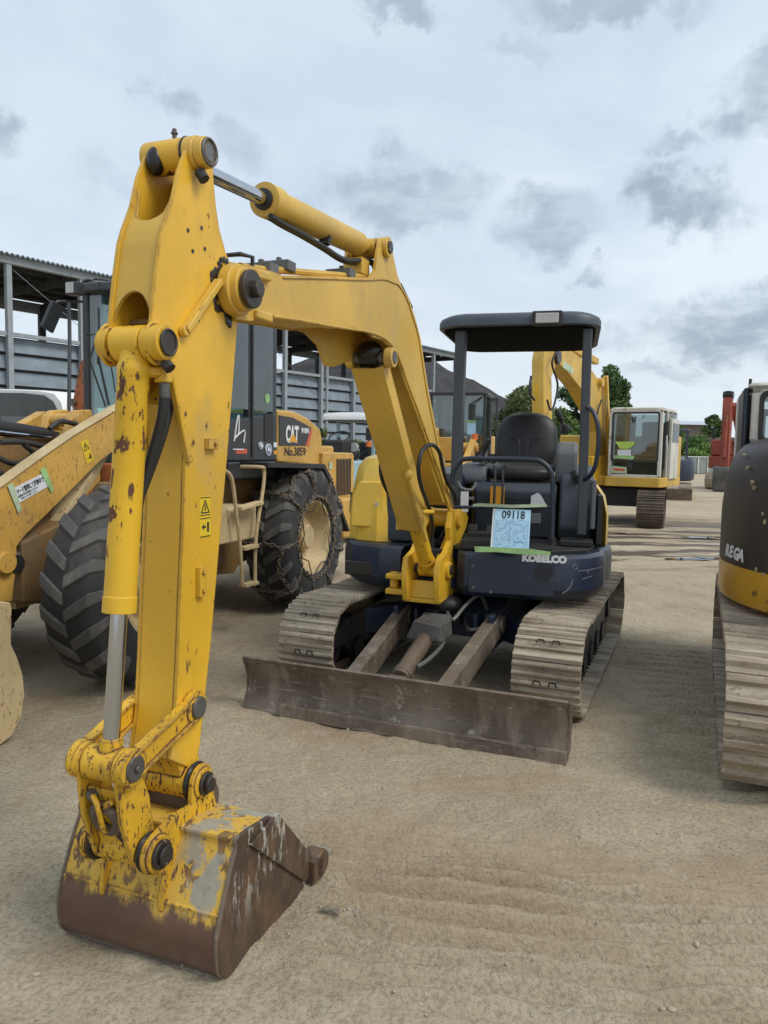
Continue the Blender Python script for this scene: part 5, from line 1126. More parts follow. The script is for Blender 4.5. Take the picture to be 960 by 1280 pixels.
# lamps, mirror, exhaust and wipers on the cab front
def wpt(u,v,Y): return L.loc(at(u,v,Y))
P0=wpt(94,361,6.75); m=MB(); m.box(P0.x-.065,P0.x+.06,P0.y-.05,P0.y+.05,P0.z-.055,P0.z+.055); lm=m.build('work_lamp',MT['charcoal'],cab,L,.01)
m=MB(); m.box(P0.x-.055,P0.x+.03,P0.y-.058,P0.y-.05,P0.z-.045,P0.z+.045); m.build('lamp_lens',MT['lens'],lm,L,.005)
m=MB(); m.tube([wpt(101,366,6.78),wpt(104,352,6.8),wpt(118,349,6.85),wpt(135,350,7.1)],.012,6,3); m.tube([wpt(104,377,6.78),wpt(88,377,6.75),wpt(72,377,6.65),wpt(69,381,6.65)],.012,6,3); m.build('lamp_arm',MT['charcoal'],cab,L)
a,b=wpt(72,380,6.65),wpt(58,412,6.6); m=MB(); m.tube([wpt(74,380,6.65),wpt(72,392,6.18),wpt(66,402,6.6),wpt(58,412,6.12)],[.03,.028,.022,.012],8,4) if False else m.bar(a,b,.035,.14,(0,1,0)); m.build('mirror',MT['charcoal'],cab,L,.008)
m=MB(); m.tube([wpt(86,378,6.7),wpt(87,420,6.65),wpt(86,532,6.4)],.016,8,3); m.build('handrail_post',MT['charcoal'],cab,L)
P0=wpt(117,368,7.1); m=MB(); m.ell(P0,(.05,.05,.09)); m.build('inside_mirror',MT['inkblue'],cab,L)
m=MB(); m.tube([wpt(123,385,6.72),wpt(124,420,6.72),wpt(122,455,6.72)],.009,6); m.tube([wpt(108,419,6.72),wpt(122,418,6.72),wpt(112,450,6.72),wpt(132,508,6.70)],.009,6); m.tube([wpt(120,425,6.72),wpt(124,452,6.72),wpt(136,506,6.70)],.011,6); m.tube([wpt(134,430,6.70),wpt(141,470,6.70),wpt(144,490,6.70)],.006,6); m.build('wiper',MT['rubber'],cab,L)
# lift arm (near), far arm, tower, cylinders
XA=.42
def arm_plate(x0,x1,pts,name,mt,par=ld,bev=.008,ref=XA):
    q=[lz(u,v,ref) for u,v in pts]; m=MB(); m.prism('x',[(p_.y,p_.z) for p_ in q],x0,x1); return m.build(name,mt,par,L,bev)
la=arm_plate(XA-.09,XA,[(-60,655),(-30,629),(0,611),(45,578),(90,547),(147,513),(200,487),(215,520),(180,545),(146,561),(125,577),(87,615),(60,642),(33,668),(21,684),(23,702),(18,728),(16,752),(-50,756)],'lift_arm',MT['cat'])
m=MB(); q=[lz(u,v,XA) for u,v in ((-60,652),(0,608.5),(45,575.5),(90,544.5),(147,510.5),(200,484.5))]; 
for a,b in zip(q,q[1:]): m.bar((XA-.045,a.y,a.z),(XA-.045,b.y,b.z),.11,.012)
m.build('edge_strip',MT['cream'],la,L,.003)
m=MB()
for (u,v) in ((72,545),(60,596),(20,655),(35,652),(2,660),(12,640)): a=lz(u,v,XA); m.cyl((XA,a.y,a.z),(XA+.003,a.y,a.z),.006,n=8)
m.build('rust_spots',MT['rust'],la,L)
# warning sticker and taped white notice on the lift arm
def quad(pts,x,name,mt,par,th=.002):
    q=[lz(u,v,x) for u,v in pts]; m=MB(); m.prism('x',[(p_.y,p_.z) for p_ in q],x,x+th); return m.build(name,mt,par,L),q
ws,q=quad(((100,553),(109,549),(117,574),(109,580)),XA+.001,'warning_sticker',MT['warn'],la)
m=MB()
def bi(q,s,t,x): a=q[0]+(q[1]-q[0])*s; b=q[3]+(q[2]-q[3])*s; p_=a+(b-a)*t; return Vector((x,p_.y,p_.z))
tr=[bi(q,.15,.42,XA+.005),bi(q,.85,.42,XA+.005),bi(q,.5,.10,XA+.005)]
for i in range(3): m.bar(tr[i],tr[(i+1)%3],.004,.001,(1,0,0))
m.bar(bi(q,.5,.2,XA+.005),bi(q,.5,.36,XA+.005),.005,.001,(1,0,0)); m.bar(bi(q,.7,.65,XA+.005),bi(q,.7,.9,XA+.005),.012,.001,(1,0,0)); m.bar(bi(q,.2,.8,XA+.005),bi(q,.6,.8,XA+.005),.006,.001,(1,0,0)); m.build('pictogram',MT['ink'],ws,L)
nt_=thing('paper_notice','white paper notice held by two strips of green tape on the loader lift arm','notice',L,loc=(XA,lz(38,608,XA).y,lz(38,608,XA).z))
sheet,q=quad(((17,610),(57,590),(62,607),(23,629)),XA+.003,'sheet',MT['whitepaper'],nt_)
d=(q[1]-q[0]); O=bi(q,.04,.48,XA+.0065); ud=(q[0]-q[3]).normalized(); h_=(q[0]-q[3]).length
text('ヤード整理にて移動中です',MT['ink'],sheet,L,O,d.normalized(),ud,h_*.40,'notice_print',.0003,sx=d.length*.90/(h_*.40*11.9),bold=.0008)
O=bi(q,.04,.70,XA+.0065); text('整理番号を確認ください',MT['ink'],sheet,L,O,d.normalized(),ud,h_*.17,'notice_print',.0003,sx=d.length*.6/(h_*.17*11),bold=.0002)
O=bi(q,.10,.88,XA+.0065); text('係員までお願いします',MT['ink'],sheet,L,O,d.normalized(),ud,h_*.13,'notice_print',.0003,sx=d.length*.5/(h_*.13*10))
quad(((9,607),(16,603),(27,637),(23,642)),XA+.007,'tape_strip',MT['tape_pale'],nt_); quad(((50,588),(56,583),(67,611),(64,616)),XA+.007,'tape_strip',MT['tape'],nt_)
# lower linkage behind the arm
m=MB(); q=[lz(u,v,.34) for u,v in ((33,668),(66,667),(112,600),(128,562),(135,548),(150,552),(125,600),(90,655),(70,690),(50,720),(25,720))]; m.prism('x',[(p_.y,p_.z) for p_ in q],.20,.30); m.build('linkage_plate',MT['cream'],ld,L,.006)
m=MB(); a,b=lz(70,655,.34),lz(112,592,.34); m.bar((.33,a.y,a.z),(.33,b.y,b.z),.04,.09,(1,0,0)); m.cyl((.34,lz(98,612,.34).y,lz(98,612,.34).z),(.37,lz(98,612,.34).y,lz(98,612,.34).z),.025,n=8); m.build('linkage_bar',MT['cream'],ld,L,.004)
m=MB(); q=[lz(u,v,.2) for u,v in ((20,700),(60,668),(75,700),(60,750),(20,762))]; m.prism('x',[(p_.y,p_.z) for p_ in q],.0,.2); m.build('linkage_plate',MT['cream'],ld,L,.006)
m=MB(); a,b,c=lz(12,704,.36),lz(35,685,.36),lz(62,671,.36); m.cyl((.36,a.y,a.z),(.36,b.y,b.z),.055); m.cyl((.33,a.y,a.z),(.43,a.y,a.z),.06); cyb=m.build('link_cylinder',MT['rubber'],ld,L,.004)
m=MB(); m.cyl((.36,b.y,b.z),(.36,c.y,c.z),.03); m.build('piston_rod',MT['chrome'],cyb,L)
m=MB(); a=lz(6,703,.43); m.cyl((.42,a.y,a.z),(.46,a.y,a.z),.07); m.build('pin_boss',MT['cat'],la,L,.006)
# tower between the arms
la2=arm_plate(-.50,-.40,[(-40,565),(20,535),(57,514),(62,520),(60,545),(20,565),(-40,600)],'lift_arm',MT['cat'],ref=-.40)
m=MB(); q=[lz(u,v,-.02) for u,v in ((55,545),(60,522),(66,513),(86,512),(92,530),(92,580),(50,600))]; m.prism('x',[(p_.y,p_.z) for p_ in q],-.08,-.02); m.prism('x',[(p_.y,p_.z) for p_ in q],.14,.20); q=[lz(u,v,.14) for u,v in ((80,560),(78,545),(85,538),(98,536),(106,545),(108,600),(70,640))]; m.prism('x',[(p_.y,p_.z) for p_ in q],-.30,.28); m.build('arm_tower',MT['cat'],ld,L,.012)
m=MB(); a=lz(68,525,-.02); m.cyl((-.1,a.y,a.z),(.24,a.y,a.z),.05); m.build('tower_pin',MT['cat'],ld,L,.004)
m=MB(); a,b=lz(-30,530,.06),lz(62,545,.06); m.cyl((.06,a.y,a.z),(.06,b.y,b.z),.055,n=20); b2_=lz(78,549,.06); m.cyl((.06,b.y,b.z),(.06,b2_.y,b2_.z),.045); tc_=m.build('tilt_cylinder',MT['rubber'],ld,L,.004)
m=MB(); a,b=lz(-30,537,.10),lz(64,548,.10); m.tube([(.14,a.y,a.z),(.14,b.y,b.z)],.012,8); m.build('oil_pipe',MT['chrome'],tc_,L)
for pts in ([(0,553),(30,553),(60,560),(78,565)],[(-10,568),(20,580),(45,566),(62,558)],[(62,536),(75,527),(90,529),(100,533)],[(0,590),(10,600),(20,588),(40,575)],[(30,556),(50,570),(70,572),(90,560)]):
    m=MB(); m.tube([lz(u,v,.26) for u,v in pts],.018,8,5); m.build('hose',MT['rubber'],ld,L,ang=60)
m=MB(); q=[lz(u,v,.0) for u,v in ((-40,545),(60,548),(80,560),(75,600),(20,640),(-40,680))]; m.prism('x',[(p_.y,p_.z) for p_ in q],-.30,.12); m.build('cross_box',MT['cat_dark'],ld,L,.01)
# bucket side seen at the left edge
XK=1.10
q=[lz(u,v,XK) for u,v in ((-60,752),(13,753),(15,760),(14,805),(22,822),(29,845),(31,868),(27,895),(15,920),(-5,942),(-60,965))]; m=MB(); m.prism('x',[(p_.y,max(p_.z,-.0)) for p_ in q],XK-.05,XK); bk_=m.build('bucket',MT['cream'],ld,L,.006)
m=MB(); m.prism('x',[(p_.y+.02 if i in (4,5,6,7,8) else p_.y,max(p_.z,-.0)) for i,p_ in enumerate(q)][3:10],XK-.08,XK-.05); m.build('bucket_rim',MT['cat'],bk_,L)
rq=[(p_.y,max(p_.z,.0)) for p_ in q][1:10]; rq+=[(rq[-1][0]-.55,.0)]; m=MB(); m.prism('x',rq+[(y-.025,z_+(.02 if i>5 else 0)) for i,(y,z_) in reversed(list(enumerate(rq)))],-1.10,XK-.052); m.build('bucket_shell',MT['cream'],bk_,L,ang=30)
m=MB()
for xx in (-.40,.40): m.prism('x',[(rq[0][0]-.02,rq[0][1]-.05),(rq[0][0]+.30,rq[0][1]+.02),(rq[0][0]+.30,rq[0][1]-.14),(rq[4][0]-.02,rq[4][1])],xx-.05,xx+.05)
m.each('hinge_bracket',MT['cat'],bk_,L,.005)
# ================= right-hand excavator with dark counterweight
random.seed(21)
G=ground(899,972); Mf=Fr(G.x,G.y,22.5)
rx=thing('excavator','excavator with scuffed black and ochre counterweight and off-white cab cut by the right edge','excavator',Mf)
for x0 in (0.0,1.72):
    tp=track_path(.10,2.62,.30,.29,.315,.31,sag=.01)
    m=MB(); belt(m,x0,x0+.58,tp,36,grous=((-.30,.020),(.25,.026)),th=.022,gw=.20); tb=m.build('track',MT['steel'],rx,Mf)
    ip=track_path(.10,2.62,.26,.25,.315,.31,n=100); m=MB(); chainlinks(m,x0+.24,ip,60,.03); chainlinks(m,x0+.34,ip,60,.03); m.build('track_chain',MT['steel_side'],tb,Mf)
    m=MB(); m.prism('x',[(.5,.18),(.45,.42),(2.6,.42),(2.6,.18)],x0+.18,x0+.42); m.build('track_frame',MT['rust'],rx,Mf,.01)
    m=MB(); m.cyl((x0+.22,.10,.315),(x0+.36,.10,.315),.23); m.cyl((x0+.22,2.62,.31),(x0+.36,2.62,.31),.22); m.build('sprocket',MT['rust'],rx,Mf)
    m=MB()
    for k in range(18):
        for dx in (.20,.38): m.cyl((x0+dx,.5+k*.118,.048),(x0+dx,.5+k*.118,.056),.012,n=6)
    m.build('bolt_row',MT['rubber'],tb,Mf)
m=MB(); m.box(.55,1.75,.9,2.1,.30,.62); m.cyl((1.15,1.5,.6),(1.15,1.5,.68),.45,n=32); m.build('undercarriage_frame',MT['black'],rx,Mf,.02)
cx,cy=1.15,1.52; RR=1.165
pl=arc(cx,cy,RR,-180-18,18,44)+[(cx+1.0,cy+1.05),(cx-1.0,cy+1.05)]
def ins(pl,d): return [((x-cx)*(1-d)+cx,(y-cy)*(1-d)+cy) for x,y in pl]
m=MB(); m.loft([[(x,y,z_) for x,y in ins(pl,d_)] for z_,d_ in ((.67,.05),(.695,.012),(.735,.0),(.915,.0),(.92,.01))]); lb=m.build('lower_skirt',paint('skirt_ochre_paint',(.60,.32,.035),.3,chips=.05,var=.08,dirt=.1),rx,Mf,ang=30)
t_=NT('counterweight_paint'); k_=t_.noise(2.6,6,.62,(1,1,.8),off=(.4,.2,.9)); k2=t_.noise(14,6,.7)
c_=t_.mix(t_.noise(3,5,.6),(.030,.024,.021),(.060,.047,.040)); 
v_=t_.math('ADD',t_.math('MULTIPLY',k_,.8),t_.math('MULTIPLY',k2,.2)); c_=t_.mix(t_.ramp(v_,.645,.66),c_,(.50,.33,.12)); t_.bsdf(c_,.5,0,t_.bump(k2,.15,.003)); MT['cw']=t_.m
m=MB(); m.loft([[(x,y,z_) for x,y in ins(pl,d_)] for z_,d_ in ((.92,.0),(1.25,.0),(1.45,.015),(1.58,.045),(1.66,.10),(1.70,.18),(1.72,.30))]); cwt=m.build('counterweight',MT['cw'],rx,Mf,ang=35)
# scuffs along the shoulder: thin chips of bare paint that follow the curve
def on_cw(ang,z_,d_=.0): return Vector((cx+(RR+.002)*(1-d_)*math.cos(rad(ang)),cy+(RR+.002)*(1-d_)*math.sin(rad(ang)),z_))
# lettering following the curved flank: each letter its own facet
def hit_cw(u,v,R__=None):
    R__=R__ or RR+.002; o=Mf.loc(CAM); d=ray(u,v); dl=Vector((d.dot(Mf.ex),d.dot(Mf.ey),d.z)); ox,oy=o.x-cx,o.y-cy
    A_=dl.x**2+dl.y**2; B_=2*(ox*dl.x+oy*dl.y); C_=ox*ox+oy*oy-R__**2; D_2=B_*B_-4*A_*C_
    if D_2<0: D_2=0
    t=(-B_-math.sqrt(D_2))/(2*A_); return o+dl*t
for i,(ch,uu,vv_) in enumerate(zip('REGA',(907.5,912,917,922.3),(693,695.2,697.5,700))):
    p0=hit_cw(uu,vv_); ang=math.degrees(math.atan2(p0.y-cy,p0.x-cx)); tdir=Vector((-math.sin(rad(ang)),math.cos(rad(ang)),0)); 
    if tdir.y>0: tdir=-tdir
    nrm=Vector((math.cos(rad(ang)),math.sin(rad(ang)),0))
    text(ch,MT['letter'],cwt,Mf,p0+nrm*.003,tdir,(0,0,1),.098,'lettering',.0015,shear=.2,sx=1.05,bold=.005)
random.seed(5)
for k,(u,v,r_) in enumerate(((928,569,.010),(933,585,.011),(939,603,.016),(941,610,.013),(953,642,.013),(956,652,.018),(945,712,.016),(954,718,.013))):
    rr_=RR+.002-(0 if v>600 else .05*(600-v)/40); c=hit_cw(u,v,rr_); a=math.atan2(c.y-cy,c.x-cx); tv=Vector((-math.sin(a),math.cos(a),0)); nv_=Vector((math.cos(a),math.sin(a),0)); up_=Vector((0,0,1))-nv_*(.35 if v<600 else 0); m=MB(); N=13
    ring=[c+nv_*.003+tv*math.cos(2*math.pi*i/N)*r_*random.uniform(.3,.8)+up_*math.sin(2*math.pi*i/N)*r_*random.uniform(.4,1.1) for i in range(N)]
    m.loft([[p_-nv_*.02 for p_ in ring],ring]); m.build('paint_chip',MT['chip'],cwt,Mf)
# cab
cb=[(.05,1.62),(.05,2.95),(1.02,2.95),(1.02,1.62)]
cz0,cz1=1.60,Mf.hy(935,479,1.62).z
XL0,XL1=Mf.hy(940,500,1.55).x,Mf.hy(940,500,1.55).x+.98
yb0,yb1=1.55,2.9
m=MB()
for (x,y) in ((XL0,yb0),(XL1,yb0),(XL0,yb1),(XL1,yb1)): m.box(x-.0,x+.07,y,y+.08,cz0-.3,cz1-.03)
m.box(XL0,XL1+.07,yb0,yb0+.07,cz0-.3,Mf.hy(945,553,yb0).z); m.box(XL0,XL1+.07,yb0,yb0+.07,cz1-.09,cz1-.03); m.box(XL0,XL1+.07,yb1,yb1+.08,cz0-.3,cz0+.1); m.box(XL0,XL0+.06,yb0,yb1,cz0-.3,cz0+.12); m.box(XL1,XL1+.06,yb0,yb1,cz0-.3,cz0+.12)
cab2=m.build('cab',MT['cabwhite'],rx,Mf,.02)
m=MB(); m.prism('z',rrect(XL0-.02,XL1+.09,yb0-.02,yb1+.1,.08),cz1-.04,cz1); m.build('cab_roof',MT['cabwhite'],cab2,Mf,.02)
wz0=Mf.hy(945,551,yb0).z
m=MB(); m.box(XL0+.07,XL1,yb0+.02,yb0+.03,wz0-.02,cz1-.08); m.build('rear_window',MT['glass_clear'],cab2,Mf)
m=MB(); fr_=rrect(XL0+.045,XL1+.02,wz0-.02,cz1-.055,.05); fi=rrect(XL0+.075,XL1-.01,wz0+.01,cz1-.085,.04); n_=len(fr_)
m.add([(x,yb0-.006,z_) for x,z_ in fr_]+[(x,yb0-.006,z_) for x,z_ in fi],[(i,(i+1)%n_,n_+(i+1)%n_,n_+i) for i in range(n_)]); m.build('window_seal',MT['rubber'],cab2,Mf)
m=MB(); m.box(XL0,XL0+.01,yb0+.1,yb1,cz0+.1,cz1-.06); m.box(XL1+.05,XL1+.06,yb0+.1,yb1,cz0+.1,cz1-.06); m.build('side_window',MT['glass_dark'],cab2,Mf)
m=MB(); m.box(XL0-.05,XL0-.015,yb0+.05,yb0+.9,cz0-.25,cz1-.03); m.build('cab_door',MT['navy'],cab2,Mf,.015)
m=MB(); m.box(XL0-.058,XL0-.05,yb0+.70,yb0+.88,cz0-.2,cz1-.06); m.build('door_edge',MT['white'],cab2,Mf)
m=MB(); m.box(XL0+.3,XL0+.62,2.3,2.4,1.7,2.15); m.build('operator_seat',MT['seat'],cab2,Mf,.05)
m=MB(); p_=Mf.hy(954,520,2.6); m.cyl((p_.x,2.6,1.5),(p_.x,2.6,p_.z+.05),.02); m.box(p_.x-.05,p_.x+.05,2.55,2.65,p_.z,p_.z+.05); m.build('control_lever',MT['rubber'],cab2,Mf)
m=MB(); p_=Mf.hy(938,476,1.7); m.cyl((p_.x,1.7,cz1-.01),(p_.x,1.7,cz1+.035),.01); m.build('aerial_base',MT['rubber'],cab2,Mf)
# ================= big yellow excavator behind the canopy
E0=ground(812,661); E_=Fr(E0.x,E0.y,21)
e2=thing('excavator','large yellow excavator with off-white cab and raised arm, behind the canopy of the front machine','excavator',E_)
xa=E_.hy(795,640,0).x; xb=E_.hy(830,640,0).x
for o_ in (0,-2.0):
    tp=track_path(.42,3.1,.36,.36,.38,.38,sag=.015); m=MB(); belt(m,xa+o_,xb+o_,tp,40,grous=((-.3,.025),(0,.03),(.3,.025)),th=.02,gw=.12); tb=m.build('track',MT['rust'],e2,E_)
    m=MB(); m.prism('x',[(.5,.2),(.5,.55),(3.0,.55),(3.0,.2)],xa+o_+.18,xb+o_-.18); m.build('track_frame',MT['black'],e2,E_)
m=MB(); m.box(xa-1.45,xa+.05,1.1,2.4,.38,.80); m.cyl((xa-.72,1.75,.75),(xa-.72,1.75,.98),.6,n=30); m.build('undercarriage_frame',MT['black'],e2,E_,.02)
EH=Fr(E0.x,E0.y,32)
zf=EH.hy(800,609,.45).z; zf2=EH.hy(800,598,.45).z
x0=EH.hy(757,600,.45).x; x1=EH.hy(827,600,.45).x
m=MB(); m.prism('z',[(x0-1.55,.75),(x0-.1,.55),(x0,.42),(x1-.05,.42),(x1,.5),(x1,2.4),(x1-.6,3.0),(x0-1.0,3.0),(x0-1.55,2.4)],zf,zf2+.02); m.build('deck',MT['yel_clean'],e2,EH,.02)
m=MB(); m.prism('z',[(x0-1.5,1.6),(x0-.1,1.6),(x0-.1,3.0),(x0-1.0,3.0),(x0-1.5,2.4)],zf2,zf2+.95); m.prism('z',[(x0,2.0),(x1,2.0),(x1,2.4),(x1-.6,3.0),(x0,3.0)],zf2,zf2+.95); m.build('engine_housing',MT['yel_clean'],e2,EH,.05)
ct=EH.hy(790,509,.45).z; yc0,yc1=.45,1.95
m=MB()
fz0=EH.hy(790,593,.45).z
for x in (x0+.03,x1-.11):
    m.box(x,x+.08,yc0,yc0+.08,zf2,ct-.05); m.box(x,x+.08,yc1-.08,yc1,zf2,ct-.05)
m.box(x0+.03,x1-.03,yc0,yc0+.07,zf2,fz0); m.box(x0+.03,x1-.03,yc0,yc0+.07,ct-.13,ct-.04); m.box(x0+.03,x1-.03,yc1-.07,yc1,zf2,zf2+.7); m.box(x1-.10,x1-.03,yc0+.5,yc1,zf2,zf2+.75)
m.box(x1-.10,x1-.03,yc0+.50,yc0+.58,zf2,ct-.05); c3=m.build('cab',MT['cabwhite'],e2,EH,.02)
m=MB(); m.loft([[(x,y,z_) for x,y in rrect(x0+.03+d_,x1-.03-d_,yc0+d_,yc1-d_,.12)] for z_,d_ in ((ct-.07,0),(ct-.02,.0),(ct,.04))]); m.build('cab_roof',MT['cabwhite'],c3,EH)
zs1=EH.hy(790,576,.45).z
m=MB(); m.box(x0+.11,x1-.11,yc0+.02,yc0+.03,zs1,ct-.12); m.build('windscreen',MT['glass_clear'],c3,EH)
m=MB(); m.box(x0+.11,x1-.11,yc0+.02,yc0+.03,fz0-.02,zs1-.03); m.build('lower_window',MT['glass_dark'],c3,EH)
m=MB(); fo=rrect(x0+.09,x1-.09,zs1-.02,ct-.10,.06); fi=rrect(x0+.125,x1-.125,zs1+.015,ct-.135,.05); n_=len(fo)
m.add([(x,yc0-.006,z_) for x,z_ in fo]+[(x,yc0-.006,z_) for x,z_ in fi],[(i,(i+1)%n_,n_+(i+1)%n_,n_+i) for i in range(n_)]); m.build('window_seal',MT['rubber'],c3,EH)
m=MB(); m.box(x0+.04,x0+.05,yc0+.1,yc1-.1,zf2+.5,ct-.1); m.box(x1-.05,x1-.04,yc0+.6,yc1-.1,zf2+.72,ct-.1); m.box(x0+.12,x1-.12,yc1-.05,yc1-.04,zf2+.7,ct-.1); m.build('cab_window',MT['glass_clear'],c3,EH)
m=MB(); m.box(x0+.55,x0+.95,1.2,1.32,zf2+.55,zf2+1.25); m.box(x0+.5,x0+1.0,.9,1.3,zf2+.45,zf2+.6); m.build('operator_seat',MT['seat'],c3,EH,.05)
m=MB(); m.box(x0+.38,x0+.50,.8,.9,zf2+.3,zf2+1.35); m.build('control_column',MT['rubber'],c3,EH,.03)
m=MB(); m.box(x1-.03,x1+.04,yc0+.62,yc1-.1,zf2-.02,ct-.22); dd_=m.build('cab_door',MT['cabwhite'],c3,EH,.02)
m=MB(); m.box(x1+.035,x1+.05,yc0+.70,yc1-.18,zf2+.8,ct-.32); m.build('door_window',MT['glass_dark'],dd_,EH)
m=MB(); m.box(x1-.04,x1+.02,yc0+.12,yc0+.2,zf2+.2,zf2+1.2); m.box(x1-.02,x1+.06,yc0+.1,yc0+.16,ct-.6,ct-.3); m.build('door_handle_bar',MT['rubber'],c3,EH,.01)
def Eq(pts,y,name,mt,par,fr=EH,th=.004):
    q=[fr.hy(u,v,y) for u,v in pts]; m=MB(); m.prism('y',[(p_.x,p_.z) for p_ in q],y-th,y); return m.build(name,mt,par,fr),q
as2=thing('auction_sheet','white sheet with yellow-green tape inside the off-white cab windscreen of the large yellow excavator','paper sheet',EH,'auction sheets on the machines',loc=(x0+.4,yc0-.01,zs1+.3))
Eq(((772,562),(789,562),(789,570),(772,570)),yc0-.008,'sheet',MT['whitepaper'],as2); Eq(((769,552),(794,552),(793,556),(786,561),(775,561)),yc0-.008,'tape_strip',paint('lime_tape',(.50,.70,.12),.5),as2); Eq(((768,569),(793,570),(792,574),(768,573)),yc0-.012,'tape_strip',MT['tape'],as2)
st_,_=Eq(((764,582),(783,584),(784,592),(764,591)),yc0-.01,'sticker',MT['tape_pale'],c3)
Eq(((767,585),(781,586),(781,589),(767,588)),yc0-.015,'sticker_print',MT['red'],c3)
# boom and arm of that machine, in the plane left of its cab
xq=x0-.30
def prof2(fr,x,pts): return [(p_.y,p_.z) for p_ in (fr.hx(u,v,x) for u,v in pts)]
bo2=[EH.hx(u,v,xq) for u,v in ((760,600),(765,560),(762,500),(751,478),(735,455),(712,436),(694,437),(696,452),(712,468),(728,488),(741,512),(748,540),(748,600))]
m=MB(); m.prism('x',[(p_.y,p_.z) for p_ in bo2],xq-.32,xq); b2o=m.build('boom',MT['yel_clean'],e2,EH,.02)
def bx2(u0,v0,u1,v1,w_,d_,xo,nm,mt,par=b2o):
    a,b=EH.hx(u0,v0,xq+xo),EH.hx(u1,v1,xq+xo); m=MB(); m.bar(a,b,w_,d_,(1,0,0)); return m.build(nm,MT[mt],par,EH,.01)
a=EH.hx(684,444,xq+.02)
ap=[EH.hx(u,v,xq+.0) for u,v in ((684,434),(692,436),(698,447),(695,462),(691,470),(692,540),(690,620),(684,640),(680,600),(681,520),(681,450))]
a_y=a.y
am=[(p_.x if False else xq,p_.y,p_.z) for p_ in ap]
m=MB(); m.prism('x',[(p_.y,p_.z) for p_ in ap],xq-.26,xq-.02); arm2=m.build('arm',MT['yel_clean'],e2,EH,.02)
m=MB(); p_=EH.hx(697,446,xq); m.cyl((xq-.36,p_.y,p_.z),(xq+.04,p_.y,p_.z),.14); m.build('pin_boss',MT['grease_and_shade'],arm2,EH,.01)
m=MB(); p0_=EH.hx(676,480,xq-.15); p1_=EH.hx(678,640,xq-.15); m.cyl((xq-.17,p0_.y-.12,p0_.z),(xq-.17,p1_.y-.12,p1_.z),.09); m.build('bucket_cylinder',MT['yel'],arm2,EH)
bx2(745,452,712,434,.14,.14,-.15,'arm_cylinder','yel_clean'); bx2(757,470,762,600,.10,.10,.08,'boom_cylinder','yel_clean'); bx2(757,470,758,520,.05,.05,.08,'piston_rod','chrome')
m=MB(); p_=EH.hx(751,478,xq+.04); m.cyl((xq-.36,p_.y,p_.z),(xq+.10,p_.y,p_.z),.10); m.build('pin_boss',MT['yel_clean'],b2o,EH,.01)
a,_b=EH.hx(704,455,xq+.005),EH.hx(716,464,xq+.005); m=MB(); m.bar(a,_b,.004,.14,(1,0,0)) if False else m.bar(a,_b,.14,.01,(1,0,0)); m.build('nameplate',MT['tape_pale'],b2o,EH)
for pts in ([(695,440),(690,455),(697,480),(693,505),(688,512),(684,500)],[(664,470),(662,490),(668,500)],[(752,500),(746,520),(748,545)]):
    m=MB(); m.tube([EH.hx(u,v,xq+.08) for u,v in pts],.022,6,5); m.build('hose',MT['rubber'],b2o,EH)
m=MB(); q=[EH.hx(u,v,xq+.1) for u,v in ((741,570),(768,570),(770,604),(741,604))]; m.prism('x',[(p_.y,p_.z) for p_ in q],xq-.45,xq+.1); m.build('boom_foot',MT['yel'],e2,EH,.02)
# ================= dark mini excavator beyond it
D0=ground(842,625); D_=Fr(D0.x,D0.y,21)
e3=thing('mini_excavator','small dark mini excavator partly hidden behind the off-white cab, its rusty blade down','excavator',D_)
def dz(u,v,y=0): return D_.hy(u,v,y)
a,b=dz(832,612),dz(865,623); m=MB(); m.box(a.x-.8,b.x,-.03,.05,.0,dz(850,611).z); m.build('dozer_blade',MT['rust'],e3,D_,.01)
for o_ in (-1.5,-.42):
    m=MB(); belt(m,b.x+o_,b.x+o_+.4,track_path(.6,2.2,.24,.24,.27,.27),30); m.build('track',MT['steel'],e3,D_)
m=MB(); c_x=b.x-.75; m.loft([[(c_x+r_*math.cos(2*math.pi*k/32),1.5+r_*math.sin(2*math.pi*k/32),z_) for k in range(32)] for z_,r_ in ((.62,.7),(.66,.8),(.95,.82),(1.3,.8),(1.45,.72),(1.5,.5))]); m.build('upper_body',MT['navy'],e3,D_)
m=MB(); m.box(c_x-.15,c_x+.2,.60,.69,.62,.80); m.build('number_plate',MT['white'],e3,D_,.01)
m=MB(); m.prism('z',rrect(c_x-.5,c_x+.62,.95,2.1,.15),2.35,2.45); cr=m.build('canopy_roof',MT['canopy'],e3,D_,.03)
for x in (c_x-.42,c_x+.52):
    m=MB(); m.bar((x,1.05,1.3),(x,1.0,2.36),.09,.09); m.build('canopy_post',MT['canopy'],e3,D_)
m=MB(); m.box(c_x-.2,c_x+.25,1.5,1.65,1.45,1.95); m.build('seat',MT['seat'],e3,D_,.06)
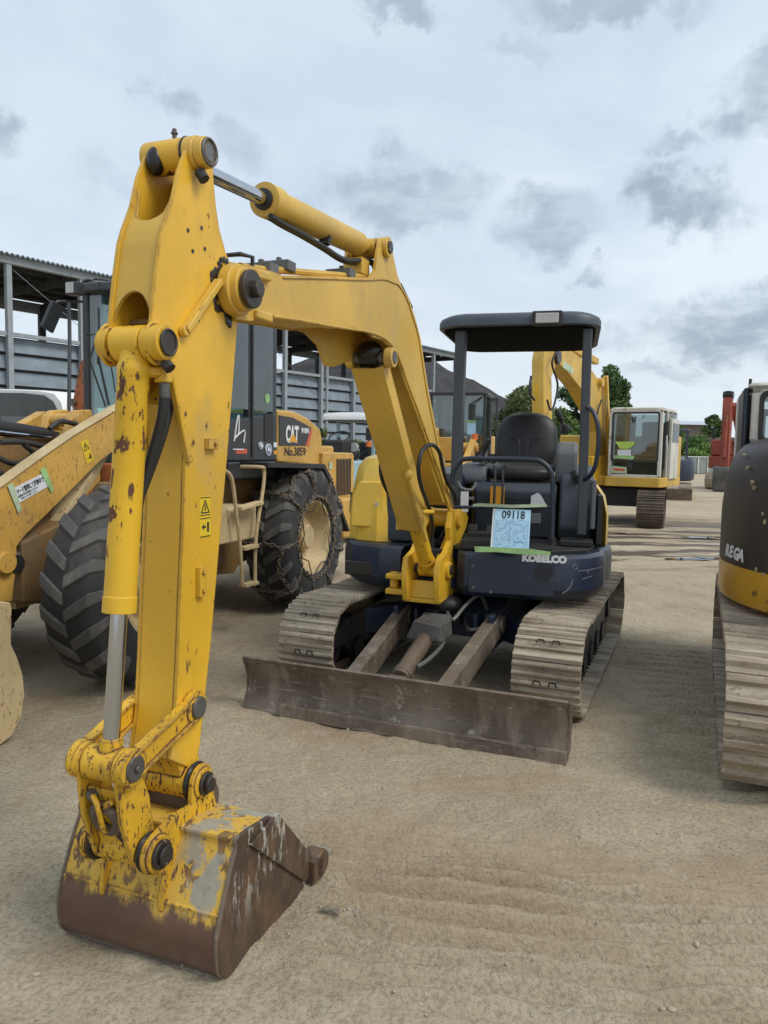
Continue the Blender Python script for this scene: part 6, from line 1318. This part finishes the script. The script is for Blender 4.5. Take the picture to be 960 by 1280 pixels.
# ================= red excavator far right
R0_=ground(893,614); Rf=Fr(R0_.x,R0_.y,36)
e4=thing('excavator','distant red-orange excavator with upright arm and grey bucket on the ground','excavator',Rf)
def rz(u,v,y=0): return Rf.hy(u,v,y)
a,b=rz(891,613),rz(912,583); m=MB(); m.prism('x',[(-.1,0),(-.25,.35),(-.2,b.z-.05),(-.05,b.z),(.55,.9),(.75,.05)],a.x,b.x); m.build('bucket',MT['greysteel'],e4,Rf,.03)
a,b=rz(903,583),rz(911,492); xm=(a.x+b.x)/2
m=MB(); m.prism('x',[(-.05,a.z),(.25,a.z),(.40,b.z-1.0),(.35,b.z-.1),(.15,b.z),(-.02,b.z-.3)],xm-.17,xm+.17); ar=m.build('arm',MT['redpaint'],e4,Rf,.02)
m=MB(); m.cyl((xm-.2,.2,b.z-.05),(xm+.2,.2,b.z-.05),.16); m.box(xm-.1,xm+.1,.05,.3,b.z-.0,b.z+.12); m.build('arm_pin',MT['grease_and_shade'],ar,Rf)
m=MB(); m.cyl((xm,-.12,a.z+.4),(xm,-.05,b.z-.9),.10); m.build('bucket_cylinder',MT['redpaint'],ar,Rf)
m=MB(); q=[(.3,b.z-.5),(.5,b.z-.35),(1.6,b.z-.55),(3.1,b.z-2.3),(3.4,1.3),(2.9,1.3),(2.6,b.z-2.4),(1.3,b.z-1.15),(.35,b.z-.9)]; m.prism('x',q,xm+.02,xm+.34); m.build('boom',MT['redpaint'],e4,Rf,.03)
m=MB(); m.tube([(xm+.36,.4,b.z-.6),(xm+.4,.9,b.z-.9),(xm+.4,1.8,b.z-1.4)],.04,6,4); m.build('hose',MT['rubber'],e4,Rf)
a=rz(885,590,1.9); m=MB(); m.prism('z',rrect(a.x-.1,a.x+2.6,2.0,5.0,.3),.95,1.5); m.build('deck',MT['redpaint'],e4,Rf,.05)
m=MB(); m.box(a.x+.0,a.x+.95,2.1,3.4,1.5,2.25); m.build('engine_housing',MT['redpaint'],e4,Rf,.1)
m=MB(); m.cyl((a.x+.05,2.4,2.2),(a.x+.05,2.4,2.9),.05); m.build('mirror_stay',MT['rubber'],e4,Rf)
for o_ in (-.05,2.0):
    m=MB(); belt(m,a.x+o_,a.x+o_+.6,track_path(1.9,4.9,.36,.36,.38,.38),36); m.build('track',MT['steel'],e4,Rf)
m=MB(); m.box(a.x+.5,a.x+2.0,2.5,4.2,.5,1.0); m.build('undercarriage_frame',MT['black'],e4,Rf)
# ================= second wheel loader (dark cab) behind
K0=at(580,560,20); Kf=Fr(K0.x,20,14)
e5=thing('wheel_loader','wheel loader with dark framed glass cab standing behind the boom and canopy post','wheel loader',Kf)
def kz(u,v,y=0): return Kf.hy(u,v,y)
a,b=kz(533,491),kz(612,575); ct=a.z; x0,x1=kz(537,520).x,kz(607,520).x
m=MB()
for (x,y) in ((x0,0),(x1-.07,0),(x0,1.5),(x1-.07,1.5)): m.box(x,x+.07,y,y+.09,1.3,ct-.04)
m.box(x0,x1,0,.07,1.2,1.55); m.box(x0,x1,1.5,1.6,1.2,1.7); m.box(x1-.06,x1,0,1.55,1.2,1.75); m.box(x0,x0+.06,0,1.55,1.2,1.75); c5=m.build('cab',MT['charcoal'],e5,Kf,.02)
m=MB(); m.prism('z',rrect(x0-.05,x1+.05,-.08,1.7,.15),ct-.06,ct+.02); m.build('cab_roof',MT['charcoal'],c5,Kf,.02)
m=MB(); m.box(x0+.07,x1-.07,.03,.04,1.5,ct-.06); m.build('windscreen',MT['glass_clear'],c5,Kf)
m=MB(); m.box(x1-.02,x1-.01,.1,1.5,1.7,ct-.06); m.box(x0+.01,x0+.02,.1,1.5,1.7,ct-.06); m.box(x0+.08,x1-.08,1.52,1.53,1.7,ct-.06); m.build('side_window',MT['glass_clear'],c5,Kf)
d0,d1=kz(611,530,.1).x,kz(622,530,.1).x
m=MB(); m.box(d0,d0+.05,.05,.12,1.2,ct-.15); m.box(d1-.05,d1,.05,.12,1.2,ct-.15); m.box(d0,d1,.05,.12,ct-.2,ct-.13); m.box(d0,d1,.05,.12,1.2,1.5); m.build('open_door',MT['charcoal'],c5,Kf,.01)
m=MB(); m.box(x1-.42,x1-.30,-.25,-.1,kz(600,525).z,kz(600,505).z); m.bar((x1-.36,-.2,kz(600,505).z),(x1-.1,.0,ct-.1),.03,.03); m.build('mirror',MT['rubber'],c5,Kf,.02)
as3=thing('auction_sheet','pale blue sheet in the window of the dark wheel loader cab behind the canopy post','paper sheet',Kf,'auction sheets on the machines',loc=(kz(589,535).x,-.01,1.9))
p0_,p1_=kz(584,543,-.01),kz(595,528,-.01); m=MB(); m.box(p0_.x,p1_.x,-.012,-.008,p0_.z,p1_.z); m.build('sheet',MT['paper'],as3,Kf)
m=MB(); m.box(p0_.x,p1_.x,-.02,-.013,p1_.z-.01,p1_.z+.05); m.build('tape_strip',MT['tape'],as3,Kf)
m=MB(); m.box(x0+.1,x1-.1,-1.6,0,.7,1.25); m.box(x0+.05,x1-.05,1.5,3.4,.8,2.0); m.build('body',MT['cat'],e5,Kf,.05)
m=MB(); m.bar((x0+.25,-.3,2.0),(x0+.25,-2.6,.9),.15,.35); m.bar((x1-.25,-.3,1.75),(x1-.25,-2.6,.9),.15,.35); m.build('lift_arm',MT['cat'],e5,Kf,.02)
m=MB(); m.cyl((x0+.1,-.6,1.65),(x1-.1,-.6,1.65),.12); m.box(x0+.3,x0+.9,-.8,-.3,1.3,1.9); m.build('arm_tower',MT['cat'],e5,Kf,.03)
m=MB(); m.cyl((x1-.2,-.45,1.85),(x1-.2,-.45,2.0),.07); m.build('beacon',MT['orange_lens'],e5,Kf)
for (x,y) in ((x0-.1,-.9),(x1+.1,-.9),(x0-.1,1.9),(x1+.1,1.9)): wheel(e5,Kf,x,y,.65,.42,1 if x>x0+.5 else -1,'cream',lugs=16)
# ================= small tractor with a white canopy
N0=at(437,560,14); Nf=Fr(N0.x,14,20)
e6=thing('compact_tractor','small pale blue tractor under a white sunshade roof, beyond the wheel loader bonnet','tractor',Nf)
def nz(u,v,y=0): return Nf.hy(u,v,y)
rz0=nz(437,521).z
m=MB(); m.loft([[(x,y,z_) for x,y in rrect(nz(406,520).x+d_,nz(466,520).x-d_,-.2+d_,1.1-d_,.12)] for z_,d_ in ((rz0-.06,0),(rz0,.0),(rz0+.06,.04),(rz0+.08,.2))]); m.build('sunshade_roof',MT['white'],e6,Nf)
m=MB(); m.loft([[(x,y,z_) for x,y in rrect(nz(406,520).x+.04,nz(466,520).x-.04,-.16,1.06,.1)] for z_ in (rz0-.075,rz0-.055)]); m.build('roof_underside',MT['grey'],e6,Nf)
for (u,y_) in ((419,.1),(464,.1)):
    m=MB(); m.bar((nz(u,530).x,y_,.6),(nz(u,530).x,y_+.05,rz0-.05),.055,.055); m.build('roof_post',MT['skyblue'],e6,Nf,.006)
m=MB(); p_=nz(424,545,-.3); m.torus((p_.x,p_.y,p_.z-.02),(1,0,0),(0,.8,.5),.19,.016,20,6); m.cyl((p_.x,p_.y,p_.z-.03),(p_.x,p_.y-.1,p_.z-.5),.03); m.build('steering_wheel',MT['rubber'],e6,Nf)
a,b=nz(413,563,-.6),nz(438,550,-.6); m=MB(); m.box(a.x,b.x,-.9,-.2,.9,b.z); m.build('dashboard',MT['rubber'],e6,Nf,.05)
m=MB(); m.box(nz(443,560).x,nz(458,560).x,.2,.7,1.1,1.7); m.build('seat',MT['seat'],e6,Nf,.05)
m=MB(); m.box(nz(418,580).x,nz(466,580).x,-1.2,1.2,.6,nz(440,575).z+.0); m.build('body',MT['skyblue'],e6,Nf,.05)
m=MB(); p_=nz(461,541,-.4); m.box(p_.x-.05,p_.x+.05,-.42,-.38,p_.z-.13,p_.z+.09); m.tube([(p_.x-.0,-.4,p_.z-.13),(p_.x-.02,-.4,p_.z-.3),(p_.x-.25,-.4,p_.z-.45),(p_.x-.25,-.4,p_.z-.9)],.014,6,4); m.build('mirror',MT['rubber'],e6,Nf)
m=MB(); p_=nz(461,555,-.5); m.cyl((p_.x,-.5,p_.z-.05),(p_.x,-.5,p_.z+.05),.05); m.build('indicator',MT['orange_lens'],e6,Nf)
m=MB(); p_=nz(443,559,-.5); m.cyl((p_.x,-.5,p_.z),(p_.x,-.56,p_.z),.08); m.build('headlight',MT['lens'],e6,Nf)
for (x,y,r_) in ((nz(412,580).x,-.9,.35),(nz(468,580).x,-.9,.35),(nz(408,580).x,.8,.5),(nz(472,580).x,.8,.5)): wheel(e6,Nf,x,y,r_,.25,1 if x>nz(440,580).x else -1,'white',lugs=14)
# ================= white van seen over the lift arm
V=Fr(at(20,540,11.5).x,11.5,28)
e7=thing('white_van','white van with a wide dark windscreen standing behind the lift arm of the loader','van',V)
vp=[V.hy(u,v,0) for u,v in ((84,560),(83,520),(79,502),(70,491),(50,487.5),(0,486),(-60,487),(-90,495),(-98,560))]
q=[(p_.x,p_.z) for p_ in vp]; cxv=sum(p_[0] for p_ in q)/len(q)
def sc(q,k,zk=1): return [((x-cxv)*k+cxv,1.2+(z_-1.2)*zk) for x,z_ in q]
m=MB(); m.loft([[(x,y,z_) for x,z_ in sc(q,k,zk)] for y,k,zk in ((-.02,.985,.985),(.05,1.0,1.0),(3.4,1.0,1.02),(3.5,.97,.98))]); vb=m.build('body',MT['white'],e7,V,ang=40)
wq=[V.hy(u,v,-.03) for u,v in ((73,530),(72,515),(66,502),(55,494),(30,491.5),(0,491),(-60,493),(-80,500),(-85,530))]
m=MB(); m.prism('y',[(p_.x,p_.z) for p_ in wq],-.035,-.022); m.build('windscreen',paint('dark_screen_glass',(.035,.040,.036),.15,var=.3,dirt=.3,dcol=(.10,.10,.08)),vb,V)
x0_,x1_=min(p_[0] for p_ in q),max(p_[0] for p_ in q)
m=MB(); m.box(x0_,x1_,-.05,3.4,.35,1.3); m.build('lower_body',MT['white'],e7,V,.05)
m=MB(); a,b=V.hy(3,526,-.05),V.hy(45,522,-.05); m.box(a.x,b.x,-.07,-.05,a.z-.08,b.z+.02); m.build('grille_trim',MT['grey'],e7,V)
for x in (x0_+.1,x1_-.1):
    for y in (.5,2.7): m=MB(); m.cyl((x-.1,y,.33),(x+.1,y,.33),.33,n=24); m.build('wheel',MT['tyre'],e7,V,.03)
# ================= rust-orange excavator arm standing behind
O0=at(97,560,10.2); Of=Fr(O0.x,O0.y,20)
e8=thing('excavator','rust-streaked orange excavator whose upright arm shows beside the black loader cab','excavator',Of)
q=[Of.hx(u,v,0) for u,v in ((105,450),(101,451),(96,470),(92,495),(90,535),(106,540),(107,450))]
q=[Of.hy(u,v,0) for u,v in ((104,449),(100,452),(97,470),(91,500),(88,560),(88,640),(110,640),(108,560),(108,449))]
m=MB(); m.prism('y',[(p_.x,p_.z) for p_ in q],0,.22); oa=m.build('arm',MT['rust_or'],e8,Of,.008)
p_=Of.hy(91,503,-.02); m=MB(); m.cyl((p_.x,-.05,p_.z),(p_.x,.25,p_.z),.05); m.tube([(p_.x,-.06,p_.z),(p_.x+.07,-.07,p_.z-.12),(p_.x+.02,-.06,p_.z-.3)],.014,6,4); m.build('hose_joint',MT['rust'],oa,Of)
xo_=p_.x
m=MB(); m.box(xo_-.9,xo_+.9,.3,2.6,.75,1.35); m.build('upper_body',MT['rust_or'],e8,Of,.06)
for o_ in (-1.0,.6): m=MB(); belt(m,xo_+o_,xo_+o_+.4,track_path(.5,2.4,.3,.3,.33,.33),30); m.build('track',MT['steel'],e8,Of)
m=MB(); m.box(xo_-.7,xo_+.7,.9,2.0,.35,.76); m.build('undercarriage_frame',MT['black'],e8,Of)
# ================= open sided steel shed
S0=at(15,560,29); Sf=Fr(S0.x,S0.y,35.2)
sh_=thing('steel_shed','long grey steel storage shed with open upper storey and corrugated roof','shed',Sf)
bay=3.03; NB=11; yS=-2*bay; yE=NB*bay; zr=8.62; zc_=5.56; dep=-8.0
for k in range(-2,NB+1):
    y=k*bay
    m=MB(); m.box(-.10,.10,y-.10,y+.10,0,zr-.4); m.build('post',MT['shed_frame'],sh_,Sf)
    m=MB(); m.box(dep-.1,dep+.1,y-.16,y+.16,0,zr-.3); m.build('rear_post',MT['shed_dark'],sh_,Sf)
m=MB()
nlv=9; pz=zc_/nlv
for k in range(nlv):
    z0=k*pz+.03; m.prism('x' if False else 'y',[(-.26,z0),(-.12,z0+pz*.86),(-.15,z0+pz*.88),(-.29,z0+.02)][::-1],yS,yE-bay*1.1) if False else None
    m.add([(x,y,z_) for y in (yS,yE-bay*1.05) for x,z_ in ((-.13,z0),(-.13,z0+.02),(-.27,z0+pz*.84),(-.30,z0+pz*.84),(-.30,z0))],[(0,1,2,3,4),(9,8,7,6,5),(0,5,6,1),(1,6,7,2),(2,7,8,3),(3,8,9,4),(4,9,5,0)])
m.build('louvred_cladding',MT['shed'],sh_,Sf)
m=MB(); m.box(-.36,-.32,yS,yE-bay*1.05,0,zc_); m.build('backing_sheet',MT['shed_dark'],sh_,Sf)
m=MB(); m.box(-.13,.05,yS,yE-bay*1.05,zc_,zc_+.14); m.build('top_rail',MT['shed_frame'],sh_,Sf)
m=MB(); m.box(dep-.05,dep,yS,yE-bay*1.05,0,zc_-.5); m.build('rear_cladding',MT['shed_dark'],sh_,Sf)
m=MB(); m.box(-.12,.14,yS,yE,zr-.42,zr-.12); m.box(dep-.1,dep+.1,yS,yE,zr-.7,zr-.2); m.build('eave_beam',MT['shed_frame'],sh_,Sf)
m=MB()
for k in range(-2,NB+1): m.box(dep,0,k*bay-.06,k*bay+.06,zr-.55,zr-.2)
for k in range(1,6): m.box(dep*k/6-.05,dep*k/6+.05,yS,yE,zr-.3,zr-.14)
m.build('roof_truss',MT['shed_dark'],sh_,Sf)
m=MB(); vs=[];
ncor=int((yE-yS)/.2); 
for j,(x,z_) in enumerate(((.35,zr-.10),(dep-.4,zr+.05))):
    for i in range(ncor*4+1): y=yS+(yE-yS)*i/(ncor*4); vs.append((x,y,z_+.05*math.sin(2*math.pi*i/4+.4)))
n_=ncor*4+1; k=len(vs); vs+=[(x,y,z_-.03) for x,y,z_ in vs]
m.add(vs,[(i,i+1,n_+i+1,n_+i) for i in range(n_-1)]+[(2*n_+i,3*n_+i,3*n_+i+1,2*n_+i+1) for i in range(n_-1)]+[(i,i+1,k+i+1,k+i) for i in range(n_-1)]+[(n_+i,n_+i+1,k+n_+i+1,k+n_+i) for i in range(n_-1)]); m.build('corrugated_roof',MT['shed'],sh_,Sf,ang=80)
m=MB(); m.box(dep,.05,yS,yE,zr-.135,zr-.125); m.build('roof_underside',MT['shed_dark'],sh_,Sf)
for k in (0,4,8):
    m=MB(); m.tube([(-.0,k*bay+.2,zr-.6),(-.2,k*bay+bay*2.2,zc_-1.5)],.012,5); m.build('brace_rod',MT['shed_frame'],sh_,Sf)
m=MB(); m.tube([(.18,6.1*bay,0),(.18,6.1*bay,zr-.3)],.09,10); m.build('downpipe',MT['shed_frame'],sh_,Sf)
# ================= hills of dark gravel
t_=NT('dark_gravel_heap'); n_1=t_.noise(.25,8,.7); n_2=t_.noise(1.6,7,.75); c_=t_.mix(t_.ramp(n_1,.35,.7),(.040,.038,.040),(.085,.080,.080)); c_=t_.mix(t_.ramp(n_2,.56,.66,0,.6),c_,(.02,.02,.022)); t_.bsdf(c_,.95,0,t_.bump(n_2,.8,.5),.2)
def heap(px_pts,Y,depth,name='gravel_hill'):
    top=[at(u,v,Y) for u,v in px_pts]; m=MB(); N=90; J=20; vs=[]
    for i in range(N+1):
        s=i/N*(len(top)-1); k=min(int(s),len(top)-2); p_=top[k]+(top[k+1]-top[k])*(s-k)
        for j in range(J+1):
            t=j/J; a=(t-.5)*2; hh=max(0,1-abs(a)**1.25); x=p_.x; y=Y+a*depth; z_=p_.z*hh+1.1*noise.fractal(Vector((x*.14,y*.14,0)),1,2,5)*hh-.3
            vs.append((x,y,z_))
    m.v=vs; m.f=[(i*(J+1)+j,i*(J+1)+j+1,(i+1)*(J+1)+j+1,(i+1)*(J+1)+j) for i in range(N) for j in range(J)]; return tag(m.build(name,t_.m,ang=70),kind='structure')
heap([(230,560),(290,530),(330,478),(365,456),(405,436),(450,434),(500,440),(530,447),(560,460),(600,478),(640,500),(700,528),(760,560)],95,38)
# ================= fence, hedges, trees, far roofs
Fc=at(880,590,58); 
t_=NT('leaf'); oi=t_.n('ShaderNodeObjectInfo')
def leafmat(name,c0,c1,c2,sc=.6):
    t=NT(name); n1_=t.noise(sc,3,.5); n2_=t.noise(sc*6,3,.6); c=t.mix(t.ramp(n1_,.35,.65),c0,c1); c=t.mix(t.ramp(n2_,.45,.75,0,.7),c,c2); b=t.bsdf(c,.6,0,None,.25); b.inputs['Transmission Weight'].default_value=0; return t.m
LG=leafmat('green_leaves',(.08,.14,.045),(.15,.22,.07),(.2,.27,.09)); LD=leafmat('dark_green_leaves',(.055,.10,.038),(.10,.165,.055),(.14,.21,.07)); LK=leafmat('bright_vine_leaves',(.10,.18,.045),(.18,.28,.07),(.24,.34,.10)); LO=leafmat('olive_leaves',(.08,.11,.04),(.15,.18,.07),(.20,.22,.09))
BARK=paint('bark',(.09,.07,.05),.9,var=.3)
def crown(clumps,nleaf,size,mat,name,parent=None,fr=WORLD):
    m=MB(); tw_=sum((c[3]*c[4]) for c in clumps)
    for (x,y,z_,r,rz_) in clumps:
        n=int(nleaf*r*rz_/tw_)
        for _ in range(n):
            v=Vector((random.gauss(0,1),random.gauss(0,1),random.gauss(0,1))).normalized(); rr=random.random()**.38*(1+.22*noise.noise(v*2.1+Vector((x,y,z_))))
            c=Vector((x+v.x*r*rr,y+v.y*r*rr,z_+v.z*rz_*rr)); s=size*random.uniform(.5,1.3)
            a=Vector((random.gauss(0,1),random.gauss(0,1),random.gauss(0,.7))).normalized(); b=a.cross(Vector((random.gauss(0,1),random.gauss(0,1),random.gauss(0,1)))).normalized()
            m.v+=[tuple(c-a*s),tuple(c+b*s*.45),tuple(c+a*s),tuple(c-b*s*.45)]; k=len(m.v); m.f.append((k-4,k-3,k-2,k-1))
    return m.build(name,mat,parent,fr,ang=180)
def tree(name,label,cat,u,vtop,Y,wpx,mat,nleaf=5000,leaf=.28,vbase=None,group=None,trunk=True,tall=None,nc=14):
    top=at(u,vtop,Y); wd=wpx*Y/FPX/2; hgt=top.z; fr=Fr(top.x,Y,0); root=thing(name,label,cat,fr,'trees and bushes behind the yard')
    cl=[]; zc0=hgt*.55 if trunk else hgt*.45
    for i in range(nc+8):
        v=Vector((random.gauss(0,1),random.gauss(0,1),random.gauss(0,1))).normalized()*random.random()**.4
        r=wd*random.uniform(.26,.42); hz2=hgt*(.34 if trunk else .42); cl.append((v.x*wd*.74,v.y*wd*.74,zc0+(.06*hgt if trunk else 0)+v.z*hz2*.9,r,r*.8))
    cl.append((0,0,hgt-wd*.36,wd*.36,wd*.36))
    if trunk:
        m=MB(); m.tube([(0,0,-.1),(.1,0,hgt*.3),(0,.1,hgt*.6),(.05,0,hgt*.85)],[.045*hgt,.035*hgt,.022*hgt,.008*hgt],8)
        for c in cl[:7]: m.tube([(0,0,hgt*.35),(c[0]*.5,c[1]*.5,(hgt*.35+c[2])*.52),(c[0],c[1],c[2])],[.014*hgt,.010*hgt,.004*hgt],5)
        m.build('trunk',BARK,root,fr)
    crown(cl,nleaf,leaf,mat,'crown' if trunk else 'foliage',root,fr); return root
tree('broadleaf_tree','tall dark green tree right of the canopy post, above the off-white cab','tree',764,456,62,62,LD,13000,.17,nc=22)
tree('broadleaf_tree','dark tree behind the raised arm of the large yellow excavator','tree',722,476,66,66,LD,11000,.18)
tree('broadleaf_tree','green tree between the gravel hill and the yellow excavator arm','tree',668,478,72,76,LG,12000,.19)
tree('leafy_bush','lighter green bushy growth at the foot of the gravel hill, above the seat','bush',650,486,66,92,LO,12000,.18,trunk=False)
tree('leafy_bush','olive green bushy growth left of the yellow excavator arm','bush',700,508,60,90,LG,12000,.18,trunk=False)
tree('leafy_bush','small leafy bush beside the compact tractor, in front of the shed','bush',402,536,24,34,LO,1500,.12,trunk=False)
tree('leafy_bush','pale leafy bush behind the mirror of the compact tractor','bush',447,548,26,40,LG,1500,.12,trunk=False)
tree('broadleaf_tree','round dark tree standing far off behind the fence, left of the red arm','tree',893,518,120,30,LD,6000,.3)
tree('broadleaf_tree','small round tree on the skyline just above the dark mini excavator','tree',850,531,110,24,LG,5000,.3)
def vines(label,pts,Y,dep,mat,n,leaf=.22):
    fr=Fr(at(pts[0][0],560,Y).x,Y,0); root=thing('vine_hedge',label,'hedge',fr); cl=[]
    for (u,v,w_) in pts:
        p_=fr.loc(at(u,v,Y)); r=w_*Y/FPX; 
        for k in range(4): cl.append((p_.x+random.uniform(-.6,.6)*r,random.uniform(-dep,dep),max(.4,(p_.z-r*.5)*random.uniform(.35,.95)),r*random.uniform(.7,1),r*.6))
    crown(cl,n,leaf,mat,'foliage',root,fr)
vines('mass of bright green vines behind the pale fence at right',[(838,543,16),(850,545,15),(862,548,14),(872,542,15),(884,545,14),(896,541,14),(908,546,15),(922,544,16),(945,546,16),(965,544,16),(990,546,17)],70,3,LK,26000,.15)
vines('bank of green growth under the dark tree behind the off-white cab',[(752,540,16),(770,545,16),(735,540,16),(790,550,16)],64,3,LG,14000,.16)
gw=thing('concrete_wall','dark weathered bank wall behind the bright vines','wall',Fr(at(870,560,85).x,85,0)); fq=Fr(at(870,560,85).x,85,0)
a,b=at(855,532,85),at(915,552,85); m=MB(); m.box(a.x-fq.o.x,b.x-fq.o.x+6,0,.4,0,at(870,546,85).z); m.build('wall_panel',plain('weathered_bank',(.10,.09,.08),.9),gw,fq)
fo_=Fr(at(835,590,60).x,60,3)
fe=thing('pale_fence','pale grey panel fence with white posts across the far end of the yard','fence',fo_)
zt=fo_.hy(880,571,0).z; x1_=fo_.hy(935,580,0).x+16
m=MB(); m.box(-1.5,x1_,0,.05,.05,zt-.02); m.build('fence_panel',plain('pale_green_grey_panel',(.30,.34,.30),.6),fe,fo_)
m=MB(); m.box(-1.5,x1_,-.05,.06,zt-.04,zt+.03); m.build('top_rail',MT['white'],fe,fo_)
k=-1.5
while k<x1_: m=MB(); m.box(k,k+.08,-.07,-.0,0,zt); m.build('post',MT['white'],fe,fo_); k+=.75
gs=ground(885,598); m=MB()
hz_=thing('warehouse','low pale roofed warehouse on the skyline beyond the fence','building',Fr(at(868,540,150).x,150,0)); fh=Fr(at(868,540,150).x,150,0)
a,b=fh.loc(at(853,528,150)),fh.loc(at(888,560,150)); m=MB(); m.box(a.x,b.x,0,12,0,fh.loc(at(870,531,150)).z); m.build('wall',plain('brown_wall',(.14,.11,.09),.8),hz_,fh); m=MB(); m.prism('x',[(-.6,fh.loc(at(870,531,150)).z),(6,fh.loc(at(870,525,150)).z),(12.6,fh.loc(at(870,531,150)).z)],a.x-.5,b.x+.5); m.build('roof',plain('pale_roof_sheet',(.45,.50,.55),.5),hz_,fh)
# verge of dry earth and grass before the fence
m=MB(); gm=NT('grass_verge'); gm.bsdf(gm.mix(gm.noise(1.2,6,.7),(.16,.12,.06),(.10,.13,.05)),.9); p_=[ground(u,v) for u,v in ((835,606),(960,606))]; m.add([(p_[0].x-6,56,.01),(p_[1].x,56,.01),(p_[1].x+4,59.9,.05),(p_[0].x-8,59.9,.05)],[(0,1,2,3)]); tag(m.build('verge',gm.m),kind='structure')
